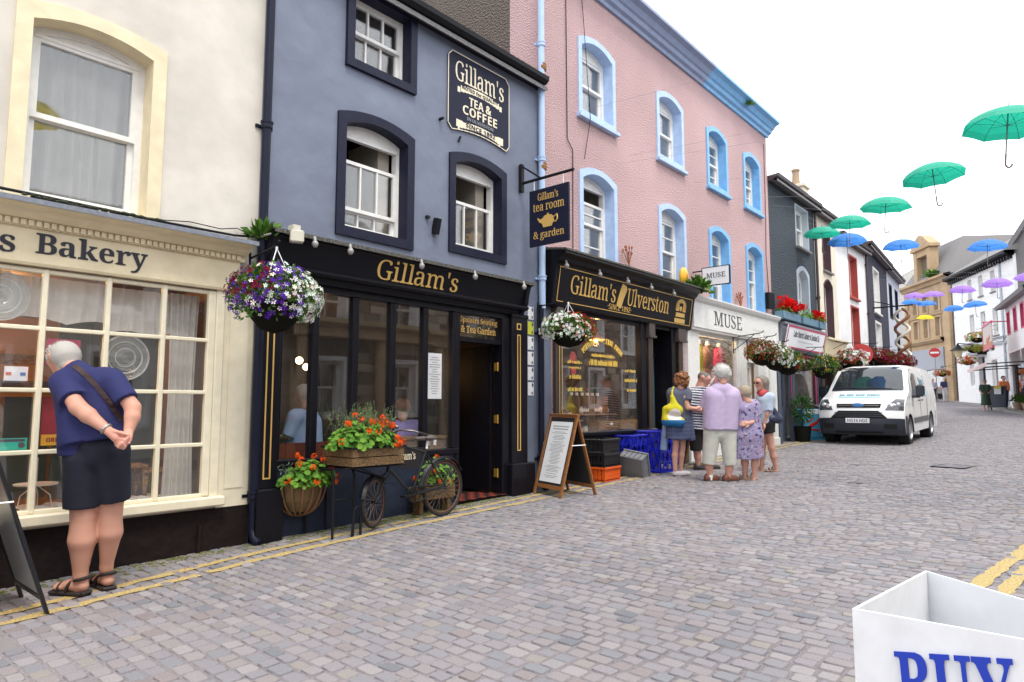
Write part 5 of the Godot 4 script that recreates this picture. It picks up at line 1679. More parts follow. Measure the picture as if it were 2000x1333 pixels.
func leaf_tuft(called: String, label: String, o: Vector3, r: float, n: int) -> Node3D:
	var g := Geo.new()
	for i in n:
		g.paint(green())
		var d := Vector3(rng.randfn(0, 0.6), absf(rng.randfn(0.5, 0.5)), rng.randfn(0, 0.5)).normalized()
		leaf(g, o + d * r * rng.randf() * 0.7, (d + Vector3(rng.randfn(0, 0.4), 0, rng.randfn(0, 0.4))).normalized(), r * 0.5, r * 0.25)
	var t := thing(called, label, "plant", o)
	obj("leaves", g, m("leaf"), t).set_meta("kind", "stuff")
	return t

# a hanging basket: bowl, chains, foliage and flowers by colour; colour(dir) picks the petals
func hanging_basket(label: String, o: Vector3, r: Vector3, colour: Callable, nflow: int, nleaf: int, fr := 0.03, bracket_to := Vector3.ZERO) -> Node3D:
	var t := thing("hanging_basket", label, "flower basket", o, "hanging baskets along the shopfronts")
	var b := Geo.new()
	b.lathe(o + Vector3(0, -r.y * 0.25, 0), [Vector2(0.02, -r.y * 0.80), Vector2(r.x * 0.30, -r.y * 0.68), Vector2(r.x * 0.48, -r.y * 0.4), Vector2(r.x * 0.55, 0.03), Vector2(r.x * 0.48, 0.04)], 16)
	obj("bowl", b, m("basket_black", Color(0.012, 0.012, 0.010), 0.9, {"spec": 0.15}), t)
	var top := o + Vector3(0, r.y + 0.14, 0)
	var c := Geo.new()
	for k in 3:
		var a := TAU * k / 3 + 0.5
		c.tube([o + Vector3(cos(a) * r.x * 0.6, -r.y * 0.3, sin(a) * r.x * 0.6), top], 0.004, 5)
	c.ball(top, Vector3(0.012, 0.02, 0.012), 6, 4)
	obj("chain", c, m("chain", Color(0.35, 0.35, 0.36), 0.4, {"metal": 0.6}), t)
	if bracket_to != Vector3.ZERO:
		var k := Geo.new()
		var e := top + Vector3(0, 0.02, 0)
		var w := bracket_to
		k.tube([w, e + Vector3(0, 0.0, 0), e + (e - w).normalized() * 0.05 + Vector3(0, 0.04, 0)], 0.011, 6)
		k.tube([w + Vector3(0, -0.30, 0), w.lerp(e, 0.35) + Vector3(0, -0.17, 0), w.lerp(e, 0.75) + Vector3(0, -0.01, 0)], 0.009, 6)
		k.tube([w + Vector3(0, 0.06, 0), w + Vector3(0, -0.36, 0)], 0.012, 6)
		obj("bracket", k, m("iron"), t)
	var lf := Geo.new()
	for i in nleaf:
		var d := Vector3(rng.randfn(), rng.randfn() * 0.8 + 0.2, rng.randfn()).normalized()
		var p := o + d * r * rng.randf_range(0.55, 0.98)
		if d.y < -0.72: continue
		lf.paint(green())
		leaf(lf, p, (d + Vector3(rng.randfn(), rng.randfn(), rng.randfn()) * 0.5).normalized(), rng.randf_range(0.03, 0.065), 0.028)
	obj("foliage", lf, m("leaf"), t).set_meta("kind", "stuff")
	var fl := Geo.new()
	for i in nflow:
		var d := Vector3(rng.randfn(), rng.randfn() * 0.8 + 0.15, rng.randfn()).normalized()
		if d.y < -0.66: continue
		var c2: Color = colour.call(d)
		if c2.a == 0.0: continue
		flower(fl, o + d * r * rng.randf_range(0.9, 1.08), (d + Vector3(rng.randfn(), rng.randfn(), rng.randfn()) * 0.25).normalized(), fr * rng.randf_range(0.75, 1.15), c2)
	obj("flowers", fl, m("petal"), t).set_meta("kind", "stuff")
	return t
# ---------------------------------------------------------------- the far end and the other side of the street
func frame_to(p: Vector3, q: Vector3) -> Transform3D:     # wall frame: x from p to q, z outwards
	var d := (q - p).normalized()
	return Transform3D(Basis(d, Vector3.UP, d.cross(Vector3.UP)), p)

func far_side() -> void:
	var dark := m("room_dark")
	var ss := m("sandstone")
	var wp := m("white_paint")
	# sandstone bank-like house closing the view
	var t := frame_to(Vector3(62.2, 0, -11.2), Vector3(56.6, 0, -7.3))
	var b := thing("sandstone_building", "tall golden sandstone house with a pedimented dormer and slate roof", "building", t * Vector3(3, 1.6, 0))
	var wins := []
	for x in [1.0, 2.55, 4.3]:
		wins.append({"x0": x, "x1": x + 0.75, "y0": 8.45, "y1": 9.7, "deep": 0.25, "band": 0.1, "band_mat": ss, "proud": 0.06, "room": dark, "sashes": [[9.05, 9.64, 1, 1], [8.5, 9.09, 1, 1, 0.06]]})
		wins.append({"x0": x, "x1": x + 0.75, "y0": 6.5, "y1": 7.9, "deep": 0.25, "band": 0.1, "band_mat": ss, "proud": 0.06, "room": dark, "sashes": [[7.15, 7.84, 1, 1], [6.55, 7.19, 1, 1, 0.06]]})
	var shop := {"x0": 0.5, "x1": 5.3, "y0": 1.2, "y1": 5.6, "deep": 0.2}
	wall(b, "wall", t, -0.2, 6.4, 1.0, 10.6, wins + [shop], ss)
	for w in wins: sash_window(b, t, w)
	var side := geo(t)
	side.quad(Vector3(6.4, 1.0, 0), Vector3(6.4, 1.0, -9), Vector3(6.4, 10.6, -9), Vector3(6.4, 10.6, 0))
	side.quad(Vector3(-0.2, 1.0, -9), Vector3(-0.2, 1.0, 0), Vector3(-0.2, 10.6, 0), Vector3(-0.2, 10.6, -9))
	obj("rubble_side_wall", side, m("stone"), b)
	for s in [[5.55, 6.42], [-0.22, 0.3]]:
		var q := geo(t)
		q.bx(s[0], s[1], 1.0, 10.5, -0.1, 0.12, 0.02)
		obj("corner_pier", q, ss, b)
	var co := geo(t)
	sweep_x(co, [Vector2(0, 10.4), Vector2(0.15, 10.4), Vector2(0.25, 10.6), Vector2(0.5, 10.7), Vector2(0.5, 10.85), Vector2(0, 10.95)], -0.5, 6.7)
	sweep_x(co, [Vector2(0, 6.0), Vector2(0.15, 6.0), Vector2(0.35, 6.2), Vector2(0.35, 6.3), Vector2(0, 6.35)], -0.3, 5.5)
	sweep_x(co, [Vector2(0, 8.1), Vector2(0.1, 8.1), Vector2(0.14, 8.25), Vector2(0, 8.28)], -0.3, 5.5)
	obj("cornice", co, ss, b)
	var sh := geo(t)
	sh.bx(0.5, 5.3, 4.2, 5.6, -0.2, 0.1)
	sh.bx(0.5, 0.8, 1.2, 4.2, -0.2, 0.06)
	sh.bx(5.0, 5.3, 1.2, 4.2, -0.2, 0.06)
	sh.bx(0.8, 5.0, 4.0, 4.2, -0.2, 0.2)
	obj("shop_fascia", sh, m("grey_fascia"), b)
	pane(b, t, 0.8, 5.0, 2.2, 4.0, -0.1)
	var si := geo(t)
	room_box(si, Vector3(0.5, 1.2, -3), Vector3(5.3, 4.2, -0.25))
	obj("shop_interior", si, dark, b)
	# dormer with pediment
	var dg := geo(t)
	dg.bx(1.5, 2.0, 10.9, 13.4, -0.6, 0.05, 0.03)
	dg.bx(3.6, 4.1, 10.9, 13.4, -0.6, 0.05, 0.03)
	dg.bx(2.0, 3.6, 12.9, 13.4, -0.6, 0.0)
	dg.bx(1.3, 4.3, 13.4, 13.65, -0.7, 0.2, 0.03)
	dg.prism(PackedVector2Array([Vector2(1.3, 13.65), Vector2(4.3, 13.65), Vector2(3.4, 14.35), Vector2(2.8, 14.6), Vector2(2.2, 14.35)]), Transform3D(Basis.IDENTITY, Vector3(0, 0, -0.6)), 0.75)
	var dm := obj("dormer", dg, ss, b)
	var dw := geo(t)
	dw.bx(2.0, 3.6, 10.9, 12.9, -0.5, -0.4)
	obj("dormer_window", dw, m("dormer_pane", Color(0.16, 0.14, 0.11), 0.3), dm)
	var rf := geo(t)
	var r0 := [Vector3(-0.3, 10.9, 0.1), Vector3(6.5, 10.9, 0.1), Vector3(6.5, 10.9, -9), Vector3(-0.3, 10.9, -9)]
	var r1 := [Vector3(0.9, 13.9, -1.8), Vector3(5.2, 13.9, -1.8), Vector3(5.2, 13.9, -7.2), Vector3(0.9, 13.9, -7.2)]
	for i in 4:
		var j := (i + 1) % 4
		rf.quad(r0[i], r0[j], r1[j], r1[i])
	rf.quad(r1[0], r1[1], r1[2], r1[3])
	obj("roof", rf, m("slate"), b)
	leaf_tuft("cornice_shrub", "green shrub growing from the sandstone cornice", t * Vector3(4.6, 10.95, 0.2), 0.7, 120)
	# white inn with black eaves
	var tp := frame_to(Vector3(55, 0, -7.1), Vector3(46.9, 0, -3.0))
	var p := thing("white_inn", "white rendered inn with black bracketed eaves and a slate roof", "building", tp * Vector3(4.5, 1.4, 0))
	var slate_sill := m("slate")
	var pw := []
	for x in [2.55, 4.2, 5.9]:
		pw.append({"x0": x, "x1": x + 0.62, "y0": 8.2, "y1": 9.5, "deep": 0.16, "band": 0.0, "room": dark, "sill": slate_sill, "sashes": [[8.85, 9.45, 1, 1], [8.25, 8.89, 1, 1, 0.06]]})
		pw.append({"x0": x, "x1": x + 0.66, "y0": 5.55, "y1": 7.2, "deep": 0.16, "room": dark, "sill": slate_sill, "sashes": [[6.35, 7.15, 1, 1], [5.6, 6.39, 1, 1, 0.06]]})
	pw.append({"x0": 2.1, "x1": 2.75, "y0": 2.6, "y1": 4.25, "deep": 0.16, "room": dark, "sashes": [[2.65, 4.2, 1, 2]]})
	pw.append({"x0": 5.3, "x1": 6.1, "y0": 2.3, "y1": 4.1, "deep": 0.16, "room": dark, "sashes": [[2.35, 4.05, 1, 2]]})
	var pd := {"x0": 3.45, "x1": 4.4, "y0": 1.2, "y1": 4.4, "deep": 0.3}
	wall(p, "wall", tp, 0.0, 8.9, 0.9, 9.95, pw + [pd], m("white_wall"))
	for w in pw: sash_window(p, tp, w)
	var ps := geo(tp)
	ps.quad(Vector3(8.9, 0.9, 0), Vector3(8.9, 0.9, -9), Vector3(8.9, 9.95, -9), Vector3(8.9, 9.95, 0))
	ps.quad(Vector3(0, 0.9, -9), Vector3(0, 0.9, 0), Vector3(0, 9.95, 0), Vector3(0, 9.95, -9))
	obj("side_walls", ps, m("white_wall"), p)
	var pe := geo(tp)
	sweep_x(pe, [Vector2(0, 9.85), Vector2(0.35, 9.95), Vector2(0.5, 10.0), Vector2(0.52, 10.15), Vector2(0, 10.15)], -0.3, 9.1)
	for i in 26: pe.bx(i * 0.35, i * 0.35 + 0.12, 9.7, 9.86, 0.0, 0.28)
	obj("eaves", pe, m("iron"), p)
	var pr := geo(tp)
	pr.quad(Vector3(-0.2, 10.16, 0.45), Vector3(9.0, 10.16, 0.45), Vector3(9.0, 13.2, -4.5), Vector3(-0.2, 13.2, -4.5))
	pr.quad(Vector3(9.0, 10.16, -9.4), Vector3(-0.2, 10.16, -9.4), Vector3(-0.2, 13.2, -4.5), Vector3(9.0, 13.2, -4.5))
	pr.tri(Vector3(-0.2, 10.16, -9.4), Vector3(-0.2, 10.16, 0.45), Vector3(-0.2, 13.2, -4.5))
	pr.tri(Vector3(9.0, 10.16, 0.45), Vector3(9.0, 10.16, -9.4), Vector3(9.0, 13.2, -4.5))
	obj("roof", pr, m("slate"), p)
	var pb := geo(tp)
	sweep_x(pb, [Vector2(0, 4.95), Vector2(0.08, 4.95), Vector2(0.14, 5.12), Vector2(0, 5.15)], 0, 8.9)
	sweep_x(pb, [Vector2(0, 5.3), Vector2(0.08, 5.3), Vector2(0.14, 5.38), Vector2(0, 5.4)], 0, 8.9)
	sweep_x(pb, [Vector2(0, 4.5), Vector2(0.5, 4.5), Vector2(0.55, 4.62), Vector2(0, 4.75)], 3.1, 4.75)
	obj("band_course", pb, m("band_grey", Color(0.45, 0.46, 0.50), 0.7), p)
	var pdg := geo(tp)
	pdg.bx(3.5, 4.35, 1.4, 4.3, -0.28, -0.22)
	obj("door", pdg, m("navy"), p)
	var pil := geo(tp)
	pil.tube([Vector3(7.3, 1.2, 0.07), Vector3(7.3, 9.8, 0.07)], 0.06, 8)
	obj("drainpipe", pil, m("pale_grey_wall"), p)
	var ln := thing("wall_lantern", "black conical lantern hung on the white inn front", "lantern", tp * Vector3(2.6, 4.9, 0.8))
	var lg := geo(tp)
	lg.lathe(Vector3(2.6, 4.9, 0.8), [Vector2(0.5, 0), Vector2(0.3, 0.12), Vector2(0.12, 0.3), Vector2(0.05, 0.45), Vector2(0, 0.5)], 12)
	lg.tube([Vector3(2.6, 5.3, 0.0), Vector3(2.6, 5.38, 0.8)], 0.03, 6)
	obj("cap", lg, m("iron"), ln)
	var lgl := geo(tp)
	lgl.lathe(Vector3(2.6, 4.45, 0.8), [Vector2(0.15, 0), Vector2(0.3, 0.45)], 8)
	obj("lantern_glass", lgl, m("lantern_pane", Color(0.6, 0.5, 0.3), 0.3), ln)
	# roughcast gable behind the inn
	var tg := frame_to(Vector3(47.2, 0, -3.1), Vector3(44.5, 0, 3.0))
	var gb := thing("grey_gable_house", "tall grey roughcast gable rising beside the white inn", "building", tg * Vector3(3, 1, 0))
	var gg := geo(tg)
	gg.prism(PackedVector2Array([Vector2(0.1, 0.9), Vector2(6.5, 0.9), Vector2(6.5, 12.5), Vector2(3.3, 15), Vector2(0.1, 10.6)]), Transform3D(Basis.IDENTITY, Vector3(0, 0, -6)), 6.0)
	obj("wall", gg, m("gable_grey", Color(0.20, 0.19, 0.19), 0.9, {"tex": texs.grain, "ts": 0.5}), gb)
	var gv := geo(tg)
	for s in [[Vector2(-0.2, 10.3), Vector2(3.3, 15.1)], [Vector2(3.3, 15.1), Vector2(6.8, 12.3)]]:
		var a: Vector2 = s[0]; var c: Vector2 = s[1]
		gv.quad(Vector3(a.x, a.y, 0.2), Vector3(c.x, c.y, 0.2), Vector3(c.x, c.y, -6.2), Vector3(a.x, a.y, -6.2))
		gv.box(Vector3((a.x + c.x) / 2, (a.y + c.y) / 2 - 0.1, 0.12), Vector3(a.distance_to(c), 0.25, 0.15), Basis(Vector3.BACK, (c - a).angle()))
	obj("roof", gv, m("slate"), gb)
	chimney(gb, tg, 2.2, 13.2, -0.6, 1.1, 2.4, 2, m("gable_grey"))
	# small white pub with awnings at the right edge
	var tr := frame_to(Vector3(44.4, 0, -3.4), Vector3(37.0, 0, -1.75))
	var rb := thing("white_pub", "low white pub with dark eaves, hanging sign and pink awnings", "building", tr * Vector3(3.5, 1.0, 0))
	var rw := []
	for x in [0.4, 2.3, 4.2, 6.0]:
		rw.append({"x0": x, "x1": x + 0.8, "y0": 5.1, "y1": 6.2, "deep": 0.15, "band": 0.08, "band_mat": m("trim_pink"), "room": dark, "sashes": [[5.15, 6.15, 2, 2]]})
	var rs := {"x0": 0.9, "x1": 7.0, "y0": 1.0, "y1": 3.4, "deep": 0.2}
	wall(rb, "wall", tr, 0, 7.6, 0.6, 6.7, rw + [rs], m("white_wall"))
	for w in rw: sash_window(rb, tr, w)
	var ri := geo(tr)
	room_box(ri, Vector3(0.9, 0.9, -3), Vector3(7.0, 3.4, -0.1))
	obj("shop_interior", ri, m("pub_room", Color(0.16, 0.09, 0.10), 0.8), rb)
	pane(rb, tr, 2.2, 7.0, 1.7, 3.4, -0.05)
	var rr := geo(tr)
	rr.quad(Vector3(-0.2, 6.6, 0.4), Vector3(7.8, 6.6, 0.4), Vector3(7.8, 9.0, -4), Vector3(-0.2, 9.0, -4))
	sweep_x(rr, [Vector2(0, 6.5), Vector2(0.4, 6.45), Vector2(0.45, 6.62), Vector2(0, 6.8)], -0.2, 7.8)
	obj("roof", rr, m("slate"), rb)
	var rsw := geo(tr)
	rsw.quad(Vector3(0, 0.6, -8), Vector3(0, 0.6, 0), Vector3(0, 6.7, 0), Vector3(0, 9.0, -4))
	rsw.quad(Vector3(7.6, 0.6, 0), Vector3(7.6, 0.6, -8), Vector3(7.6, 9.0, -4), Vector3(7.6, 6.7, 0))
	obj("side_walls", rsw, m("white_wall"), rb)
	for a in [[0.3, 3.4, "nearest the white inn"], [3.6, 7.4, "beside the hanging pub sign"]]:
		var aw := thing("shop_awning", "faded pink sloping awning over the pub front " + a[2], "awning", tr * Vector3(a[0], 3.2, 0.9))
		var ag := geo(tr)
		ag.quad(Vector3(a[0], 3.25, 1.9), Vector3(a[1], 3.25, 1.9), Vector3(a[1], 4.1, 0.02), Vector3(a[0], 4.1, 0.02))
		ag.quad(Vector3(a[0], 3.08, 1.9), Vector3(a[1], 3.08, 1.9), Vector3(a[1], 3.25, 1.9), Vector3(a[0], 3.25, 1.9))
		obj("canvas", ag, m("awning_pink", Color(0.62, 0.46, 0.44), 0.8, {"back": Color(0.2, 0.14, 0.13)}), aw)
		var ap := geo(tr)
		for x in [a[0], a[1]]: ap.tube([Vector3(x, 3.2, 1.88), Vector3(x, 3.3, 0.05)], 0.03, 6)
		obj("arm", ap, m("iron"), aw)
	var ps2 := thing("hanging_pub_sign", "framed pub sign with a reddish animal picture above the awnings", "sign", tr * Vector3(0.6, 4.6, 0.6))
	var sg := geo(tr)
	sg.bx(0.0, 3.0, 4.35, 5.5, 1.0, 1.06, 0.01)
	obj("board", sg, m("pub_board", Color(0.50, 0.44, 0.40), 0.6), ps2)
	var sf := geo(tr)
	sf.bx(-0.08, 3.08, 5.5, 5.6, 0.98, 1.08)
	sf.bx(-0.08, 3.08, 4.25, 4.35, 0.98, 1.08)
	sf.bx(-0.08, 0.0, 4.35, 5.5, 0.98, 1.08)
	sf.tube([Vector3(0.4, 5.8, 0.0), Vector3(0.4, 5.8, 1.1)], 0.03, 6)
	sf.tube([Vector3(0.4, 5.8, 1.03), Vector3(0.4, 5.6, 1.03)], 0.02, 6)
	obj("frame", sf, m("trim_pink"), ps2)
	var an := geo(tr)
	an.ball(Vector3(1.6, 4.72, 1.07), Vector3(0.55, 0.16, 0.01), 12, 4)
	an.ball(Vector3(2.2, 4.82, 1.07), Vector3(0.2, 0.12, 0.01), 10, 4)
	an.bx(0.0, 3.0, 4.36, 4.58, 1.062, 1.066)
	obj("painted_picture", an, m("animal_rust", Color(0.45, 0.14, 0.06), 0.6), ps2)
	# pale end house left of the sandstone one
	var te := frame_to(Vector3(78, 0, -18.6), Vector3(70, 0, -14.5))
	var eb := thing("pale_end_house", "plain pale grey house at the far bend beyond the left row", "building", te * Vector3(4, 2, 0))
	wall(eb, "wall", te, -2, 9, 1.5, 12.4, [], m("pale_end", Color(0.55, 0.53, 0.50), 0.85, {"tex": texs.streak, "ts": 0.3}))
	shell(eb, te, -2, 9, 1.5, 12.4, 7, 2.0, m("pale_end"), m("slate"))
	var pv := Geo.new()
	var edge := [Vector2(30, -0.6), Vector2(37.8, -2.5), Vector2(45, -4.3), Vector2(53, -6.4), Vector2(58, -8.3), Vector2(66, -12.5)]
	for i in edge.size() - 1:
		var a: Vector2 = edge[i]; var c: Vector2 = edge[i + 1]
		var A := Vector3(a.x, gy(a.x) + 0.10, a.y); var B := Vector3(c.x, gy(c.x) + 0.10, c.y)
		var o := Vector3(2.0, 0, 4.0)
		pv.quad(A, B, B + o, A + o)
		if pv.n[-1].y < 0:
			pass
		pv.quad(A - Vector3(0, 0.15, 0), B - Vector3(0, 0.15, 0), B, A)
	struct("pavement", pv, m("paving", Color(0.30, 0.28, 0.27), 0.9, {"tex": texs.grain, "ts": 0.5}))
	# no-entry signs
	for q2 in [[Vector3(23.3, 0, -5.55), 2.45, 0.34, "large red and white no-entry sign on a pole behind the van"], [Vector3(57.5, 0, -8.75), 3.6, 0.36, "small red no-entry sign on a pole before the sandstone house"]]:
		var o: Vector3 = q2[0]
		o.y = gy(o.x)
		var ns := thing("no_entry_sign", q2[3], "road sign", o)
		var face := Vector3(-0.97, 0, 0.24)
		var bs := Basis(Vector3.UP.cross(face).normalized(), Vector3.UP, face)
		var tt := Transform3D(bs, o + Vector3(0, q2[1], 0))
		var g := geo(Transform3D(bs * Basis(Vector3.RIGHT, PI / 2), tt.origin))
		g.lathe(Vector3.ZERO, [Vector2(q2[2], -0.01), Vector2(q2[2], 0.01), Vector2(0, 0.011)], 24)
		obj("disc", g, m("sign_red", Color(0.50, 0.03, 0.03), 0.4), ns)
		var h := geo(tt)
		h.bx(-q2[2] * 0.75, q2[2] * 0.75, -0.065, 0.065, 0.012, 0.016)
		obj("bar", h, m("paper"), ns)
		var pg := Geo.new()
		pg.tube([o, o + Vector3(0, q2[1] + q2[2] * 0.8, 0) - face * 0.05], 0.035, 10)
		obj("pole", pg, m("holder_grey"), ns)
	opposite()

func opposite() -> void:                 # the houses behind the photographer, which the shop windows mirror
	var z := 3.4
	var dark := m("room_dark")
	var list := [[-16.0, 1.5, 5.7, m("cream_house"), "cream rendered house facing the bakery across the street"], [1.5, 9.2, 5.3, m("pale_end"), "pale rendered house facing the bakery window across the street"], [9.2, 19.8, 5.9, m("stone"), "coursed stone hall with pilasters facing the tea room"], [19.8, 30.0, 5.7, m("stone"), "stone house with white sash windows facing the delicatessen"]]
	for i in 4:
		var q: Array = list[i]
		var t := frame_to(Vector3(q[1], 0, z), Vector3(q[0], 0, z))
		var L: float = q[1] - q[0]
		var y0 := gy(q[0]) - 0.3
		var b := thing(["opposite_house", "opposite_house", "stone_hall", "stone_house"][i], q[4], "building", t * Vector3(L / 2, y0, 0))
		var wins := []
		var n := int(L / 2.4)
		for k in n:
			var x := (k + 0.5) * L / n - 0.5
			for y in [1.2, 3.6]:
				wins.append({"x0": x, "x1": x + 1.0, "y0": y0 + y, "y1": y0 + y + 1.5, "deep": 0.2, "band": 0.12, "band_mat": m("white_wall"), "room": dark, "sashes": [[y0 + y + 0.75, y0 + y + 1.45, 2, 1], [y0 + y + 0.05, y0 + y + 0.78, 2, 1, 0.06]]})
		wall(b, "wall", t, 0, L, y0, q[2], wins, q[3])
		for w in wins: sash_window(b, t, w)
		shell(b, t, 0, L, y0, q[2], 8.0, 1.6, q[3], m("slate"))
		if i >= 2:                        # squared stone blocks, each course broken by the windows
			var bl := geo(t)
			var y := y0
			while y < q[2] - 0.1:
				var ch := rng.randf_range(0.24, 0.36)
				var x := 0.0
				while x < L - 0.1:
					var bw := minf(rng.randf_range(0.3, 0.7), L - x)
					var open := false
					for w in wins:
						if x < w.x1 + 0.12 and x + bw > w.x0 - 0.12 and y < w.y1 + 0.12 and y + ch > w.y0 - 0.12: open = true
					if not open:
						var v := rng.randf_range(0.3, 1.2)
						bl.paint(Color(0.36 * v, 0.30 * v, 0.235 * v))
						bl.bx(x, x + bw - 0.02, y, y + ch - 0.02, 0.0, rng.randf_range(0.02, 0.05))
					x += bw
				y += ch
			obj("stone_blocks", bl, m("tinted"), b).set_meta("kind", "stuff")
		if i == 2:
			var g := geo(t)
			for k in 5:
				var x := 0.3 + k * (L - 0.9) / 4
				g.tube([Vector3(x + 0.15, y0, 0.25), Vector3(x + 0.15, 3.2, 0.25)], 0.19, 14)
			sweep_x(g, [Vector2(0, 3.2), Vector2(0.5, 3.2), Vector2(0.5, 3.45), Vector2(0.7, 3.55), Vector2(0.7, 3.68), Vector2(0, 3.75)], 0, L)
			obj("portico", g, m("sandstone"), b)
	var tn := frame_to(Vector3(37.2, 0, -1.55), Vector3(30.0, 0, 3.3))
	var nw := []
	for x in [1.0, 3.6, 6.2]:
		for y in [1.9, 4.6]:
			nw.append({"x0": x, "x1": x + 1.0, "y0": y, "y1": y + 1.5, "deep": 0.2, "band": 0.1, "band_mat": m("band_grey"), "room": dark, "sashes": [[y + 0.75, y + 1.45, 2, 1], [y + 0.05, y + 0.78, 2, 1, 0.06]]})
	plain_house("corner_house", "cream rendered house on the bend beside the low white pub", tn, 0.0, 8.6, gy(33.0), 6.6, m("cream_house"), nw)
# ---------------------------------------------------------------- things in the street
func street_things() -> void:
	hanging_signs()
	baskets()
	bicycle()
	boards()
	crates()
	seafood_things()
	umbrellas()
	van()
	buy_box()
	far_bits()

func hanging_signs() -> void:
	var s := thing("hanging_sign", "navy tea room sign with a gilt teapot hanging from a wall bracket", "sign", Vector3(7.3, 3.62, -5.65))
	var g := Geo.new()
	g.box(Vector3(7.3, 4.03, -5.65), Vector3(0.035, 0.82, 0.70), Basis.IDENTITY, 0.004)
	obj("board", g, m("sign_navy"), s)
	var bx := Vector3(0, 0, 1)
	var gold := m("gold")
	text("Gillam's", "serif", Vector3(7.281, 4.325, -5.66), 0.36, 0.11, gold, s, "lettering", bx)
	text("tea room", "serif", Vector3(7.281, 4.175, -5.65), 0.55, 0.115, gold, s, "lettering", bx)
	text("& garden", "serif", Vector3(7.281, 3.76, -5.65), 0.54, 0.14, gold, s, "lettering", bx)
	var pot := Geo.new().at(Transform3D(Basis(Vector3(0, 0, 1), Vector3.UP, Vector3(-1, 0, 0)), Vector3(7.282, 3.96, -5.66)))
	pot.prism(PackedVector2Array([Vector2(-0.08, -0.09), Vector2(0.07, -0.09), Vector2(0.075, -0.07), Vector2(0.11, -0.02), Vector2(0.10, 0.04), Vector2(0.06, 0.075), Vector2(0.012, 0.085), Vector2(0.012, 0.105), Vector2(-0.012, 0.105), Vector2(-0.012, 0.085), Vector2(-0.06, 0.075), Vector2(-0.09, 0.045), Vector2(-0.14, 0.03), Vector2(-0.175, 0.06), Vector2(-0.19, 0.05), Vector2(-0.15, -0.01), Vector2(-0.105, -0.03)]), Transform3D.IDENTITY, 0.006)
	pot.tube([Vector3(0.10, 0.03, 0.003), Vector3(0.16, 0.06, 0.003), Vector3(0.17, 0.0, 0.003), Vector3(0.14, -0.04, 0.003), Vector3(0.10, -0.03, 0.003)], 0.010, 6)
	obj("gilt_teapot", pot, gold, s)
	var b := Geo.new()
	b.box(Vector3(7.3, 4.68, -6.16), Vector3(0.06, 0.42, 0.06), Basis.IDENTITY, 0.005)
	b.tube([Vector3(7.3, 4.60, -6.15), Vector3(7.3, 4.60, -5.22)], 0.022, 8)
	b.tube([Vector3(7.3, 4.86, -6.15), Vector3(7.3, 4.62, -5.82)], 0.014, 6)
	obj("bracket", b, m("iron"), s)
	for z in [-5.92, -5.4]:
		var c := Geo.new()
		c.tube([Vector3(7.3, 4.59, z), Vector3(7.3, 4.44, z)], 0.006, 5)
		obj("chain", c, m("chain"), s)
	var ms := thing("hanging_sign", "small white projecting sign lettered MUSE on the pink wall", "sign", Vector3(12.9, 3.8, -5.7))
	var mg := Geo.new()
	mg.box(Vector3(12.9, 3.995, -5.695), Vector3(0.05, 0.37, 0.57), Basis.IDENTITY, 0.004)
	obj("board", mg, m("paper"), ms)
	var fr := Geo.new()
	for q in [[0.0, 0.187, 0.59, 0.014], [0.0, -0.187, 0.59, 0.014]]: fr.box(Vector3(12.9, 3.995 + q[1], -5.695), Vector3(0.056, q[3], q[2]))
	for z in [-5.985, -5.405]: fr.box(Vector3(12.9, 3.995, z), Vector3(0.056, 0.36, 0.014))
	fr.tube([Vector3(12.9, 4.13, -6.2), Vector3(12.9, 4.13, -5.98)], 0.015, 6)
	fr.tube([Vector3(12.9, 3.86, -6.2), Vector3(12.9, 3.86, -5.98)], 0.015, 6)
	obj("frame", fr, m("iron"), ms)
	text("MUSE", "serif", Vector3(12.872, 4.01, -5.69), 0.40, 0.10, m("grey_letter"), ms, "lettering", bx)
	# yellow alarm box
	var al := thing("alarm_box", "oval orange-yellow alarm box on the pink wall above the fascias", "alarm box", Vector3(12.42, 3.86, FACE))
	var ag := Geo.new()
	ag.ball(Vector3(12.42, 3.97, FACE + 0.03), Vector3(0.15, 0.19, 0.08), 16, 10)
	obj("cover", ag, m("alarm_yellow", Color(0.80, 0.42, 0.03), 0.35), al)
	var ab := Geo.new()
	ab.ball(Vector3(12.42, 3.97, FACE + 0.09), Vector3(0.035, 0.07, 0.03), 10, 6)
	obj("beacon", ab, m("alarm_orange", Color(0.6, 0.2, 0.02), 0.3), al)
	leaf_tuft("fascia_ivy", "green ivy trailing over the joint between the two shop fascias", Vector3(12.5, 3.62, FACE + 0.28), 0.34, 190)
	leaf_tuft("wall_fern", "green fern rooted behind the drainpipe above the bakery cornice", Vector3(3.27, 3.0, FACE + 0.10), 0.22, 110)
	var cam := thing("wall_speaker", "small dark box fixed to the pink wall above the boutique sign", "speaker", Vector3(16.95, 3.75, FACE))
	var cg := Geo.new()
	cg.box(Vector3(16.98, 4.0, FACE + 0.1), Vector3(0.24, 0.42, 0.16), Basis(Vector3.UP, -0.3), 0.02)
	obj("case", cg, m("iron"), cam)
	# twisted ribbon sign on the navy house
	var ss := thing("ribbon_sign", "sculpted hanging sign of brown and white twisted ribbons on the navy house", "sign", Vector3(28.6, 3.0, -5.6))
	var rg := Geo.new()
	var br := Geo.new()
	br.tube([Vector3(28.6, 5.1, -6.3), Vector3(28.6, 5.1, -4.95)], 0.03, 6)
	br.tube([Vector3(28.6, 5.35, -6.3), Vector3(28.6, 5.25, -5.9), Vector3(28.6, 5.12, -5.6)], 0.02, 6)
	obj("bracket", br, m("iron"), ss)
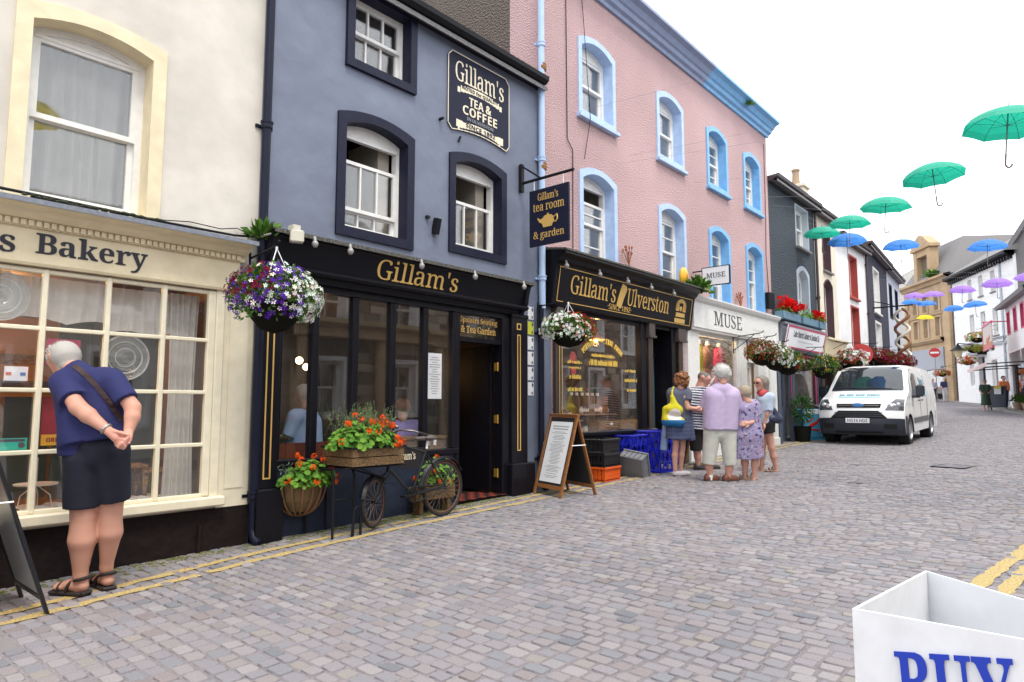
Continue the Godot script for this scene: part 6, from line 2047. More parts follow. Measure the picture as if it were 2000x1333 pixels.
	var strand := func(ph: float, amp: float, y0: float, y1: float):
		var pts := []
		for i in 24:
			var v := i / 23.0
			pts.append(Vector3(28.6 + 0.08 * cos(ph + v * 11.0), lerpf(y0, y1, v), -5.35 + amp * sin(ph + v * 11.0)))
		return pts
	rg.tube(strand.call(0.0, 0.24, 5.0, 3.15), 0.06, 6)
	obj("ribbon", rg, m("ribbon_brown", Color(0.20, 0.08, 0.03), 0.4), ss)
	var rg2 := Geo.new()
	rg2.tube(strand.call(PI, 0.24, 4.95, 3.2), 0.055, 6)
	obj("ribbon", rg2, m("ribbon_white", Color(0.6, 0.55, 0.48), 0.4), ss)

func baskets() -> void:
	var w := Color(0.80, 0.80, 0.74)
	var pu := Color(0.11, 0.02, 0.33)
	var re := Color(0.36, 0.004, 0.006)
	hanging_basket("big hanging basket of purple, white and crimson petunias by the bakery", Vector3(3.10, 2.34, -5.52), Vector3(0.42, 0.31, 0.34), func(d):
		if d.x + d.z * 0.3 > 0.22 + rng.randfn() * 0.25: return w
		if d.x < -0.45 and d.y > -0.1 and rng.randf() < 0.6: return Color(0.16, 0.002, 0.025)
		return pu if rng.randf() < 0.8 else w, 900, 1500, 0.025, Vector3(3.16, 2.79, -6.12))
	hanging_basket("hanging basket of white and scarlet flowers beside the deli fascia", Vector3(7.60, 2.43, -5.55), Vector3(0.46, 0.24, 0.34), func(d):
		if d.x < -0.15 + rng.randfn() * 0.2: return w
		return re if d.x < 0.85 else w, 640, 1100, 0.025, Vector3(7.62, 2.82, -6.12))
	hanging_basket("hanging basket of dark red flowers beside the boutique door", Vector3(14.75, 2.52, -5.5), Vector3(0.46, 0.28, 0.36), func(_d): return Color(0.15, 0.008, 0.006) if rng.randf() < 0.8 else Color(0.3, 0.06, 0.015), 420, 700, 0.03, Vector3(14.75, 2.90, -6.15))
	hanging_basket("hanging basket of white flowers beside the boutique door", Vector3(15.55, 2.48, -5.5), Vector3(0.44, 0.32, 0.36), func(_d): return w, 420, 600, 0.03, Vector3(15.55, 2.90, -6.15))
	hanging_basket("hanging basket mostly of leaves with few dark red flowers before the seafood shop", Vector3(16.35, 2.40, -5.5), Vector3(0.48, 0.32, 0.36), func(_d): return [Color(0.3, 0.02, 0.02), Color(0.4, 0.2, 0.03), w][rng.randi() % 3], 110, 900, 0.04, Vector3(16.35, 2.90, -6.15))
	hanging_basket("leafy hanging basket between the seafood shop and the cream narrow house", Vector3(19.1, 2.42, -5.5), Vector3(0.50, 0.34, 0.40), func(_d): return Color(0.4, 0.24, 0.03), 40, 900, 0.045, Vector3(19.1, 2.95, -6.1))
	hanging_basket("hanging basket of red, green and white flowers before the white red-reveal house", Vector3(22.0, 2.75, -5.5), Vector3(0.62, 0.32, 0.45), func(d): return w if d.x > 0.2 else (Color(0.2, 0.02, 0.01) if rng.randf() < 0.7 else w), 260, 700, 0.05, Vector3(22.0, 3.35, -6.1))
	for q in [[25.2, "crimson hanging basket before the navy house door"], [27.2, "crimson hanging basket at the navy house corner"], [28.9, "crimson and magenta hanging basket before the ribbon sign"]]:
		hanging_basket(q[1], Vector3(q[0], 2.98, -5.5), Vector3(0.62, 0.30, 0.5), func(_d): return Color(0.17, 0.005, 0.015) if rng.randf() < 0.85 else Color(0.25, 0.02, 0.08), 330, 500, 0.05, Vector3(q[0], 3.5, -6.2))

func geranium(lf: Geo, fl: Geo, o: Vector3, r: Vector3, nl: int, nf: int, c: Color) -> void:    # round scalloped leaves and tight flower heads
	for i in nl:
		var d := Vector3(rng.randfn(), absf(rng.randfn()) * 0.9, rng.randfn()).normalized()
		var p := o + d * r * rng.randf_range(0.35, 0.95)
		lf.paint(Color(0.06, 0.17, 0.02).lerp(Color(0.14, 0.27, 0.035), rng.randf()))
		var n := (d + Vector3(rng.randfn() * 0.4, 0.7, 0.5 + rng.randfn() * 0.3)).normalized()
		var s := Geo.across(n).rotated(n, rng.randf() * TAU); var u := n.cross(s)
		var R := rng.randf_range(0.018, 0.036)
		for k in 6:
			var a := TAU * k / 6; var a2 := TAU * (k + 1) / 6
			lf.tri(p - n * R * 0.25, p + (s * cos(a) + u * sin(a)) * R, p + (s * cos(a2) + u * sin(a2)) * R)
	for i in nf:
		var d := Vector3(rng.randfn(), absf(rng.randfn()) * 0.8 + 0.1, rng.randfn() * 0.7 + 0.5).normalized()
		var p := o + d * r * rng.randf_range(0.95, 1.15)
		for k in 14:
			var e := Vector3(rng.randfn(), rng.randfn(), rng.randfn()).normalized()
			flower(fl, p + e * 0.026, e, 0.015, c)
		lf.paint(Color(0.06, 0.13, 0.03))
		lf.tube([o + d * r * 0.3, p], 0.003, 4)

func wheel(parent: Node3D, hub: Vector3, r: float, axis: Vector3, spokes: int) -> void:
	var side := axis.cross(Vector3.UP).normalized()
	var up := side.cross(axis).normalized()
	var ring := func(rad: float, off := 0.0):
		var p := []
		for k in 33: p.append(hub + (side * cos(TAU * k / 32) + up * sin(TAU * k / 32)) * rad + axis * off)
		return p
	var ty := Geo.new()
	ty.tube(ring.call(r - 0.018), 0.018, 8, false)
	var w := obj("wheel", ty, m("tyre", Color(0.014, 0.013, 0.012), 0.8), parent)
	var ri := Geo.new()
	ri.tube(ring.call(r - 0.042), 0.010, 6, false)
	obj("rim", ri, m("rust_rim", Color(0.13, 0.055, 0.03), 0.6, {"tex": texs.grain, "ts": 6.0}), w)
	var sp := Geo.new()
	for k in spokes:
		var a := TAU * k / spokes
		var e: Vector3 = side * cos(a) + up * sin(a)
		var f: Vector3 = side * cos(a + 0.9) + up * sin(a + 0.9)
		sp.tube([hub + f * 0.02 + axis * (0.025 if k % 2 else -0.025), hub + e * (r - 0.045)], 0.0016, 4, false)
	obj("spokes", sp, m("spoke", Color(0.32, 0.24, 0.18), 0.4, {"metal": 0.6}), w)
	var hb := Geo.new()
	hb.tube([hub - axis * 0.045, hub + axis * 0.045], 0.02, 8)
	obj("hub", hb, m("iron"), w)

func bicycle() -> void:
	var z := -5.74
	var gr := 0.105
	var b := thing("delivery_bicycle", "old black delivery bicycle with lettered frame plate and rusty wheels", "bicycle", Vector3(4.9, gr, z))
	var rear := Vector3(5.39, gr + 0.325, z)
	var front := Vector3(4.39, gr + 0.265, z + 0.03)
	wheel(b, rear, 0.325, Vector3(0.06, 0, 1).normalized(), 28)
	wheel(b, front, 0.262, Vector3(0.5, 0, 1).normalized(), 22)
	var bb := Vector3(4.92, 0.40, z)
	var seat := Vector3(5.13, 0.88, z)
	var head_b := Vector3(4.60, 0.70, z); var head_t := Vector3(4.66, 0.96, z)
	var f := Geo.new()
	f.tube([bb, seat], 0.017, 8)
	f.tube([head_b, bb], 0.017, 8)
	f.tube([head_t, seat + Vector3(-0.03, -0.03, 0)], 0.016, 8)
	f.tube([head_b - Vector3(0.015, 0.04, 0), head_t + Vector3(0.015, 0.05, 0)], 0.021, 8)
	for s in [-1.0, 1.0]:
		f.tube([bb + Vector3(0, 0, s * 0.03), rear + Vector3(0, 0, s * 0.055)], 0.010, 6)
		f.tube([seat + Vector3(0, -0.06, s * 0.02), rear + Vector3(0, 0, s * 0.055)], 0.009, 6)
		f.tube([head_b + Vector3(-0.01, -0.05, s * 0.04), Vector3(4.49, 0.56, z + s * 0.05), front + Vector3(-0.02 * s, 0, s * 0.05)], 0.012, 6)
	obj("frame", f, m("bike_black", Color(0.012, 0.012, 0.014), 0.35), b)
	var pl := Geo.new().at(Transform3D(Basis.IDENTITY, Vector3(0, 0, z - 0.006)))
	pl.prism(PackedVector2Array([Vector2(4.66, 0.93), Vector2(5.10, 0.90), Vector2(5.04, 0.74), Vector2(4.97, 0.66), Vector2(4.64, 0.72)]), Transform3D.IDENTITY, 0.012)
	var plate := obj("name_plate", pl, m("bike_black"), b)
	text("Gillam's", "serif", Vector3(4.82, 0.82, z + 0.009), 0.28, 0.085, m("cream_letter"), plate)
	var sd := Geo.new()
	sd.ball(Vector3(5.17, 1.005, z), Vector3(0.10, 0.035, 0.085), 14, 8)
	sd.ball(Vector3(5.06, 1.00, z), Vector3(0.11, 0.025, 0.035), 12, 6)
	obj("saddle", sd, m("saddle_leather", Color(0.09, 0.07, 0.065), 0.4), b)
	var spn := Geo.new()
	for s in [-0.05, 0.05]:
		var pts := []
		for k in 20: pts.append(Vector3(5.21 + 0.018 * cos(k * 1.3), 0.92 + k * 0.0035, z + s + 0.018 * sin(k * 1.3)))
		spn.tube(pts, 0.004, 4)
	spn.tube([seat, Vector3(5.15, 0.98, z)], 0.013, 8)
	obj("seat_post", spn, m("chain"), b)
	var hb := Geo.new()
	hb.tube([head_t + Vector3(0.01, 0.03, 0), head_t + Vector3(0.015, 0.12, 0)], 0.012, 8)
	for s in [-1.0, 1.0]:
		hb.tube([head_t + Vector3(0.015, 0.12, 0), head_t + Vector3(-0.02, 0.15, s * 0.12), head_t + Vector3(0.07, 0.14, s * 0.24), head_t + Vector3(0.20, 0.10, s * 0.26)], 0.011, 8)
	obj("handlebar", hb, m("bar_steel", Color(0.22, 0.20, 0.19), 0.3, {"metal": 0.7}), b)
	for s in [-1.0, 1.0]:
		var g := Geo.new()
		g.tube([head_t + Vector3(0.13, 0.12, s * 0.253), head_t + Vector3(0.24, 0.09, s * 0.262)], 0.016, 8)
		obj("grip", g, m("tyre"), b)
	var bl := Geo.new()
	bl.ball(head_t + Vector3(-0.01, 0.18, 0.06), Vector3(0.026, 0.022, 0.026), 10, 6)
	obj("bell", bl, m("bar_steel"), b)
	var cr := Geo.new()
	for k in 24:
		var a := TAU * k / 24; var a2 := TAU * (k + 1) / 24
		cr.tube([bb + Vector3(cos(a), sin(a), 0) * 0.085 + Vector3(0, 0, 0.045), bb + Vector3(cos(a2), sin(a2), 0) * 0.085 + Vector3(0, 0, 0.045)], 0.007, 4)
	for k in 5: cr.tube([bb + Vector3(0, 0, 0.045), bb + Vector3(cos(TAU * k / 5), sin(TAU * k / 5), 0) * 0.085 + Vector3(0, 0, 0.045)], 0.006, 4)
	cr.tube([bb + Vector3(0, 0, 0.06), bb + Vector3(-0.17, -0.01, 0.07)], 0.010, 6)
	cr.tube([bb + Vector3(0, 0, -0.06), bb + Vector3(0.17, 0.01, -0.07)], 0.010, 6)
	for s in [[-0.17, 0.10], [0.17, -0.10]]: cr.box(bb + Vector3(s[0], 0, s[1]), Vector3(0.08, 0.022, 0.08))
	obj("crank", cr, m("iron"), b)
	var ch := Geo.new()
	ch.tube([bb + Vector3(0, 0.085, 0.045), rear + Vector3(0, 0.035, 0.045)], 0.006, 4)
	ch.tube([bb + Vector3(0, -0.085, 0.045), rear + Vector3(0, -0.035, 0.045)], 0.006, 4)
	ch.box((bb + rear) / 2 + Vector3(-0.02, 0.01, 0.055), Vector3(0.36, 0.035, 0.006), Basis(Vector3.BACK, 0.06))
	obj("chain_guard", ch, m("bike_black"), b)
	for q in [[rear, 0.35, 0.5, 3.3, Vector3(1, 0, 0)], [front, 0.29, 0.6, 2.9, Vector3(0.894, 0, -0.447)]]:
		var mg := Geo.new()
		var prev := []
		for k in 19:
			var a := lerpf(q[2], q[3], k / 18.0)
			var e: Vector3 = q[4] * cos(a) + Vector3.UP * sin(a)
			var sv: Vector3 = q[4].cross(Vector3.UP) * 0.03
			var c: Vector3 = q[0] + e * q[1]
			var cur := [c + sv - e * 0.012, c + e * 0.008, c - sv - e * 0.012]
			if prev.size():
				for j in 2: mg.quad(prev[j], prev[j + 1], cur[j + 1], cur[j])
			prev = cur
		obj("mudguard", mg, m("bike_black"), b)
	var ca := Geo.new()                                         # carrier under the crate
	ca.tube([Vector3(3.86, 0.76, z - 0.15), Vector3(4.62, 0.76, z - 0.15)], 0.010, 6)
	ca.tube([Vector3(3.86, 0.76, z + 0.25), Vector3(4.62, 0.76, z + 0.25)], 0.010, 6)
	for s in [-0.12, 0.22]: ca.tube([Vector3(4.60, 0.76, z + s), Vector3(4.63, 0.93, z)], 0.008, 6)
	for s in [-0.12, 0.2]: ca.tube([Vector3(4.05, 0.76, z + s), Vector3(4.55, 0.60, z)], 0.008, 6)
	obj("carrier", ca, m("iron"), b)
	# crate of flowers in the carrier
	var cc := thing("flower_crate", "weathered wooden crate of orange geraniums carried on the bicycle front", "flower crate", Vector3(4.2, 0.77, z + 0.05))
	for y in [0.775, 0.865]:
		for s in [-0.20, 0.29]:
			var g := Geo.new()
			g.box(Vector3(4.24, y + 0.042, z + s), Vector3(0.64, 0.08, 0.016), Basis.IDENTITY, 0.002)
			obj("slat", g, m("crate_old", Color(0.26, 0.15, 0.06), 0.8, {"tex": texs.woody2, "ts": 2.0}), cc)
		for x in [3.93, 4.55]:
			var g := Geo.new()
			g.box(Vector3(x, y + 0.042, z + 0.045), Vector3(0.016, 0.08, 0.47), Basis.IDENTITY, 0.002)
			obj("slat", g, m("crate_old"), cc)
	var rim := Geo.new()
	for s in [-0.205, 0.295]: rim.box(Vector3(4.24, 0.955, z + s), Vector3(0.68, 0.02, 0.03))
	for x in [3.915, 4.565]: rim.box(Vector3(x, 0.955, z + 0.045), Vector3(0.03, 0.02, 0.47))
	obj("rim", rim, m("iron"), cc)
	var soil := Geo.new()
	soil.box(Vector3(4.24, 0.90, z + 0.045), Vector3(0.60, 0.03, 0.46))
	obj("soil", soil, m("plinth_brown"), cc)
	var lf := Geo.new(); var fl := Geo.new()
	var org := Color(0.80, 0.10, 0.012)
	geranium(lf, fl, Vector3(4.19, 0.95, z + 0.10), Vector3(0.42, 0.29, 0.30), 760, 24, org)
	for i in 150:                                                  # airy grey-green sprays above
		var o := Vector3(4.24 + rng.randfn(0, 0.15), 1.05, z + rng.randfn(0, 0.1))
		var e := o + Vector3(rng.randfn(0.03, 0.10), rng.randf_range(0.12, 0.36), rng.randfn(0, 0.06))
		lf.paint(Color(0.13, 0.19, 0.09))
		lf.tube([o, e], 0.002, 3, false)
		for k in 7:
			lf.paint(Color(0.17, 0.22, 0.12) if rng.randf() < 0.7 else Color(0.26, 0.22, 0.12))
			leaf(lf, o.lerp(e, rng.randf_range(0.3, 1.0)), Vector3(rng.randfn(), 0.6, rng.randfn()).normalized(), 0.03, 0.009)
	obj("foliage", lf, m("leaf"), cc).set_meta("kind", "stuff")
	obj("flowers", fl, m("petal"), cc).set_meta("kind", "stuff")
	# geraniums behind the back wheel
	var pb := thing("geranium_trough", "low trough of orange geraniums behind the bicycle's back wheel", "flower trough", Vector3(5.55, 0.11, -6.05))
	var tg := Geo.new()
	tg.box(Vector3(5.5, 0.34, -6.04), Vector3(0.62, 0.16, 0.16), Basis.IDENTITY, 0.01)
	tg.box(Vector3(5.28, 0.18, -6.04), Vector3(0.05, 0.16, 0.12))
	tg.box(Vector3(5.72, 0.18, -6.04), Vector3(0.05, 0.16, 0.12))
	obj("trough", tg, m("crate_old"), pb)
	var l2 := Geo.new(); var f2 := Geo.new()
	geranium(l2, f2, Vector3(5.55, 0.45, -6.0), Vector3(0.34, 0.32, 0.14), 220, 9, org)
	obj("foliage", l2, m("leaf"), pb).set_meta("kind", "stuff")
	obj("flowers", f2, m("petal"), pb).set_meta("kind", "stuff")
	# black hoop rack
	var rk := thing("hoop_rack", "black tubular hoop stand propping the delivery bicycle's front", "rack", Vector3(4.0, 0.08, -5.7))
	for x in [3.86, 4.10]:
		var g := Geo.new()
		g.tube([Vector3(x, 0.07, -5.66), Vector3(x, 0.68, -5.66), Vector3(x, 0.74, -5.70), Vector3(x, 0.74, -6.10), Vector3(x, 0.68, -6.14), Vector3(x, 0.07, -6.14)], 0.013, 8)
		obj("hoop", g, m("iron"), rk)
	var rg := Geo.new()
	rg.tube([Vector3(3.86, 0.45, -5.66), Vector3(4.10, 0.45, -5.66)], 0.010, 6)
	rg.tube([Vector3(4.06, 0.07, -5.62), Vector3(4.08, 0.34, -5.62), Vector3(4.12, 0.37, -5.62), Vector3(4.16, 0.34, -5.62), Vector3(4.16, 0.07, -5.62)], 0.014, 8)
	obj("cross_bar", rg, m("iron"), rk)
	# half-round hayrack basket on the wall
	var hk := thing("wall_hayrack", "half-round wall hayrack of orange geraniums beside the black pilaster", "flower basket", Vector3(3.76, 0.25, -6.15))
	for k in 9:
		var a := PI * k / 8.0
		var pts := []
		for j in 7:
			var v := j / 6.0
			pts.append(Vector3(3.78 - cos(a) * 0.27 * cos(v * 1.45), 0.60 - 0.33 * sin(v * 1.5), -6.14 + sin(a) * 0.26 * cos(v * 1.45)))
		var g := Geo.new()
		g.tube(pts, 0.012, 5)
		obj("strap", g, m("strap_rust", Color(0.20, 0.10, 0.05), 0.7), hk)
	var ln := Geo.new()
	ln.lathe(Vector3(3.78, 0.60, -6.15), [Vector2(0.02, -0.31), Vector2(0.12, -0.28), Vector2(0.2, -0.17), Vector2(0.245, 0.0)], 14, Basis.IDENTITY, PI, TAU)
	obj("liner", ln, m("coir", Color(0.25, 0.17, 0.08), 0.95, {"tex": texs.grain, "ts": 5.0}), hk)
	var l3 := Geo.new(); var f3 := Geo.new()
	geranium(l3, f3, Vector3(3.78, 0.58, -5.98), Vector3(0.33, 0.28, 0.22), 420, 12, org)
	for i in 40:
		l3.paint(Color(0.16, 0.20, 0.15))
		leaf(l3, Vector3(3.56 + rng.randfn(0, 0.05), 0.66 + rng.randf() * 0.14, -6.0), Vector3(rng.randfn(), 0.8, rng.randfn()).normalized(), 0.05, 0.012)
	obj("foliage", l3, m("leaf"), hk).set_meta("kind", "stuff")
	obj("flowers", f3, m("petal"), hk).set_meta("kind", "stuff")

func a_board(called: String, label: String, f0: Vector3, f1: Vector3, b1: Vector3, h: float, mt: Material, panel_front: Material, panel_back: Material, w := 0.05) -> Array:
	# f0-f1: feet of the front leaf; b1: back leaf's foot opposite f1
	var o := thing(called, label, "sign board", (f0 + f1) / 2)
	var back := b1 - f1
	var top0 := f0 + back / 2 + Vector3(0, h, 0)
	var top1 := f1 + back / 2 + Vector3(0, h, 0)
	var frames := []
	for k in 2:
		var a := f0 + back * k; var c := f1 + back * k
		var xd := (c - a).normalized() * (1.0 if k == 0 else -1.0)
		var yd := (top0 - f0 if k == 0 else top0 - (f0 + back)).normalized()
		var zd := xd.cross(yd).normalized()
		var t := Transform3D(Basis(xd, yd, zd), a if k == 0 else c)
		var L := a.distance_to(c); var H := (top0 - a).length()
		var leafn := Geo.new().at(t)
		for q in [[0.0, w, 0.0, H], [L - w, L, 0.0, H]]: leafn.bx(q[0], q[1], q[2], q[3], -0.022, 0.0, 0.003)
		leafn.bx(w, L - w, H - w, H, -0.021, -0.001, 0.003)
		leafn.bx(w, L - w, 0.10, 0.10 + w, -0.021, -0.001, 0.003)
		var lo := obj("leaf_frame", leafn, mt, o)
		var pg := Geo.new().at(t)
		pg.bx(w, L - w, 0.10 + w, H - w, -0.016, -0.008)
		obj("panel", pg, panel_front if k == 0 else panel_back, lo)
		frames.append([t, L, H, lo])
	var st := Geo.new()
	for p in [[f0, f0 + back], [f1, f1 + back]]:
		st.tube([p[0].lerp(top0 if p[0] == f0 else top1, 0.62), p[1].lerp(top0 if p[0] == f0 else top1, 0.62)], 0.006, 5)
	obj("stay", st, m("chain"), o)
	return [o, frames]

func boards() -> void:
	var blk := m("chalk_black", Color(0.016, 0.016, 0.018), 0.6)
	var G := func(x, z): return Vector3(x, gy(x), z)
	var a := a_board("menu_board", "varnished wooden pavement board holding a white printed menu", G.call(7.36, -6.02), G.call(7.16, -5.38), G.call(7.72, -5.18), 1.10, m("wood"), blk, blk, 0.055)
	var fr: Array = a[1][0]
	var t: Transform3D = fr[0]
	var pg := Geo.new().at(t)
	pg.bx(0.085, fr[1] - 0.085, 0.19, fr[2] - 0.115, -0.006, -0.003)
	var sheet := obj("menu_sheet", pg, m("paper"), fr[3])
	var lg := Geo.new().at(t)
	var y: float = fr[2] - 0.19
	var row := 0
	while y > 0.24:
		var hw: float = (fr[1] / 2 - 0.12) * rng.randf_range(0.35, 0.9)
		var xm: float = fr[1] / 2
		lg.bx(xm - hw, xm + hw, y, y + (0.016 if row < 2 else 0.007), -0.003, -0.002)
		y -= 0.036 if row < 2 else 0.019 + (0.012 if rng.randf() < 0.2 else 0.0)
		row += 1
	obj("small_print", lg, m("print_grey"), sheet)
	a_board("wooden_board", "wooden pavement board half hidden behind the woman with the yellow bag", G.call(11.75, -6.1), G.call(11.35, -5.75), G.call(11.85, -5.35), 1.05, m("wood"), blk, blk, 0.055)
	var z0 := -5.85
	var la := a_board("black_frame_board", "black framed pavement board with a grey panel at the bakery corner", G.call(0.66, z0), G.call(0.66, -5.20), G.call(1.42, -5.20), 1.20, m("board_black", Color(0.010, 0.010, 0.014), 0.35), m("board_grey", Color(0.30, 0.31, 0.33), 0.3), m("board_grey"), 0.04)
	var dd := thing("chalk_board", "black chalkboard with a yellow and white notice by the orange-shirted person", "sign board", Vector3(43.5, gy(43.5), -3.9))
	var dg := Geo.new()
	var bs := Basis(Vector3.UP, deg_to_rad(65)) * Basis(Vector3.RIGHT, -0.15)
	dg.box(Vector3(43.5, gy(43.5) + 0.72, -3.9), Vector3(0.85, 1.15, 0.05), bs.rotated(Vector3.UP, PI), 0.01)
	for s in [-0.38, 0.38]: dg.box(Vector3(43.5, gy(43.5) + 0.1, -3.9) + bs * Vector3(s, 0, 0.05), Vector3(0.05, 0.2, 0.05), bs)
	obj("board", dg, m("chalk_navy", Color(0.02, 0.025, 0.05), 0.5), dd)
	var n := Geo.new()
	var o := Vector3(43.5, gy(43.5) + 1.0, -3.9) + Vector3(-0.07, 0, 0.02)
	n.box(o, Vector3(0.34, 0.3, 0.02), Basis(Vector3.UP, deg_to_rad(65)))
	obj("notice", n, m("paper"), dd)
	var n2 := Geo.new()
	n2.box(o + Vector3(0, 0.2, 0), Vector3(0.36, 0.14, 0.02), Basis(Vector3.UP, deg_to_rad(65)))
	obj("notice_head", n2, m("notice_yellow"), dd)

func lattice_crate(called: String, label: String, o: Vector3, s: Vector3, b: Basis, mt: Material, nx: int, solid := false) -> Node3D:
	# open crate: rim, corner posts, bottom, and walls of bars with slots
	var c := thing(called, label, "crate", o)
	var g := Geo.new().at(Transform3D(b, o))
	var w := 0.018
	g.bx(-s.x / 2, s.x / 2, 0, 0.015, -s.z / 2, s.z / 2)
	for sx in [-1.0, 1.0]:
		for sz in [-1.0, 1.0]:
			g.bx(sx * s.x / 2 - (w if sx > 0 else 0.0), sx * s.x / 2 + (w if sx < 0 else 0.0), 0.015, s.y - 0.03, sz * s.z / 2 - (w if sz > 0 else 0.0), sz * s.z / 2 + (w if sz < 0 else 0.0))
	obj("body", g, mt, c)
	var r := Geo.new().at(Transform3D(b, o))
	for sz in [-1.0, 1.0]: r.box(Vector3(0, s.y - 0.015, sz * s.z / 2), Vector3(s.x + 0.03, 0.03, 0.03), Basis.IDENTITY, 0.004)
	for sx in [-1.0, 1.0]: r.box(Vector3(sx * s.x / 2, s.y - 0.015, 0), Vector3(0.03, 0.03, s.z - 0.03), Basis.IDENTITY, 0.004)
	obj("rim", r, mt, c)
	var l := Geo.new().at(Transform3D(b, o))
	for sz in [-1.0, 1.0]:
		var zc: float = sz * (s.z / 2 - 0.008)
		for k in nx:
			var x := -s.x / 2 + (k + 0.5) * s.x / nx
			l.box(Vector3(x, s.y / 2, zc), Vector3(s.x / nx * (0.45 if not solid else 0.8), s.y - 0.06, 0.008), Basis(Vector3.BACK, 0.0 if solid else 0.35 * (1 if k % 2 else -1)))
		for k in (3 if not solid else 2): l.box(Vector3(0, s.y * (k + 1) / 4.0, zc), Vector3(s.x - 0.03, 0.018, 0.010))
	for sx in [-1.0, 1.0]:
		var xc: float = sx * (s.x / 2 - 0.008)
		var nz := maxi(3, int(nx * s.z / s.x))
		for k in nz:
			var zz := -s.z / 2 + (k + 0.5) * s.z / nz
			l.box(Vector3(xc, s.y / 2, zz), Vector3(0.008, s.y - 0.06, s.z / nz * (0.45 if not solid else 0.8)), Basis(Vector3.RIGHT, 0.0 if solid else 0.35 * (1 if k % 2 else -1)))
		for k in 2: l.box(Vector3(xc, s.y * (k + 1) / 3.0, 0), Vector3(0.010, 0.018, s.z - 0.03))
	obj("lattice", l, mt, c)
	return c

func crates() -> void:
	var y := gy(9.1)
	var up := Basis(Vector3.UP, 0.08)
	var org := m("crate_orange", Color(0.70, 0.10, 0.01), 0.4)
	var blk := m("crate_black", Color(0.014, 0.014, 0.015), 0.4)
	var blu := m("crate_blue", Color(0.012, 0.02, 0.42), 0.35)
	lattice_crate("plastic_crate", "orange plastic crate at the bottom of the stack under the deli window", Vector3(9.06, y, -5.96), Vector3(0.50, 0.22, 0.34), up, org, 8, true)
	lattice_crate("plastic_crate", "black plastic crate standing on the orange one", Vector3(9.06, y + 0.225, -5.97), Vector3(0.52, 0.20, 0.35), up, blk, 8, true)
	lattice_crate("plastic_crate", "black plastic crate topmost of the stack under the deli window", Vector3(9.05, y + 0.43, -5.98), Vector3(0.54, 0.22, 0.36), up, blk, 8, true)
	lattice_crate("plastic_crate", "grey plastic crate tilted against the deli stall riser", Vector3(9.66, gy(9.66) + 0.02, -5.80), Vector3(0.66, 0.22, 0.42), Basis(Vector3.BACK, -1.15) * Basis(Vector3.UP, 0.15), m("crate_grey", Color(0.16, 0.17, 0.19), 0.5), 9, true)
	lattice_crate("plastic_crate", "deep blue lattice crate standing at the deli door", Vector3(10.66, gy(10.66), -5.84), Vector3(0.66, 0.70, 0.46), Basis(Vector3.UP, -0.05), blu, 9)
	lattice_crate("plastic_crate", "deep blue lattice crate pushed against the stall riser behind the grey one", Vector3(10.02, gy(10.02), -6.02), Vector3(0.56, 0.66, 0.30), Basis(Vector3.UP, 0.0), blu, 8)

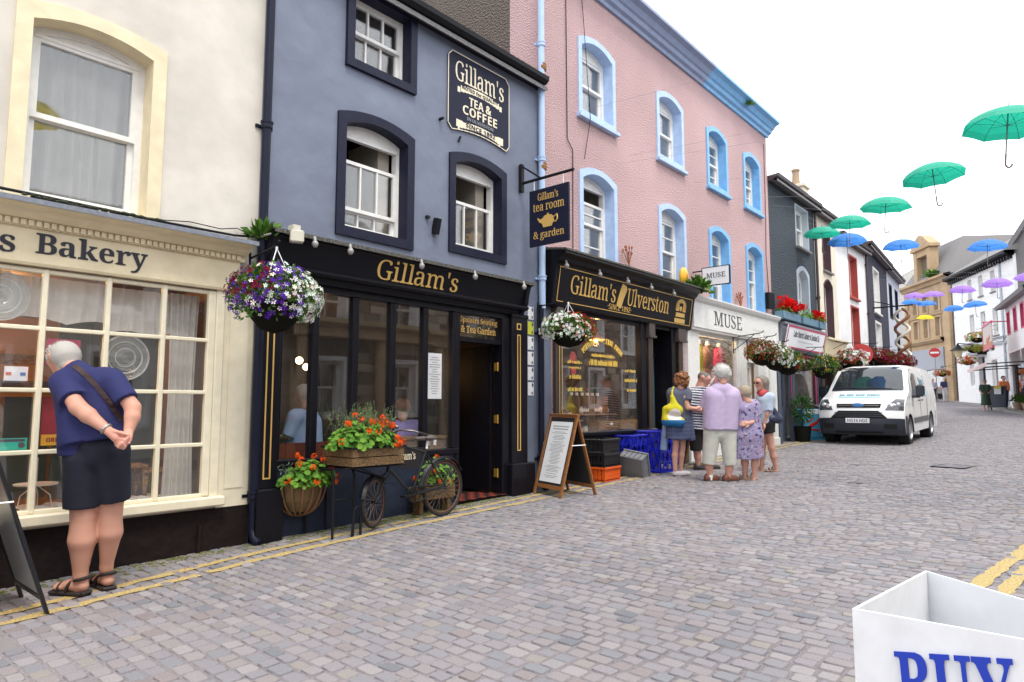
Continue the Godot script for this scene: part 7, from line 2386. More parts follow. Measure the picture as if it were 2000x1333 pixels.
func seafood_things() -> void:
	# window boxes on the seafood fascia
	for q in [[17.9, 1.3, 26, "window box of scarlet geraniums above the seafood sign"], [19.4, 1.3, 4, "window box of green leaves above the seafood sign"], [20.5, 0.6, 10, "short window box of red flowers at the end of the seafood fascia"]]:
		var b := thing("window_box", q[3], "window box", Vector3(q[0], 3.56, FACE + 0.3))
		var g := Geo.new()
		g.box(Vector3(q[0], 3.66, FACE + 0.24), Vector3(q[1], 0.2, 0.24), Basis.IDENTITY, 0.01)
		obj("box", g, m("box_teal", Color(0.12, 0.22, 0.30), 0.6), b)
		var lf := Geo.new(); var fl := Geo.new()
		geranium(lf, fl, Vector3(q[0], 3.76, FACE + 0.24), Vector3(q[1] * 0.5, 0.30, 0.22), 200, 0, Color.RED)
		for i in q[2]:
			var p := Vector3(q[0] + rng.randf_range(-0.5, 0.5) * q[1], 3.85 + rng.randf() * 0.22, FACE + 0.3 + rng.randfn(0, 0.08))
			for k in 18:
				var e := Vector3(rng.randfn(), rng.randfn(), rng.randfn()).normalized()
				flower(fl, p + e * 0.07, e, 0.045, Color(0.72, 0.012, 0.012))
		obj("foliage", lf, m("leaf"), b).set_meta("kind", "stuff")
		if q[2]: obj("flowers", fl, m("petal"), b).set_meta("kind", "stuff")
	# blue lobster board
	var lx := 19.25
	var ls := thing("lobster_board", "pale blue pavement block painted with a red lobster", "sign board", Vector3(lx, gy(lx), -5.95))
	var lb := Basis(Vector3.UP, deg_to_rad(-35))
	var t := Transform3D(lb, Vector3(lx, gy(lx), -5.95))
	var g := Geo.new().at(t)
	g.box(Vector3(0, 0.44, 0), Vector3(0.62, 0.80, 0.30), Basis.IDENTITY, 0.03)
	g.box(Vector3(0, 0.02, 0), Vector3(0.7, 0.04, 0.4))
	obj("block", g, m("lobster_blue", Color(0.08, 0.36, 0.56), 0.4), ls)
	var h := Geo.new().at(t)
	h.box(Vector3(0, 0.76, 0.151), Vector3(0.5, 0.12, 0.004))
	obj("white_band", h, m("paper"), ls)
	var r := Geo.new().at(t)
	r.ball(Vector3(0.0, 0.42, 0.152), Vector3(0.20, 0.055, 0.006), 10, 4, Basis(Vector3.BACK, 0.4))
	r.ball(Vector3(0.2, 0.55, 0.152), Vector3(0.09, 0.05, 0.006), 8, 4, Basis(Vector3.BACK, 0.7))
	r.ball(Vector3(-0.18, 0.30, 0.152), Vector3(0.12, 0.05, 0.006), 8, 4, Basis(Vector3.BACK, -0.3))
	r.ball(Vector3(0.06, 0.27, 0.152), Vector3(0.17, 0.03, 0.006), 8, 4, Basis(Vector3.BACK, -0.15))
	r.ball(Vector3(-0.1, 0.52, 0.152), Vector3(0.14, 0.028, 0.006), 8, 4, Basis(Vector3.BACK, 0.5))
	obj("painted_lobster", r, m("lobster_red", Color(0.55, 0.03, 0.03), 0.4), ls)
	var pp := thing("planter", "black planter with a leafy green shrub beside the lobster board", "planter", Vector3(18.5, gy(18.5), -5.9))
	var pg := Geo.new()
	pg.lathe(Vector3(18.5, gy(18.5), -5.9), [Vector2(0.17, 0), Vector2(0.22, 0.38), Vector2(0.23, 0.40), Vector2(0.19, 0.40), Vector2(0.18, 0.33), Vector2(0, 0.33)], 16)
	obj("pot", pg, m("basket_black"), pp)
	var pl := Geo.new()
	for i in 420:
		var d := Vector3(rng.randfn(), rng.randfn(), rng.randfn()).normalized()
		pl.paint(Color(0.02, 0.07, 0.02).lerp(Color(0.05, 0.13, 0.03), rng.randf()))
		leaf(pl, Vector3(18.5, gy(18.5) + 0.85, -5.9) + d * Vector3(0.28, 0.40, 0.28) * rng.randf_range(0.4, 1.0), (d + Vector3(0, 0.4, 0)).normalized(), 0.10, 0.04)
	pl.paint(Color(0.05, 0.035, 0.02))
	pl.tube([Vector3(18.5, gy(18.5) + 0.3, -5.9), Vector3(18.5, gy(18.5) + 0.9, -5.9)], 0.018, 6)
	obj("foliage", pl, m("leaf"), pp).set_meta("kind", "stuff")
	var st := thing("produce_stand", "reddish wooden produce stand with a sloping lid before the shop", "stand", Vector3(20.6, gy(20.6), -5.9))
	var o := Vector3(20.6, gy(20.6), -5.85)
	for sx in [-0.38, 0.38]:
		for sz in [-0.2, 0.2]:
			var q := Geo.new()
			q.box(o + Vector3(sx, 0.35 + (0.1 if sz < 0 else 0.0), sz), Vector3(0.05, 0.7 + (0.2 if sz < 0 else 0.0), 0.05))
			obj("leg", q, m("stand_red", Color(0.14, 0.045, 0.025), 0.6), st)
	for yv in [0.12, 0.42]:
		var q := Geo.new()
		q.box(o + Vector3(0, yv, 0), Vector3(0.76, 0.03, 0.40))
		obj("shelf", q, m("stand_red"), st)
	var sl := Geo.new()
	sl.box(o + Vector3(0, 0.80, 0), Vector3(0.9, 0.03, 0.56), Basis(Vector3.RIGHT, 0.4))
	obj("lid", sl, m("shop_grey"), st)
	for i in 3: lattice_crate("produce_box", "small pale box of goods on the reddish produce stand shelf", o + Vector3(-0.24 + i * 0.24, 0.435, 0.0), Vector3(0.2, 0.14, 0.3), Basis.IDENTITY, m("pale_wood"), 4, true).set_meta("group", "boxes on the produce stand")
	var sc := thing("small_slate", "small green-grey slate leaning against the produce stand", "slate", Vector3(21.15, gy(21.15), -5.6))
	var sg := Geo.new()
	sg.box(Vector3(21.15, gy(21.15) + 0.27, -5.62), Vector3(0.3, 0.55, 0.03), Basis(Vector3.UP, -0.9) * Basis(Vector3.RIGHT, -0.2))
	obj("board", sg, m("slate_green", Color(0.12, 0.17, 0.16), 0.6), sc)

func umbrellas() -> void:
	var proto := {}
	var tones := {"green": Color(0.012, 0.33, 0.22), "blue": Color(0.06, 0.23, 0.62), "purple": Color(0.36, 0.20, 0.62), "yellow": Color(0.75, 0.62, 0.02)}
	for name in tones:
		var t := thing("hanging_umbrella", "x", "umbrella")
		var g := Geo.new()
		var n := 8
		var R := 0.5
		var P := func(i: int, j: int, k: int) -> Vector3:          # gore i, ring j of 5, step k of 4 across
			var v := j / 5.0
			var a := TAU * (i + k / 4.0) / n
			var sag := 1.0 - 0.075 * sin(k / 4.0 * PI) * (0.3 + 0.7 * v)
			return Vector3(cos(a) * R * sin(v * 1.25) / sin(1.25) * sag, 0.235 * (cos(v * 1.25) - cos(1.25)) / (1.0 - cos(1.25)) + 0.012 * sin(k / 4.0 * PI) * v, sin(a) * R * sin(v * 1.25) / sin(1.25) * sag)
		for i in n:
			for j in 5:
				for k in 4:
					g.quad(P.call(i, j, k), P.call(i, j + 1, k), P.call(i, j + 1, k + 1), P.call(i, j, k + 1))
		var cm := m("canopy_" + name, tones[name], 0.6, {"back": (tones[name] * 1.3).linear_to_srgb()})
		obj("canopy", g, cm, t)
		for i in n:
			var r := Geo.new()
			var pts := []
			for j in 6: pts.append(P.call(i, j, 0) - Vector3(0, 0.006, 0))
			r.tube(pts, 0.003, 4)
			r.tube([Vector3(0, 0.03, 0), P.call(i, 3, 0) - Vector3(0, 0.008, 0)], 0.0025, 4)
			obj("rib", r, m("rib_steel", Color(0.12, 0.12, 0.13), 0.4, {"metal": 0.5}), t)
		var s := Geo.new()
		s.tube([Vector3(0, -0.36, 0), Vector3(0, 0.24, 0)], 0.009, 6)
		s.tube([Vector3(0, 0.235, 0), Vector3(0, 0.33, 0)], [0.008, 0.004], 6)
		s.tube([Vector3(0, 0.0, 0), Vector3(0, 0.06, 0)], 0.011, 6)
		obj("shaft", s, m("shaft_grey", Color(0.25, 0.24, 0.25), 0.4, {"metal": 0.5}), t)
		var hk := Geo.new()
		var hp := [Vector3(0, -0.34, 0), Vector3(0, -0.46, 0)]
		for k in range(1, 8):
			var a := PI * k / 7.0
			hp.append(Vector3(0.04 - 0.04 * cos(a), -0.46 - 0.045 * sin(a), 0))
		hk.tube(hp, 0.011, 7)
		obj("handle", hk, m("handle_brown", Color(0.20, 0.13, 0.11), 0.4), t)
		proto[name] = t
	var list := [["green", 1968, 250, 152], ["green", 1824, 348, 111], ["green", 1730, 408, 92], ["green", 1660, 440, 76], ["green", 1606, 460, 68], ["blue", 1655, 474, 70], ["blue", 1760, 484, 65], ["blue", 1929, 485, 68],
		["purple", 1948, 557, 52], ["purple", 1880, 569, 45], ["purple", 1824, 578, 38], ["purple", 1787, 581, 38], ["purple", 2010, 545, 50], ["blue", 1780, 593, 35], ["blue", 1811, 596, 35], ["blue", 1863, 605, 34], ["blue", 1905, 598, 42], ["yellow", 1808, 623, 32]]
	var used := {}
	var where := ["against open sky, largest of the green ones", "against open sky, second of the green string", "against open sky, third of the green string", "over the white house roof, fourth of the green string", "before the dark grey roughcast house eaves", "before the white house with red reveals", "alone against the sky left of the sandstone dormer", "before the slate roof of the white inn", "before the white inn's upper windows", "between the sandstone house and the white inn", "before the right side of the sandstone front", "before the left side of the sandstone front", "beside the grey roughcast gable", "low before the left edge of the sandstone front", "low before the middle of the sandstone front", "low before the sandstone corner pier", "low before the white inn wall", "lowest of the string before the sandstone front"]
	for i in list.size():
		var q: Array = list[i]
		var f := 666.5 / tan(deg_to_rad(VFOV / 2.0))
		var p := pix(q[1], q[2], f * 0.98 / q[3])
		var lab := "%s umbrella hung open %s" % [q[0], where[i]]
		var o: Node3D
		var turn := rng.randf_range(-0.4, 0.4) - deg_to_rad(49)
		if not used.has(q[0]):
			o = proto[q[0]]
			used[q[0]] = true
			o.position = p
			o.rotation.y = turn
			o.set_meta("label", lab)
		else:
			o = copy(proto[q[0]], p, turn, lab)
		o.set_meta("group", "umbrellas strung over the street")
		o.rotation.x = rng.randf_range(-0.08, 0.08)
		o.rotation.z = rng.randf_range(-0.10, 0.06)
		wire_for(p, i)
	for q in [["yellow", Vector3(2.9, 6.3, 0.6), "yellow umbrella hung over the photographer, mirrored in the bakery's upper window"], ["green", Vector3(8.8, 5.3, 1.2), "green umbrella hung on the near side, mirrored in the tea room windows"], ["green", Vector3(10.6, 5.1, 1.4), "green umbrella hung beside the stone hall across the street"]]:
		copy(proto[q[0]], q[1], 0.3, q[2]).set_meta("group", "umbrellas strung over the street")
		wire_for(q[1], 30)

func wire_for(p: Vector3, i: int) -> void:
	var g := Geo.new()
	var top := p + Vector3(0, 0.325, 0)
	var zr := 3.4 if p.x < 30 else p.z + 6.0
	g.tube([Vector3(p.x - 0.2, top.y + 0.5, FACE if p.x < 27 else p.z - 6.0), top, Vector3(p.x + 0.2, top.y + 0.5, zr)], 0.0022, 4)
	tag(obj("cross_wire", g, m("wire_steel", Color(0.35, 0.35, 0.36), 0.4)), "thin steel wire stretched across the street to carry an umbrella", "wire", "wires carrying the umbrellas")

func buy_box() -> void:
	var b := thing("cardboard_bin", "white open cardboard bin printed with a blue word, on the near kerb", "cardboard bin", Vector3(1.35, gy(1.35), -0.18))
	var A := Vector3(1.21, 1.05, -0.32); var B := Vector3(1.578, 1.05, -0.278); var Cc := Vector3(1.40, 1.05, -0.03); var D := Vector3(1.215, 1.05, 0.03)
	var ring := [A, B, Cc, D]
	var card := m("white_card", Color(0.78, 0.79, 0.82), 0.45, {"tex": texs.streak, "ts": 2.0})
	for i in 4:
		var p: Vector3 = ring[i]; var q: Vector3 = ring[(i + 1) % 4]
		var cen := Vector3(1.36, 1.05, -0.15)
		var g := Geo.new()
		var ip: Vector3 = p + (cen - p).normalized() * 0.008; var iq: Vector3 = q + (cen - q).normalized() * 0.008
		var dn := Vector3(0, -1.05 + gy(1.3) + 0.004, 0)
		g.quad(q, p, p + dn, q + dn)
		g.quad(ip, iq, iq + dn, ip + dn)
		g.quad(p, q, iq, ip)
		obj("panel", g, card, b)
	var fl := Geo.new()
	fl.quad(A + Vector3(0, -0.35, 0), B + Vector3(0, -0.35, 0), Cc + Vector3(0, -0.35, 0), D + Vector3(0, -0.35, 0))
	obj("tray", fl, card, b)
	text("BUY", "serifbold", Vector3(1.209, 0.965, -0.185), 0.152, 0.088, m("print_blue", Color(0.006, 0.035, 0.40), 0.6), b, "lettering", Vector3(0, 0.16, 1).normalized(), Vector3(0, 1, -0.05).normalized(), 0.002)

func far_bits() -> void:
	# baskets, planters and a car glimpsed at the far bend
	var i := 0
	for q in [[Vector3(50.2, 4.1, -5.9), 0.55, Color(0.45, 0.10, 0.03), "orange flower basket on the white inn beside its door"], [Vector3(46.2, 5.2, -4.9), 0.6, Color(0.5, 0.25, 0.03), "basket of yellow flowers hanging under the pub sign"], [Vector3(46.8, 4.6, -5.2), 0.5, Color(0.2, 0.16, 0.03), "leafy basket on the white inn's end"], [Vector3(45.6, 4.5, -4.6), 0.5, Color(0.25, 0.2, 0.03), "leafy basket beside the pub eaves"], [Vector3(56.3, 3.6, -8.2), 0.5, Color(0.5, 0.1, 0.03), "orange flowers on the sandstone corner"]]:
		var c: Color = q[2]
		hanging_basket(q[3], q[0], Vector3(q[1], q[1] * 0.5, q[1]), func(_d): return c if rng.randf() < 0.7 else Color(0.1, 0.2, 0.03), 120, 260, 0.09, q[0] + Vector3(0.6, 0.7, 0.9))
	for q in [[Vector3(41.3, gy(41.3) + 0.1, -2.5), "terracotta pot of green leaves by the pub window"], [Vector3(42.3, gy(42.3) + 0.1, -2.95), "terracotta pot of green leaves beside the chalkboard"]]:
		var p: Vector3 = q[0]
		var t := thing("potted_plant", q[1], "planter", p)
		var g := Geo.new()
		g.lathe(p, [Vector2(0.2, 0), Vector2(0.28, 0.35), Vector2(0.3, 0.36), Vector2(0.22, 0.36), Vector2(0, 0.3)], 12)
		obj("pot", g, m("terracotta"), t)
		var l := Geo.new()
		for k in 160:
			var d := Vector3(rng.randfn(), absf(rng.randfn()), rng.randfn()).normalized()
			l.paint(green())
			leaf(l, p + Vector3(0, 0.4, 0) + d * 0.32 * rng.randf(), d, 0.16, 0.07)
		obj("foliage", l, m("leaf"), t).set_meta("kind", "stuff")
# ---------------------------------------------------------------- the white van
# body: a profile (x back from the nose, y) swept across the width, closed by two sides; local +x runs to the rear, z is across
const VP := [[0.10, 0.26], [0.03, 0.36], [0.0, 0.52], [0.02, 0.70], [0.06, 0.84], [0.13, 0.98], [0.24, 1.07], [0.44, 1.15], [0.68, 1.22], [0.90, 1.30], [1.05, 1.42], [1.24, 1.58], [1.44, 1.74], [1.62, 1.87], [1.78, 1.945], [2.0, 1.975], [2.6, 1.99], [3.4, 1.985], [4.3, 1.965], [4.62, 1.94], [4.78, 1.86], [4.86, 1.62], [4.92, 1.1], [4.94, 0.5], [4.92, 0.30]]
func v_width(y: float) -> float:
	return 0.965 if y < 1.05 else lerpf(0.965, 0.80, pow((y - 1.05) / 0.94, 1.3))
func v_prof(t: float) -> Vector2:
	var i := clampi(int(t), 0, VP.size() - 2)
	var f := t - i
	return Vector2(lerpf(VP[i][0], VP[i + 1][0], f), lerpf(VP[i][1], VP[i + 1][1], f))
func v_pt(t: float, s: float, off := 0.0) -> Vector3:      # s from -1 to 1 across
	var p := v_prof(t)
	var d := (v_prof(t + 0.05) - v_prof(t - 0.05)).normalized()
	var a := absf(s)
	var back := 0.0
	if t < 17.0:
		back = lerpf(0.34, 0.10, clampf(t / 14.0, 0, 1)) * pow(a, 3.2)
	elif t > 19.0:
		back = -0.10 * pow(a, 5.0)
	var drop := 0.10 * pow(a, 7.0) if t > 13.0 and t < 20.5 else 0.02 * pow(a, 5.0)
	return Vector3(p.x + back - d.y * off, p.y - drop + d.x * off, s * v_width(p.y))
func v_patch(g: Geo, t0: float, t1: float, s0: Callable, s1: Callable, off: float, nt := 10, ns := 12) -> void:
	for i in nt:
		var ta := lerpf(t0, t1, float(i) / nt); var tb := lerpf(t0, t1, float(i + 1) / nt)
		for j in ns:
			var a := float(j) / ns; var b := float(j + 1) / ns
			g.quad(v_pt(ta, lerpf(s0.call(ta), s1.call(ta), b), off), v_pt(ta, lerpf(s0.call(ta), s1.call(ta), a), off), v_pt(tb, lerpf(s0.call(tb), s1.call(tb), a), off), v_pt(tb, lerpf(s0.call(tb), s1.call(tb), b), off))

func smooth_mesh(g: Geo) -> void:                         # average normals of coincident points
	var acc := {}
	for i in g.v.size():
		var k := (g.v[i] * 2000.0).round()
		acc[k] = acc.get(k, Vector3.ZERO) + g.n[i]
	for i in g.v.size():
		g.n[i] = acc[(g.v[i] * 2000.0).round()].normalized()

func van() -> void:
	var o := thing("delivery_van", "white delivery van with dark bumper facing down the street", "van", Vector3.ZERO, "")
	var white := m("van_white", Color(0.80, 0.81, 0.83), 0.25, {"clear": 0.8})
	var dark := m("van_plastic", Color(0.018, 0.022, 0.034), 0.5)
	var glass := m("van_glass", Color(0.02, 0.025, 0.03), 0.03, {"spec": 0.8})
	var xw := [0.95, 3.88]
	var R := 0.335
	var body := Geo.new()
	v_patch(body, 0.0, VP.size() - 1.0, func(_t): return -1.0, func(_t): return 1.0, 0.0, 72, 20)
	smooth_mesh(body)
	for sgn in [-1.0, 1.0]:
		var cols := []
		var k := 0.0
		while k <= VP.size() - 1.0 + 0.001:
			cols.append(v_pt(k, sgn))
			k += 0.125
		var side := Geo.new()
		for i in cols.size() - 1:
			var pa: Vector3 = cols[i]; var pb: Vector3 = cols[i + 1]
			var ba := 0.28; var bb := 0.28
			for x in xw:
				if absf(pa.x - x) < R + 0.07: ba = maxf(ba, R + sqrt((R + 0.07) ** 2 - (pa.x - x) ** 2))
				if absf(pb.x - x) < R + 0.07: bb = maxf(bb, R + sqrt((R + 0.07) ** 2 - (pb.x - x) ** 2))
			var n := 7
			for j in n:
				var f0 := float(j) / n; var f1 := float(j + 1) / n
				var q := []
				for w in [[pa, ba, f0], [pb, bb, f0], [pb, bb, f1], [pa, ba, f1]]:
					var y: float = lerpf(minf(w[1], w[0].y), w[0].y, w[2])
					q.append(Vector3(w[0].x, y, sgn * v_width(y) - (sgn * 0.012 if absf(y - 0.95) < 0.1 else 0.0)))
				if sgn < 0: side.quad(q[1], q[0], q[3], q[2])
				else: side.quad(q[0], q[1], q[2], q[3])
		smooth_mesh(side)
		body.v.append_array(side.v); body.n.append_array(side.n); body.c.append_array(side.c); body.u.append_array(side.u)
	obj("body", body, white, o)
	var under := Geo.new()
	under.bx(0.4, 4.85, 0.22, 0.85, -0.80, 0.80)
	obj("underbody", under, m("van_under", Color(0.008, 0.008, 0.009), 0.9), o)
	var ws := Geo.new()
	v_patch(ws, 9.35, 13.75, func(t): return -0.90 + 0.01 * (t - 9.4), func(t): return 0.90 - 0.01 * (t - 9.4), 0.006, 14, 16)
	smooth_mesh(ws)
	var wso := obj("windscreen", ws, glass, o)
	var wp := Geo.new()
	v_patch(wp, 9.15, 9.42, func(_t): return -0.88, func(_t): return 0.88, 0.012, 2, 14)
	wp.tube([v_pt(9.4, 0.0, 0.02), v_pt(9.75, -0.4, 0.02), v_pt(9.6, -0.8, 0.02)], 0.012, 5)
	wp.tube([v_pt(9.35, 0.65, 0.02), v_pt(9.65, 0.3, 0.02), v_pt(9.55, -0.05, 0.02)], 0.012, 5)
	obj("wiper", wp, dark, wso)
	# bumper: dark lower front, with fog recesses
	var bm := Geo.new()
	v_patch(bm, 0.0, 2.75, func(_t): return -1.0, func(_t): return 1.0, 0.012, 8, 24)
	smooth_mesh(bm)
	for sgn in [-1.0, 1.0]:
		var pts := []
		for i in 6: pts.append(Vector3(0.36 + i * 0.045, 0.0, sgn * 0.972))
		for i in 5:
			var a: Vector3 = pts[i]; var b: Vector3 = pts[i + 1]
			var lo := Vector3(0, 0.27, 0); var hi := Vector3(0, 0.70, 0)
			if sgn > 0: bm.quad(a + lo, b + lo, b + hi, a + hi)
			else: bm.quad(b + lo, a + lo, a + hi, b + hi)
	var bo := obj("bumper", bm, dark, o)
	for sgn in [-1.0, 1.0]:
		var fg := Geo.new()
		v_patch(fg, 1.3, 2.0, func(_t): return sgn * (0.58 if sgn > 0 else 0.84), func(_t): return sgn * (0.84 if sgn > 0 else 0.58), 0.02, 3, 6)
		obj("fog_recess", fg, m("van_under"), bo)
	var lw := Geo.new()
	v_patch(lw, 0.35, 0.85, func(_t): return -0.55, func(_t): return 0.55, 0.02, 3, 12)
	obj("lower_grille", lw, m("van_under"), bo)
	# grilles
	var g1 := Geo.new()
	v_patch(g1, 2.72, 3.95, func(t): return -0.66 + 0.16 * (t - 2.72), func(t): return 0.66 - 0.16 * (t - 2.72), 0.014, 6, 14)
	var gr := obj("grille", g1, m("van_under"), o)
	for t in [3.0, 3.3, 3.6]:
		var b := Geo.new()
		v_patch(b, t - 0.05, t + 0.05, func(_t): return -0.56, func(_t): return 0.56, 0.028, 1, 12)
		obj("grille_bar", b, dark, gr)
	var g2 := Geo.new()
	v_patch(g2, 4.45, 5.15, func(t): return -0.50 - 0.03 * (t - 4.45), func(t): return 0.50 + 0.03 * (t - 4.45), 0.014, 4, 14)
	var go := obj("upper_grille", g2, m("van_under"), o)
	var gc := Geo.new()
	v_patch(gc, 4.75, 4.85, func(_t): return -0.47, func(_t): return 0.47, 0.024, 1, 12)
	obj("chrome_bar", gc, m("bar_steel"), go)
	var bd := Geo.new()
	bd.ball(v_pt(4.8, 0.0, 0.03), Vector3(0.012, 0.05, 0.125), 16, 8)
	obj("badge", bd, m("badge_blue"), go)
	var bdr := Geo.new()
	bdr.ball(v_pt(4.8, 0.0, 0.025), Vector3(0.010, 0.06, 0.14), 16, 8)
	obj("badge_rim", bdr, m("bar_steel"), go)
	# headlights sweeping round the corners
	for sgn in [-1.0, 1.0]:
		var h := Geo.new()
		var sa := func(t): return sgn * (0.60 + 0.08 * (t - 4.0)) if sgn > 0 else sgn * 0.985
		var sb := func(t): return sgn * 0.985 if sgn > 0 else sgn * (0.60 + 0.08 * (t - 4.0))
		v_patch(h, 4.05, 6.5, sa, sb, 0.010, 8, 8)
		smooth_mesh(h)
		var ho := obj("headlight", h, m("lamp_dark", Color(0.06, 0.065, 0.075), 0.08, {"spec": 0.8}), o)
		for q in [[4.75, 0.72, 0.06], [5.0, 0.86, 0.05]]:
			var l := Geo.new()
			l.ball(v_pt(q[0], sgn * q[1], 0.012), Vector3(0.03, q[2], q[2] * 1.3), 12, 8)
			obj("reflector", l, m("reflector", Color(0.65, 0.66, 0.7), 0.12, {"metal": 0.7}), ho)
	var np := Geo.new()
	np.box(Vector3(-0.025, 0.60, 0), Vector3(0.012, 0.115, 0.53), Basis.IDENTITY, 0.002)
	var plate := obj("number_plate", np, m("paper"), o)
	text("HG14 HDZ", "sansbold", Vector3(-0.032, 0.60, 0), 0.45, 0.072, m("ink"), plate, "lettering", Vector3(0, 0, 1), Vector3.UP, 0.002)
	# words on the bonnet and flank
	var hb := v_pt(7.6, 0.0, 0.012)
	var hn := (v_pt(8.2, 0.0, 0.0) - v_pt(7.0, 0.0, 0.0)).normalized()
	var stripe := Geo.new()
	v_patch(stripe, 6.9, 7.3, func(_t): return -0.55, func(_t): return 0.45, 0.008, 3, 12)
	obj("bonnet_stripe", stripe, m("pale_teal", Color(0.35, 0.62, 0.66), 0.4), o)
	var bt := Geo.new()
	for i in 22:
		if i in [3, 8, 14]: continue
		var c := v_pt(7.75, -0.55 + i * 0.045, 0.010)
		bt.box(c, Vector3(0.10 if i % 3 else 0.13, 0.008, 0.026), Basis(Vector3.BACK, 0.33))
	obj("bonnet_print", bt, m("teal_print", Color(0.10, 0.26, 0.36), 0.5), o)
	for sgn in [-1.0, 1.0]:
		var flip := Transform3D(Basis(Vector3(1, 0, 0), Vector3(0, 1, 0), Vector3(0, 0, 1)), Vector3.ZERO)
		var w := Geo.new()
		var poly := [Vector2(1.42, 1.16), Vector2(2.28, 1.16), Vector2(2.28, 1.74), Vector2(1.98, 1.75), Vector2(1.72, 1.62)]
		for i in range(1, 4):
			var q := []
			for p in [poly[0], poly[i], poly[i + 1]]: q.append(Vector3(p.x, p.y, sgn * (v_width(p.y) + 0.006)))
			if sgn > 0: w.tri(q[0], q[1], q[2])
			else: w.tri(q[0], q[2], q[1])
		obj("side_window", w, glass, o)
		var dl := Geo.new()
		for x in [1.36, 2.40, 3.35]:
			for yy in 8:
				var y0 := 0.42 + yy * 0.16; var y1 := y0 + 0.16
				if x < 1.4 and y0 < 0.75: continue
				dl.box(Vector3(x, (y0 + y1) / 2, sgn * (v_width((y0 + y1) / 2) + 0.001)), Vector3(0.010, 0.16, 0.004), Basis(Vector3.RIGHT, -sgn * atan2(v_width(y0) - v_width(y1), 0.16)))
		obj("door_seam", dl, dark, o)
		for x in [2.15, 2.55]:
			var hd := Geo.new()
			hd.box(Vector3(x, 1.05, sgn * 0.985), Vector3(0.14, 0.035, 0.03), Basis.IDENTITY, 0.008)
			obj("door_handle", hd, dark, o)
		var rb := Geo.new()
		rb.box(Vector3(2.4, 0.56, sgn * 0.972), Vector3(1.95, 0.14, 0.03), Basis.IDENTITY, 0.01)
		obj("rubbing_strip", rb, m("strip_grey", Color(0.10, 0.10, 0.11), 0.5), o)
		var mr := Geo.new()
		mr.box(Vector3(1.42, 1.30, sgn * 1.13), Vector3(0.14, 0.30, 0.20), Basis(Vector3.UP, sgn * 0.15), 0.035)
		mr.box(Vector3(1.46, 1.15, sgn * 1.02), Vector3(0.12, 0.06, 0.18), Basis.IDENTITY, 0.01)
		obj("door_mirror", mr, dark, o)
		for x in xw:
			var ty := Geo.new()
			var bs := Basis(Vector3.RIGHT, PI / 2 * sgn)
			ty.lathe(Vector3(x, R, sgn * 0.74), [Vector2(0.20, 0.0), Vector2(R - 0.02, 0.0), Vector2(R, 0.03), Vector2(R, 0.19), Vector2(R - 0.02, 0.215), Vector2(0.22, 0.22)], 28, bs)
			var to := obj("wheel", ty, m("tyre"), o)
			var rm := Geo.new()
			rm.lathe(Vector3(x, R, sgn * 0.74), [Vector2(0.222, 0.22), Vector2(0.21, 0.19), Vector2(0.19, 0.17), Vector2(0.12, 0.19), Vector2(0.06, 0.215), Vector2(0, 0.22)], 24, bs)
			for kk in 6:
				var a := TAU * kk / 6
				rm.ball(Vector3(x + cos(a) * 0.14, R + sin(a) * 0.14, sgn * 0.925), Vector3(0.025, 0.025, 0.012), 8, 4)
			obj("hub_cap", rm, m("hub_silver", Color(0.35, 0.35, 0.37), 0.35, {"metal": 0.6}), to)
			var ar := Geo.new()
			ar.lathe(Vector3(x, R, sgn * 0.72), [Vector2(R + 0.07, 0.0), Vector2(R + 0.07, 0.225)], 20, bs)
			obj("wheel_arch", ar, m("van_under"), o)
	var sw := text("Bay", "serifbold", Vector3(2.95, 1.50, v_width(1.5) + 0.008), 0.55, 0.28, m("teal_print"), o, "lettering", Vector3.RIGHT, Vector3(0, 1, -0.17).normalized(), 0.003)
	var sp := Geo.new()
	sp.box(Vector3(3.0, 1.22, v_width(1.22) + 0.004), Vector3(0.9, 0.12, 0.004), Basis(Vector3.RIGHT, -0.12))
	obj("side_band", sp, m("pale_teal"), o)
	var ae := Geo.new()
	ae.tube([v_pt(15.0, 0.0, 0.0), v_pt(15.0, 0.0, 0.10)], 0.008, 5)
	obj("aerial", ae, dark, o)
	var drv := Geo.new()
	drv.box(Vector3(1.25, 1.24, 0), Vector3(0.5, 0.04, 1.5))
	obj("dashboard", drv, m("van_under"), o)
	# nose towards the camera, wheels on the setts
	var slope := atan(0.023)
	o.transform = Transform3D(Basis(Vector3.UP, deg_to_rad(0.6)) * Basis(Vector3.BACK, slope), Vector3(17.95, gy(17.95), -4.42))
# ---------------------------------------------------------------- people: tapered capsules joined with a smooth minimum and meshed as surface nets
# bone: [a, b, ra, rb, cut_a, cut_b, axis, flat]
func bone_d(b: Array, p: Vector3) -> float:
	var a: Vector3 = b[0]
	var ba: Vector3 = b[1] - a
	var pa := p - a
	var L2 := maxf(ba.length_squared(), 1e-8)
	var t := pa.dot(ba) / L2
	var tc := clampf(t, 0.0, 1.0)
	var q := pa - ba * tc
	if b.size() > 6:
		var ax: Vector3 = b[6]
		q += ax * q.dot(ax) * (1.0 / float(b[7]) - 1.0)
	var d: float = q.length() - lerpf(b[2], b[3], tc)
	if b.size() > 4:
		if b[4]: d = maxf(d, -t * sqrt(L2))
		if b[5]: d = maxf(d, (t - 1.0) * sqrt(L2))
	return d

func field(bones: Array, k: float, p: Vector3) -> float:
	var s := 0.0
	for b in bones: s += exp(-bone_d(b, p) / k)
	return -k * log(maxf(s, 1e-12))

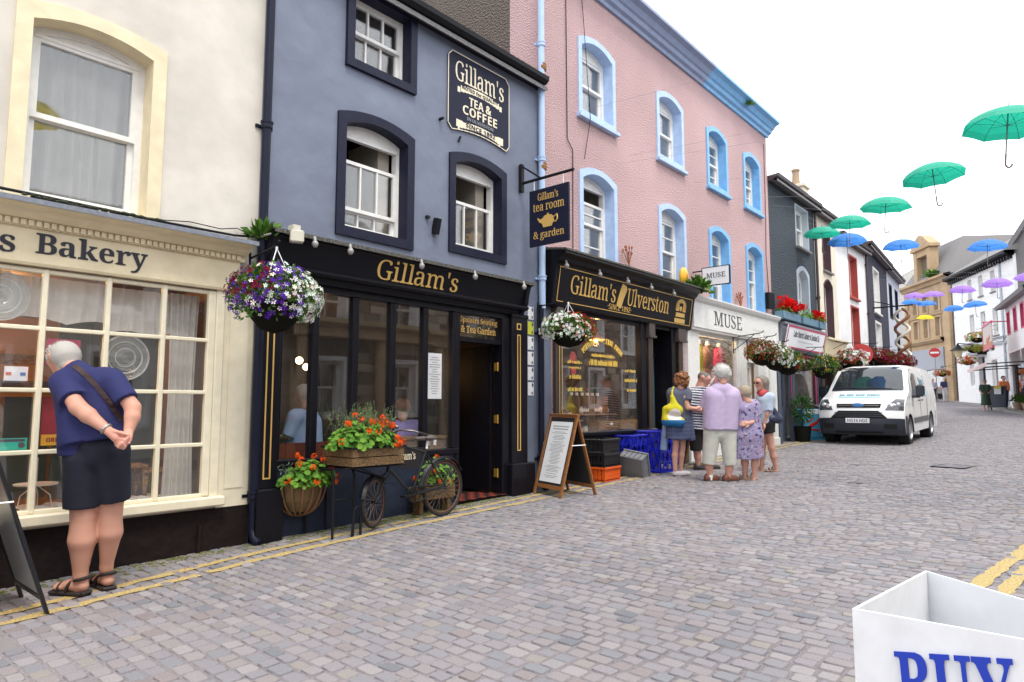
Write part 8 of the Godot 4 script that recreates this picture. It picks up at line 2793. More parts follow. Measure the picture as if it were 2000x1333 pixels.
func skin_onto(st: Geo, bones: Array, cell: float, k: float, tint: Color, colour = null, cut = null) -> void:
	var lo := Vector3(1e9, 1e9, 1e9); var hi := -lo
	for b in bones:
		var r: float = maxf(b[2], b[3]) + k * 1.5 + cell * 2
		for e in 2:
			lo = lo.min(b[e] - Vector3.ONE * r); hi = hi.max(b[e] + Vector3.ONE * r)
	var nx := int((hi.x - lo.x) / cell) + 2; var ny := int((hi.y - lo.y) / cell) + 2; var nz := int((hi.z - lo.z) / cell) + 2
	var S := PackedFloat32Array()
	S.resize(nx * ny * nz)
	for b in bones:
		var r: float = maxf(b[2], b[3]) + k * 3.0 + cell
		var c0: Vector3 = ((b[0].min(b[1]) - Vector3.ONE * r - lo) / cell).max(Vector3.ZERO)
		var c1: Vector3 = (b[0].max(b[1]) + Vector3.ONE * r - lo) / cell
		for iz in range(int(c0.z), mini(int(c1.z) + 1, nz)):
			for iy in range(int(c0.y), mini(int(c1.y) + 1, ny)):
				var row := (iz * ny + iy) * nx
				for ix in range(int(c0.x), mini(int(c1.x) + 1, nx)):
					var d := bone_d(b, lo + Vector3(ix, iy, iz) * cell)
					if d < k * 5.0:
						S[row + ix] += exp(-d / k)
	for i in S.size():
		S[i] = -k * log(S[i]) if S[i] > 1e-6 else 12.0 * k
	if cut != null:
		for iz in nz:
			for iy in ny:
				for ix in nx:
					var i := (iz * ny + iy) * nx + ix
					if S[i] < 6.0 * k: S[i] = maxf(S[i], cut.call(lo + Vector3(ix, iy, iz) * cell))
	var idx := PackedInt32Array()
	idx.resize(S.size())
	idx.fill(-1)
	var V := PackedVector3Array()
	var N := PackedVector3Array()
	var dx := 1; var dy := nx; var dz := nx * ny
	var corner := [0, dx, dy, dx + dy, dz, dx + dz, dy + dz, dx + dy + dz]
	var edges := [[0, 1], [2, 3], [4, 5], [6, 7], [0, 2], [1, 3], [4, 6], [5, 7], [0, 4], [1, 5], [2, 6], [3, 7]]
	for iz in nz - 1:
		for iy in ny - 1:
			for ix in nx - 1:
				var i := iz * dz + iy * dy + ix
				var f0 := S[i]
				if f0 > 3.0 * cell or f0 < -3.0 * cell: continue
				var inside := 0
				for c in corner:
					if S[i + c] < 0.0: inside += 1
				if inside == 0 or inside == 8: continue
				var acc := Vector3.ZERO
				var n := 0
				for e in edges:
					var fa := S[i + corner[e[0]]]; var fb := S[i + corner[e[1]]]
					if (fa < 0.0) != (fb < 0.0):
						var t := fa / (fa - fb)
						var pa := Vector3(e[0] & 1, (e[0] >> 1) & 1, e[0] >> 2); var pb := Vector3(e[1] & 1, (e[1] >> 1) & 1, e[1] >> 2)
						acc += pa.lerp(pb, t)
						n += 1
				idx[i] = V.size()
				V.append(lo + (Vector3(ix, iy, iz) + acc / n) * cell)
				N.append(Vector3(S[i + dx] + S[i + dx + dy] + S[i + dx + dz] + S[i + dx + dy + dz] - S[i] - S[i + dy] - S[i + dz] - S[i + dy + dz],
					S[i + dy] + S[i + dx + dy] + S[i + dy + dz] + S[i + dx + dy + dz] - S[i] - S[i + dx] - S[i + dz] - S[i + dx + dz],
					S[i + dz] + S[i + dx + dz] + S[i + dy + dz] + S[i + dx + dy + dz] - S[i] - S[i + dx] - S[i + dy] - S[i + dx + dy]).normalized())
	var face := func(a: int, b: int, c: int, d: int, flip: bool):
		if a < 0 or b < 0 or c < 0 or d < 0: return
		var q := [a, b, c, d] if not flip else [d, c, b, a]
		for tri in [[0, 1, 2], [0, 2, 3]]:
			var ia: int = q[tri[0]]; var ib: int = q[tri[1]]; var ic: int = q[tri[2]]
			if colour != null:
				st.paint(colour.call((V[ia] + V[ib] + V[ic]) / 3.0))
			st.tri(V[ia], V[ib], V[ic], N[ia], N[ib], N[ic])
	st.paint(tint)
	for iz in range(1, nz - 1):
		for iy in range(1, ny - 1):
			for ix in range(1, nx - 1):
				var i := iz * dz + iy * dy + ix
				if idx[i] < 0 and idx[i - dx] < 0 and idx[i - dy] < 0 and idx[i - dz] < 0: continue
				var s := S[i] < 0.0
				if s != (S[i + dx] < 0.0): face.call(idx[i - dy - dz], idx[i - dz], idx[i], idx[i - dy], not s)
				if s != (S[i + dy] < 0.0): face.call(idx[i - dx - dz], idx[i - dx], idx[i], idx[i - dz], not s)
				if s != (S[i + dz] < 0.0): face.call(idx[i - dx - dy], idx[i - dy], idx[i], idx[i - dx], not s)

var who_depth := 0.0
func J(px: float, py: float, dd := 0.0) -> Vector3:
	return pix(px, py, who_depth + dd)
func B(x0: float, y0: float, d0: float, x1: float, y1: float, d1: float, ra: float, rb: float, ca := false, cb := false) -> Array:
	return [J(x0, y0, d0), J(x1, y1, d1), ra, rb, ca, cb]
func stand_at(p: Vector3) -> void:        # the distance of a standing place along the lens axis
	var fwd := Basis(Vector3.UP, deg_to_rad(YAW)) * Basis(Vector3.RIGHT, deg_to_rad(PITCH)) * Vector3.FORWARD
	who_depth = (p - Vector3(0, CAM_H, 0)).dot(fwd)
func surf(bones: Array, k: float, px: float, py: float, lift := 0.0) -> Vector3:   # where a sight line meets a garment
	var d := -0.6
	while d < 0.6:
		if field(bones, k, J(px, py, d)) < lift: return J(px, py, d)
		d += 0.005
	return J(px, py, 0.0)

func head_bones(c: Vector3, fwd: Vector3, up: Vector3, s := 1.0) -> Array:
	var side := fwd.cross(up).normalized()
	var u := side.cross(fwd).normalized()
	var f := fwd.normalized()
	return [[c + (u * 0.03 - f * 0.025) * s, c + (u * 0.028 + f * 0.02) * s, 0.083 * s, 0.078 * s], [c + (f * 0.03 - u * 0.03) * s, c + (f * 0.055 - u * 0.085) * s, 0.055 * s, 0.034 * s],
		[c + (f * 0.092 + u * 0.012) * s, c + (f * 0.112 - u * 0.028) * s, 0.009 * s, 0.015 * s], [c + (side * 0.075 - f * 0.01 - u * 0.0) * s, c + (side * 0.083 - f * 0.018 + u * 0.025) * s, 0.011 * s, 0.016 * s],
		[c + (-side * 0.075 - f * 0.01) * s, c + (-side * 0.083 - f * 0.018 + u * 0.025) * s, 0.011 * s, 0.016 * s], [c + (f * 0.075 + u * 0.035 + side * 0.03) * s, c + (f * 0.075 + u * 0.035 - side * 0.03) * s, 0.018 * s, 0.018 * s],
		[c + (-f * 0.02 - u * 0.04) * s, c + (-f * 0.03 - u * 0.13) * s, 0.058 * s, 0.056 * s]]

func face_bits(o: Node3D, c: Vector3, fwd: Vector3, up: Vector3, s := 1.0) -> void:
	var side := fwd.cross(up).normalized()
	var u := side.cross(fwd).normalized()
	var f := fwd.normalized()
	for k in [-1.0, 1.0]:
		var g := Geo.new()
		g.ball(c + (f * 0.089 + side * 0.031 * k + u * 0.012) * s, Vector3.ONE * 0.010 * s, 8, 6)
		obj("eye", g, m("eye_dark", Color(0.05, 0.04, 0.035), 0.2), o)
	var g := Geo.new()
	g.tube([c + (f * 0.086 - u * 0.057 + side * 0.022) * s, c + (f * 0.093 - u * 0.058) * s, c + (f * 0.086 - u * 0.057 - side * 0.022) * s], 0.006 * s, 5)
	obj("mouth", g, m("lip", Color(0.36, 0.11, 0.09), 0.5), o)

func hand_bones(w: Vector3, d: Vector3, n: Vector3, thumb_side: float, curl := 0.5, s := 1.0) -> Array:   # palm with five fingers; n = back of the hand
	d = d.normalized()
	var sd := d.cross(n).normalized() * thumb_side
	n = sd.cross(d).normalized() * thumb_side
	var out := [[w, w + d * 0.05 * s, 0.026 * s, 0.030 * s], [w + (d * 0.06 + sd * 0.022) * s, w + (d * 0.085 - sd * 0.005) * s, 0.018 * s, 0.018 * s], [w + (d * 0.05 - sd * 0.02) * s, w + (d * 0.08 - sd * 0.022) * s, 0.019 * s, 0.016 * s]]
	var len := [0.072, 0.080, 0.074, 0.058]
	for i in 4:
		var base := w + (d * 0.085 + sd * (0.030 - i * 0.020)) * s
		var d1 := d.rotated(sd * thumb_side, -curl * 0.6) ; var d2 := d.rotated(sd * thumb_side, -curl * 1.6)
		var mid: Vector3 = base + d1 * len[i] * 0.5 * s
		out.append([base, mid, 0.0095 * s, 0.009 * s]); out.append([mid, mid + d2 * len[i] * 0.5 * s, 0.009 * s, 0.0075 * s])
	var tb := w + (d * 0.025 + sd * 0.024) * s
	var tm := tb + (d * 0.7 + sd * 0.7).normalized() * 0.038 * s
	out.append([tb, tm, 0.013 * s, 0.0105 * s]); out.append([tm, tm + (d * 0.95 + sd * 0.3).normalized() * 0.032 * s, 0.0105 * s, 0.009 * s])
	return out

func cloth_part(o: Node3D, called: String, bones: Array, cell: float, k: float, mt: Material, colour = null, cut = null) -> MeshInstance3D:
	var g := Geo.new()
	skin_onto(g, bones, cell, k, Color.WHITE, colour, cut)
	return obj(called, g, mt, o)

func ring_band(g: Geo, a: Vector3, axis: Vector3, r: float, w: float, sq := 1.0) -> void:
	var s := Geo.across(axis.normalized()); var u := axis.normalized().cross(s)
	var pts := []
	for k in 17: pts.append(a + (s * cos(TAU * k / 16) + u * sin(TAU * k / 16) * sq) * r)
	g.tube(pts, w, 6, false)

func shoe(o: Node3D, called: String, heel: Vector3, toe: Vector3, r: float, mt: Material, cell := 0.011) -> void:
	var d := (toe - heel)
	cloth_part(o, called, [[heel + Vector3(0, r * 0.8, 0), heel + Vector3(0, r * 1.3, 0), r, r * 0.9], [heel + Vector3(0, r * 0.8, 0), toe + Vector3(0, r * 0.75, 0), r, r * 0.85], [heel + d * 0.45 + Vector3(0, r * 0.7, 0), toe + Vector3(0, r * 0.6, 0), r * 1.1, r * 0.9]], cell, 0.01, mt)
	var g := Geo.new()
	var t := d.normalized()
	var b := Basis(t, Vector3.UP, t.cross(Vector3.UP))
	g.box((heel + toe) / 2 + Vector3(0, 0.012, 0), Vector3(d.length() + r * 1.9, 0.022, r * 2.1), b, 0.008)
	obj("sole", g, m("sole_dark", Color(0.05, 0.04, 0.035), 0.7), o)

func sandal(o: Node3D, heel: Vector3, toe: Vector3, mt: Material, r := 0.05) -> void:
	var d := toe - heel
	var t := d.normalized()
	var b := Basis(t, Vector3.UP, t.cross(Vector3.UP))
	var g := Geo.new()
	g.box((heel + toe) / 2 + Vector3(0, 0.012, 0), Vector3(d.length() + r * 1.7, 0.026, r * 2.1), b, 0.010)
	var so := obj("sandal", g, mt, o)
	var s := Geo.new()
	ring_band(s, heel + Vector3(0, 0.11, 0) + t * 0.005, Vector3.UP + t * 0.25, r * 0.98, 0.012)
	ring_band(s, heel + d * 0.42 + Vector3(0, 0.05, 0), t + Vector3.UP * 0.35, r * 1.02, 0.012)
	ring_band(s, heel + d * 0.80 + Vector3(0, 0.036, 0), t, r * 0.95, 0.011, 0.85)
	obj("strap", s, mt, so)

func person(label: String, p: Vector3) -> Node3D:
	stand_at(p)
	return thing("person", label, "person", p)

func people() -> void:
	m("skin", Color.WHITE, 0.55, {"vc": true, "spec": 0.4})
	var knit := bump_tex("folds", 0.012, 5.0)
	for q in [["navy_tee", Color(0.015, 0.019, 0.105)], ["navy_shorts", Color(0.008, 0.009, 0.024)], ["lilac_shirt", Color(0.52, 0.42, 0.62)], ["cream_trousers", Color(0.58, 0.58, 0.52)], ["black_shorts", Color(0.012, 0.011, 0.012)], ["slate_top", Color(0.10, 0.11, 0.16)], ["pale_blue_shirt", Color(0.46, 0.55, 0.68)], ["sky_shirt", Color(0.28, 0.38, 0.62)]]:
		m(q[0], q[1], 0.85, {"tex": texs.soft, "ts": 1.5, "bump": knit, "bs": 0.7})
	var pat := m("patterned", Color.WHITE, 0.85, {"vc": true, "bump": knit, "bs": 0.6, "ts": 1.5})
	bakery_man()
	bag_woman(pat)
	striped_man(pat)
	white_haired(pat)
	dress_woman(pat)
	scarf_woman(pat)
	far_people()

func strands(o: Node3D, c: Vector3, r: float, n: int, l: float, tone: Color, off: Vector3, most: float) -> void:   # short loose hairs
	var g := Geo.new()
	for i in n:
		var d := Vector3(rng.randfn(), rng.randfn(), rng.randfn()).normalized()
		if d.dot(off) > most: continue
		g.paint(tone * Color(1, 1, 1) * rng.randf_range(0.6, 1.15))
		leaf(g, c + d * r, (d + Vector3(rng.randfn(), rng.randfn() - 0.5, rng.randfn()) * 0.8).normalized(), l * rng.randf_range(0.5, 1.2), 0.006)
	obj("loose_hair", g, m("tinted"), o).set_meta("kind", "stuff")

func hair_mat(key: String, c: Color) -> Material:
	return m(key, c, 0.75, {"tex": noise_tex("hairy", 0.06, 0.65), "ts": 6.0, "bump": bump_tex("hairbump", 0.05, 6.0), "bs": 1.0})

func bakery_man() -> void:
	var o := person("man in navy T-shirt and shorts peering into the bakery, hands clasped behind", Vector3(1.72, 0.034, -5.50))
	var sk := Color(0.56, 0.29, 0.21)
	var body := Geo.new()
	var R := Basis(Vector3.UP, deg_to_rad(YAW)) * Basis(Vector3.RIGHT, deg_to_rad(PITCH))
	var fwd := (R * Vector3(-0.82, -0.42, -0.40)).normalized(); var up := (R * Vector3(-0.38, 0.88, -0.25)).normalized()
	var hc := J(123, 705, 0.20)
	skin_onto(body, head_bones(hc, fwd, up, 1.12), 0.008, 0.014, sk)
	var limbs := [B(147, 724, 0.12, 133, 714, 0.17, 0.060, 0.060),
		B(124, 752, 0.0, 152, 796, -0.12, 0.060, 0.053), B(152, 796, -0.12, 172, 812, -0.13, 0.055, 0.054), B(172, 812, -0.13, 210, 841, -0.14, 0.052, 0.032),
		B(233, 760, 0.0, 259, 797, -0.02, 0.058, 0.050), B(259, 797, -0.02, 258, 815, -0.05, 0.051, 0.050), B(258, 815, -0.05, 251, 842, -0.10, 0.048, 0.034),
		B(165, 940, 0.0, 163, 1005, 0.0, 0.105, 0.084), B(163, 1005, 0.0, 160, 1055, -0.01, 0.080, 0.088), B(160, 1055, -0.01, 156, 1125, 0.0, 0.086, 0.044), B(157, 1125, 0.0, 157, 1152, 0.0, 0.046, 0.042),
		B(217, 935, 0.06, 216, 990, 0.08, 0.10, 0.078), B(216, 990, 0.08, 215, 1040, 0.08, 0.074, 0.079), B(215, 1040, 0.08, 207, 1108, 0.12, 0.077, 0.041), B(207, 1108, 0.12, 208, 1130, 0.14, 0.043, 0.040)]
	var heelL := J(160, 1158, -0.02); var toeL := J(112, 1163, 0.02)
	var heelR := J(210, 1137, 0.12); var toeR := J(186, 1140, 0.26)
	heelL.y = 0.036 + 0.01; toeL.y = heelL.y; heelR.y = 0.045; toeR.y = 0.045
	for q in [[heelL, toeL], [heelR, toeR]]:
		var d: Vector3 = q[1] - q[0]
		limbs.append([q[0] + Vector3(0, 0.058, 0), q[0] + d * 0.5 + Vector3(0, 0.055, 0), 0.040, 0.036])
		limbs.append([q[0] + d * 0.4 + Vector3(0, 0.058, 0), q[1] + Vector3(0, 0.040, 0), 0.040, 0.026])
		var sv := d.normalized().cross(Vector3.UP)
		for i in 5: limbs.append([q[0] + d * 0.75 + sv * (i - 2) * 0.017 + Vector3(0, 0.042, 0), q[0] + d * (1.03 - absf(i - 1.5) * 0.03) + sv * (i - 2) * 0.019 + Vector3(0, 0.036, 0), 0.014, 0.011])
	skin_onto(body, limbs, 0.012, 0.007, sk)
	# clasped hands: the far hand lies in the near one
	var hands := [B(211, 842, -0.14, 229, 855, -0.16, 0.031, 0.036), B(222, 848, -0.15, 233, 864, -0.16, 0.030, 0.026), B(217, 842, -0.16, 236, 846, -0.185, 0.014, 0.011), B(236, 846, -0.185, 250, 850, -0.185, 0.011, 0.009)]
	for i in 4:
		var y := 856.0 + i * 4.6
		hands.append(B(230 - i, y, -0.165, 243 - i * 0.8, y + 4.5, -0.20, 0.0115, 0.0105)); hands.append(B(243 - i * 0.8, y + 4.5, -0.20, 251 - i * 1.5, y - 1.5, -0.185, 0.0105, 0.0085))
	var h2 := [B(251, 841, -0.10, 247, 858, -0.15, 0.031, 0.033), B(247, 856, -0.15, 240, 864, -0.175, 0.028, 0.024), B(254, 850, -0.14, 251, 866, -0.18, 0.013, 0.010)]
	for i in 4:
		h2.append(B(243 - i * 2.5, 860 + i * 2.0, -0.18, 238 - i * 2.2, 866 + i * 2.4, -0.215, 0.0105, 0.010)); h2.append(B(238 - i * 2.2, 866 + i * 2.4, -0.215, 244 - i * 1.2, 872 + i * 1.6, -0.20, 0.010, 0.008))
	var hs := Color(0.60, 0.29, 0.22)
	skin_onto(body, hands, 0.004, 0.004, hs)
	skin_onto(body, h2, 0.004, 0.004, hs)
	obj("body", body, m("skin"), o)
	var hv := (fwd * 0.75 - up * 0.55).normalized()
	cloth_part(o, "hair", [[hc + up * 0.036 - fwd * 0.03, hc + up * 0.034 + fwd * 0.018, 0.103, 0.096], [hc - up * 0.0 - fwd * 0.05, hc - up * 0.055 - fwd * 0.05, 0.085, 0.068]], 0.008, 0.012, hair_mat("white_hair", Color(0.62, 0.59, 0.55)), null, func(p): return (p - hc).dot(hv) - 0.028)
	face_bits(o, hc, fwd, up, 1.12)
	strands(o, hc + up * 0.035 - fwd * 0.008, 0.104, 1400, 0.022, Color(0.66, 0.62, 0.58), hv, 0.1)
	var tee := [B(143, 756, 0.06, 162, 866, 0.0, 0.128, 0.146, false, true), B(200, 752, 0.06, 210, 858, 0.02, 0.125, 0.148, false, true), B(168, 770, 0.12, 184, 862, 0.06, 0.155, 0.185, false, true), B(156, 862, 0.02, 157, 886, 0.02, 0.135, 0.140, false, true),
		B(128, 746, 0.05, 214, 744, 0.05, 0.088, 0.088), B(158, 732, 0.06, 146, 719, 0.10, 0.085, 0.070, false, true), B(122, 748, 0.02, 143, 783, -0.08, 0.083, 0.088, false, true), B(222, 746, 0.02, 246, 784, -0.02, 0.080, 0.084, false, true)]
	cloth_part(o, "shirt", tee, 0.012, 0.013, m("navy_tee"))
	var shorts := [B(166, 890, 0.03, 212, 876, 0.04, 0.135, 0.135), B(162, 900, 0.0, 160, 990, 0.0, 0.125, 0.120, false, true), B(216, 890, 0.05, 221, 977, 0.08, 0.125, 0.112, false, true), B(188, 868, 0.04, 190, 890, 0.04, 0.15, 0.14)]
	cloth_part(o, "shorts", shorts, 0.012, 0.008, m("navy_shorts"))
	var sg := Geo.new()
	var prev := []
	for i in 15:
		var f := i / 14.0
		var px := lerpf(143, 237, f); var py := lerpf(714, 822, pow(f, 1.1)) - 7.0 * sin(f * PI)
		var a := surf(tee, 0.013, px - 4.2, py + 3.5, 0.008); var b := surf(tee, 0.013, px + 4.2, py - 3.5, 0.008)
		var nrm := (Vector3(0, CAM_H, 0) - a).normalized()
		if prev.size():
			sg.quad(prev[0], a, b, prev[1])
		prev = [a, b]
	obj("bag_strap", sg, m("strap_brown", Color(0.035, 0.016, 0.018), 0.7), o)
	var wt := Geo.new()
	ring_band(wt, J(207, 838.5, -0.138), J(212, 842, -0.14) - J(200, 833, -0.136), 0.036, 0.010)
	obj("watch", wt, m("watch_steel", Color(0.5, 0.5, 0.52), 0.3, {"metal": 0.8}), o)
	var sm := m("sandal_black", Color(0.018, 0.012, 0.012), 0.7)
	sandal(o, heelL - Vector3(0, 0.006, 0), toeL - Vector3(0, 0.006, 0), sm)
	sandal(o, heelR - Vector3(0, 0.006, 0), toeR - Vector3(0, 0.006, 0), sm)

func bag_woman(pat: Material) -> void:
	var o := person("woman with curly auburn hair, blue dress and yellow shoulder bag", Vector3(10.2, 0.21, -5.25))
	var g0 := 0.21
	var sk := Color(0.60, 0.33, 0.25)
	var body := Geo.new()
	var R := Basis(Vector3.UP, deg_to_rad(YAW))
	var fwd := R * Vector3(0.85, -0.15, -0.35); var up := R * Vector3(0.1, 1, 0)
	var hc := J(1335, 743)
	skin_onto(body, head_bones(hc, fwd, up, 1.0), 0.012, 0.014, sk)
	skin_onto(body, [B(1333, 752, 0, 1330, 765, 0, 0.05, 0.055), B(1338, 775, -0.08, 1344, 797, -0.10, 0.046, 0.040), B(1344, 797, -0.10, 1358, 799, 0.0, 0.038, 0.030), B(1358, 799, 0.0, 1366, 796, 0.06, 0.028, 0.03),
		B(1320, 850, 0.0, 1320, 872, 0.0, 0.062, 0.048), B(1320, 872, 0.0, 1318, 890, 0.0, 0.047, 0.050), B(1318, 890, 0, 1319, 922, 0, 0.049, 0.032), B(1333, 850, 0.08, 1333, 875, 0.08, 0.06, 0.047), B(1333, 875, 0.08, 1331, 890, 0.08, 0.046, 0.050), B(1331, 890, 0.08, 1330, 919, 0.10, 0.048, 0.032)], 0.014, 0.007, sk)
	obj("body", body, m("skin"), o)
	var curls := []
	for i in 60:
		var d := Vector3(rng.randfn(), rng.randfn(), rng.randfn()).normalized()
		if d.dot(fwd) > 0.45: continue
		curls.append([hc + up * 0.02 + d * 0.08 - fwd * 0.02, hc + up * 0.005 + d * 0.122 - fwd * 0.02, 0.034, 0.024])
	cloth_part(o, "hair", curls, 0.009, 0.005, hair_mat("auburn_hair", Color(0.30, 0.12, 0.045)))
	var top := [B(1318, 772, 0.0, 1320, 822, 0.0, 0.125, 0.120), B(1336, 772, 0.02, 1332, 822, 0.02, 0.115, 0.120), B(1312, 768, 0, 1341, 768, 0.0, 0.075, 0.075), B(1341, 768, -0.04, 1344, 783, -0.09, 0.068, 0.066, false, true)]
	cloth_part(o, "top", top, 0.017, 0.02, m("slate_top"))
	var check := func(p: Vector3):
		var c := Color(0.09, 0.11, 0.20)
		if fposmod((p.x + p.z) * 22.0, 1.0) < 0.3 or fposmod(p.y * 16.0, 1.0) < 0.3: c = Color(0.05, 0.06, 0.13)
		return c
	cloth_part(o, "skirt", [B(1317, 818, 0, 1316, 857, 0, 0.13, 0.150, false, true), B(1330, 818, 0.02, 1330, 857, 0.03, 0.13, 0.145, false, true), B(1344, 790, 0.05, 1351, 860, 0.06, 0.05, 0.065, false, true)], 0.016, 0.02, pat, check)
	var jacket := func(p: Vector3): return Color(0.20, 0.28, 0.44)
	cloth_part(o, "carried_jacket", [B(1301, 826, 0.05, 1296, 880, 0.02, 0.045, 0.06, false, true), B(1304, 822, 0.05, 1300, 850, 0.02, 0.05, 0.05)], 0.016, 0.016, pat, jacket)
	for q in [[1319, 928, 1336, 931, 0.0], [1328, 924, 1345, 925, 0.10]]:
		var hl := J(q[0], q[1], q[4]); var tt := J(q[2], q[3], q[4] - 0.02)
		hl.y = g0 + 0.0; tt.y = g0
		shoe(o, "shoe", hl, tt, 0.042, m("shoe_silver", Color(0.46, 0.43, 0.45), 0.5))
	var face_y := J(1316, 818).y
	var bag := func(p: Vector3):
		var w := J(1317, 813, -0.16)
		var rel := p - w
		if p.y < face_y - 0.02: return Color(0.01, 0.13, 0.33)
		if Vector2(rel.dot(R * Vector3.RIGHT), rel.y).length() < 0.115 and p.y > face_y - 0.02: return Color(0.72, 0.66, 0.62)
		return Color(0.52, 0.46, 0.012)
	var bo := [B(1306, 822, -0.14, 1328, 825, -0.14, 0.085, 0.085), B(1310, 800, -0.13, 1324, 802, -0.13, 0.085, 0.085), B(1313, 775, -0.11, 1318, 795, -0.13, 0.035, 0.07), B(1300, 800, -0.10, 1300, 825, -0.12, 0.05, 0.06)]
	cloth_part(o, "shoulder_bag", bo, 0.013, 0.02, pat, bag)
	var st := Geo.new()
	st.tube([J(1313, 776, -0.12), J(1313, 765, -0.09), J(1316, 757, -0.02), J(1319, 762, 0.08)], 0.018, 7)
	obj("bag_strap", st, m("bag_yellow", Color(0.52, 0.46, 0.012), 0.8), o)

func striped_man(pat: Material) -> void:
	var o := person("man with cropped grey hair in a navy and white striped T-shirt", Vector3(11.18, 0.24, -5.36))
	var g0 := 0.236
	var sk := Color(0.56, 0.29, 0.22)
	var body := Geo.new()
	var R := Basis(Vector3.UP, deg_to_rad(YAW))
	var fwd := R * Vector3(0.75, -0.35, 0.35); var up := R * Vector3(0.25, 1, 0.1)
	var hc := J(1375, 741)
	skin_onto(body, head_bones(hc, fwd, up, 1.08), 0.012, 0.014, sk)
	skin_onto(body, [B(1371, 750, 0, 1368, 764, 0, 0.065, 0.07), B(1350, 778, -0.10, 1354, 800, -0.12, 0.052, 0.046), B(1354, 800, -0.12, 1382, 803, -0.22, 0.044, 0.032), B(1382, 803, -0.22, 1390, 801, -0.24, 0.03, 0.03),
		B(1362, 868, 0, 1362, 882, 0, 0.075, 0.062), B(1362, 882, 0, 1363, 892, 0.0, 0.06, 0.06), B(1363, 892, 0.0, 1364, 912, 0.0, 0.058, 0.040), B(1386, 866, 0.1, 1388, 880, 0.1, 0.075, 0.06), B(1388, 880, 0.1, 1390, 906, 0.1, 0.06, 0.04)], 0.016, 0.014, sk)
	skin_onto(body, hand_bones(J(1386, 802, -0.23), R * Vector3(1, 0.1, 0.2), R * Vector3(0, 1, 0.3), 1.0, 0.7), 0.008, 0.005, sk)
	obj("body", body, m("skin"), o)
	var hv := (fwd * 0.7 - up * 0.7).normalized()
	cloth_part(o, "hair", [[hc + up * 0.034 - fwd * 0.026, hc + up * 0.032 + fwd * 0.02, 0.094, 0.088]], 0.012, 0.01, hair_mat("grey_hair", Color(0.22, 0.20, 0.19)), null, func(p): return (p - hc).dot(hv) - 0.012)
	face_bits(o, hc, fwd, up, 1.08)
	var stripe := func(p: Vector3): return Color(0.60, 0.60, 0.64) if fposmod((p.y + 0.12 * p.x) * 22.0, 1.0) < 0.45 else Color(0.02, 0.024, 0.075)
	var tee := [B(1357, 775, 0, 1360, 838, 0, 0.15, 0.165, false, true), B(1380, 775, 0.02, 1380, 838, 0.02, 0.15, 0.165, false, true), B(1352, 768, 0, 1386, 768, 0, 0.085, 0.085), B(1368, 764, 0, 1371, 756, 0, 0.075, 0.072, false, true), B(1351, 770, -0.04, 1350, 793, -0.11, 0.078, 0.075, false, true)]
	cloth_part(o, "shirt", tee, 0.011, 0.02, pat, stripe)
	cloth_part(o, "shorts", [B(1358, 836, 0, 1382, 836, 0.03, 0.145, 0.145), B(1358, 840, 0, 1360, 880, 0, 0.115, 0.105, false, true), B(1384, 840, 0.06, 1388, 876, 0.1, 0.115, 0.105, false, true)], 0.015, 0.008, m("black_shorts"))
	for q in [[1360, 914, 1374, 918, 0.0], [1388, 908, 1402, 912, 0.1]]:
		var hl := J(q[0], q[1], q[4]); var tt := J(q[2], q[3], q[4] - 0.05)
		hl.y = g0; tt.y = g0
		shoe(o, "shoe", hl, tt, 0.045, m("shoe_black", Color(0.02, 0.016, 0.016), 0.6))

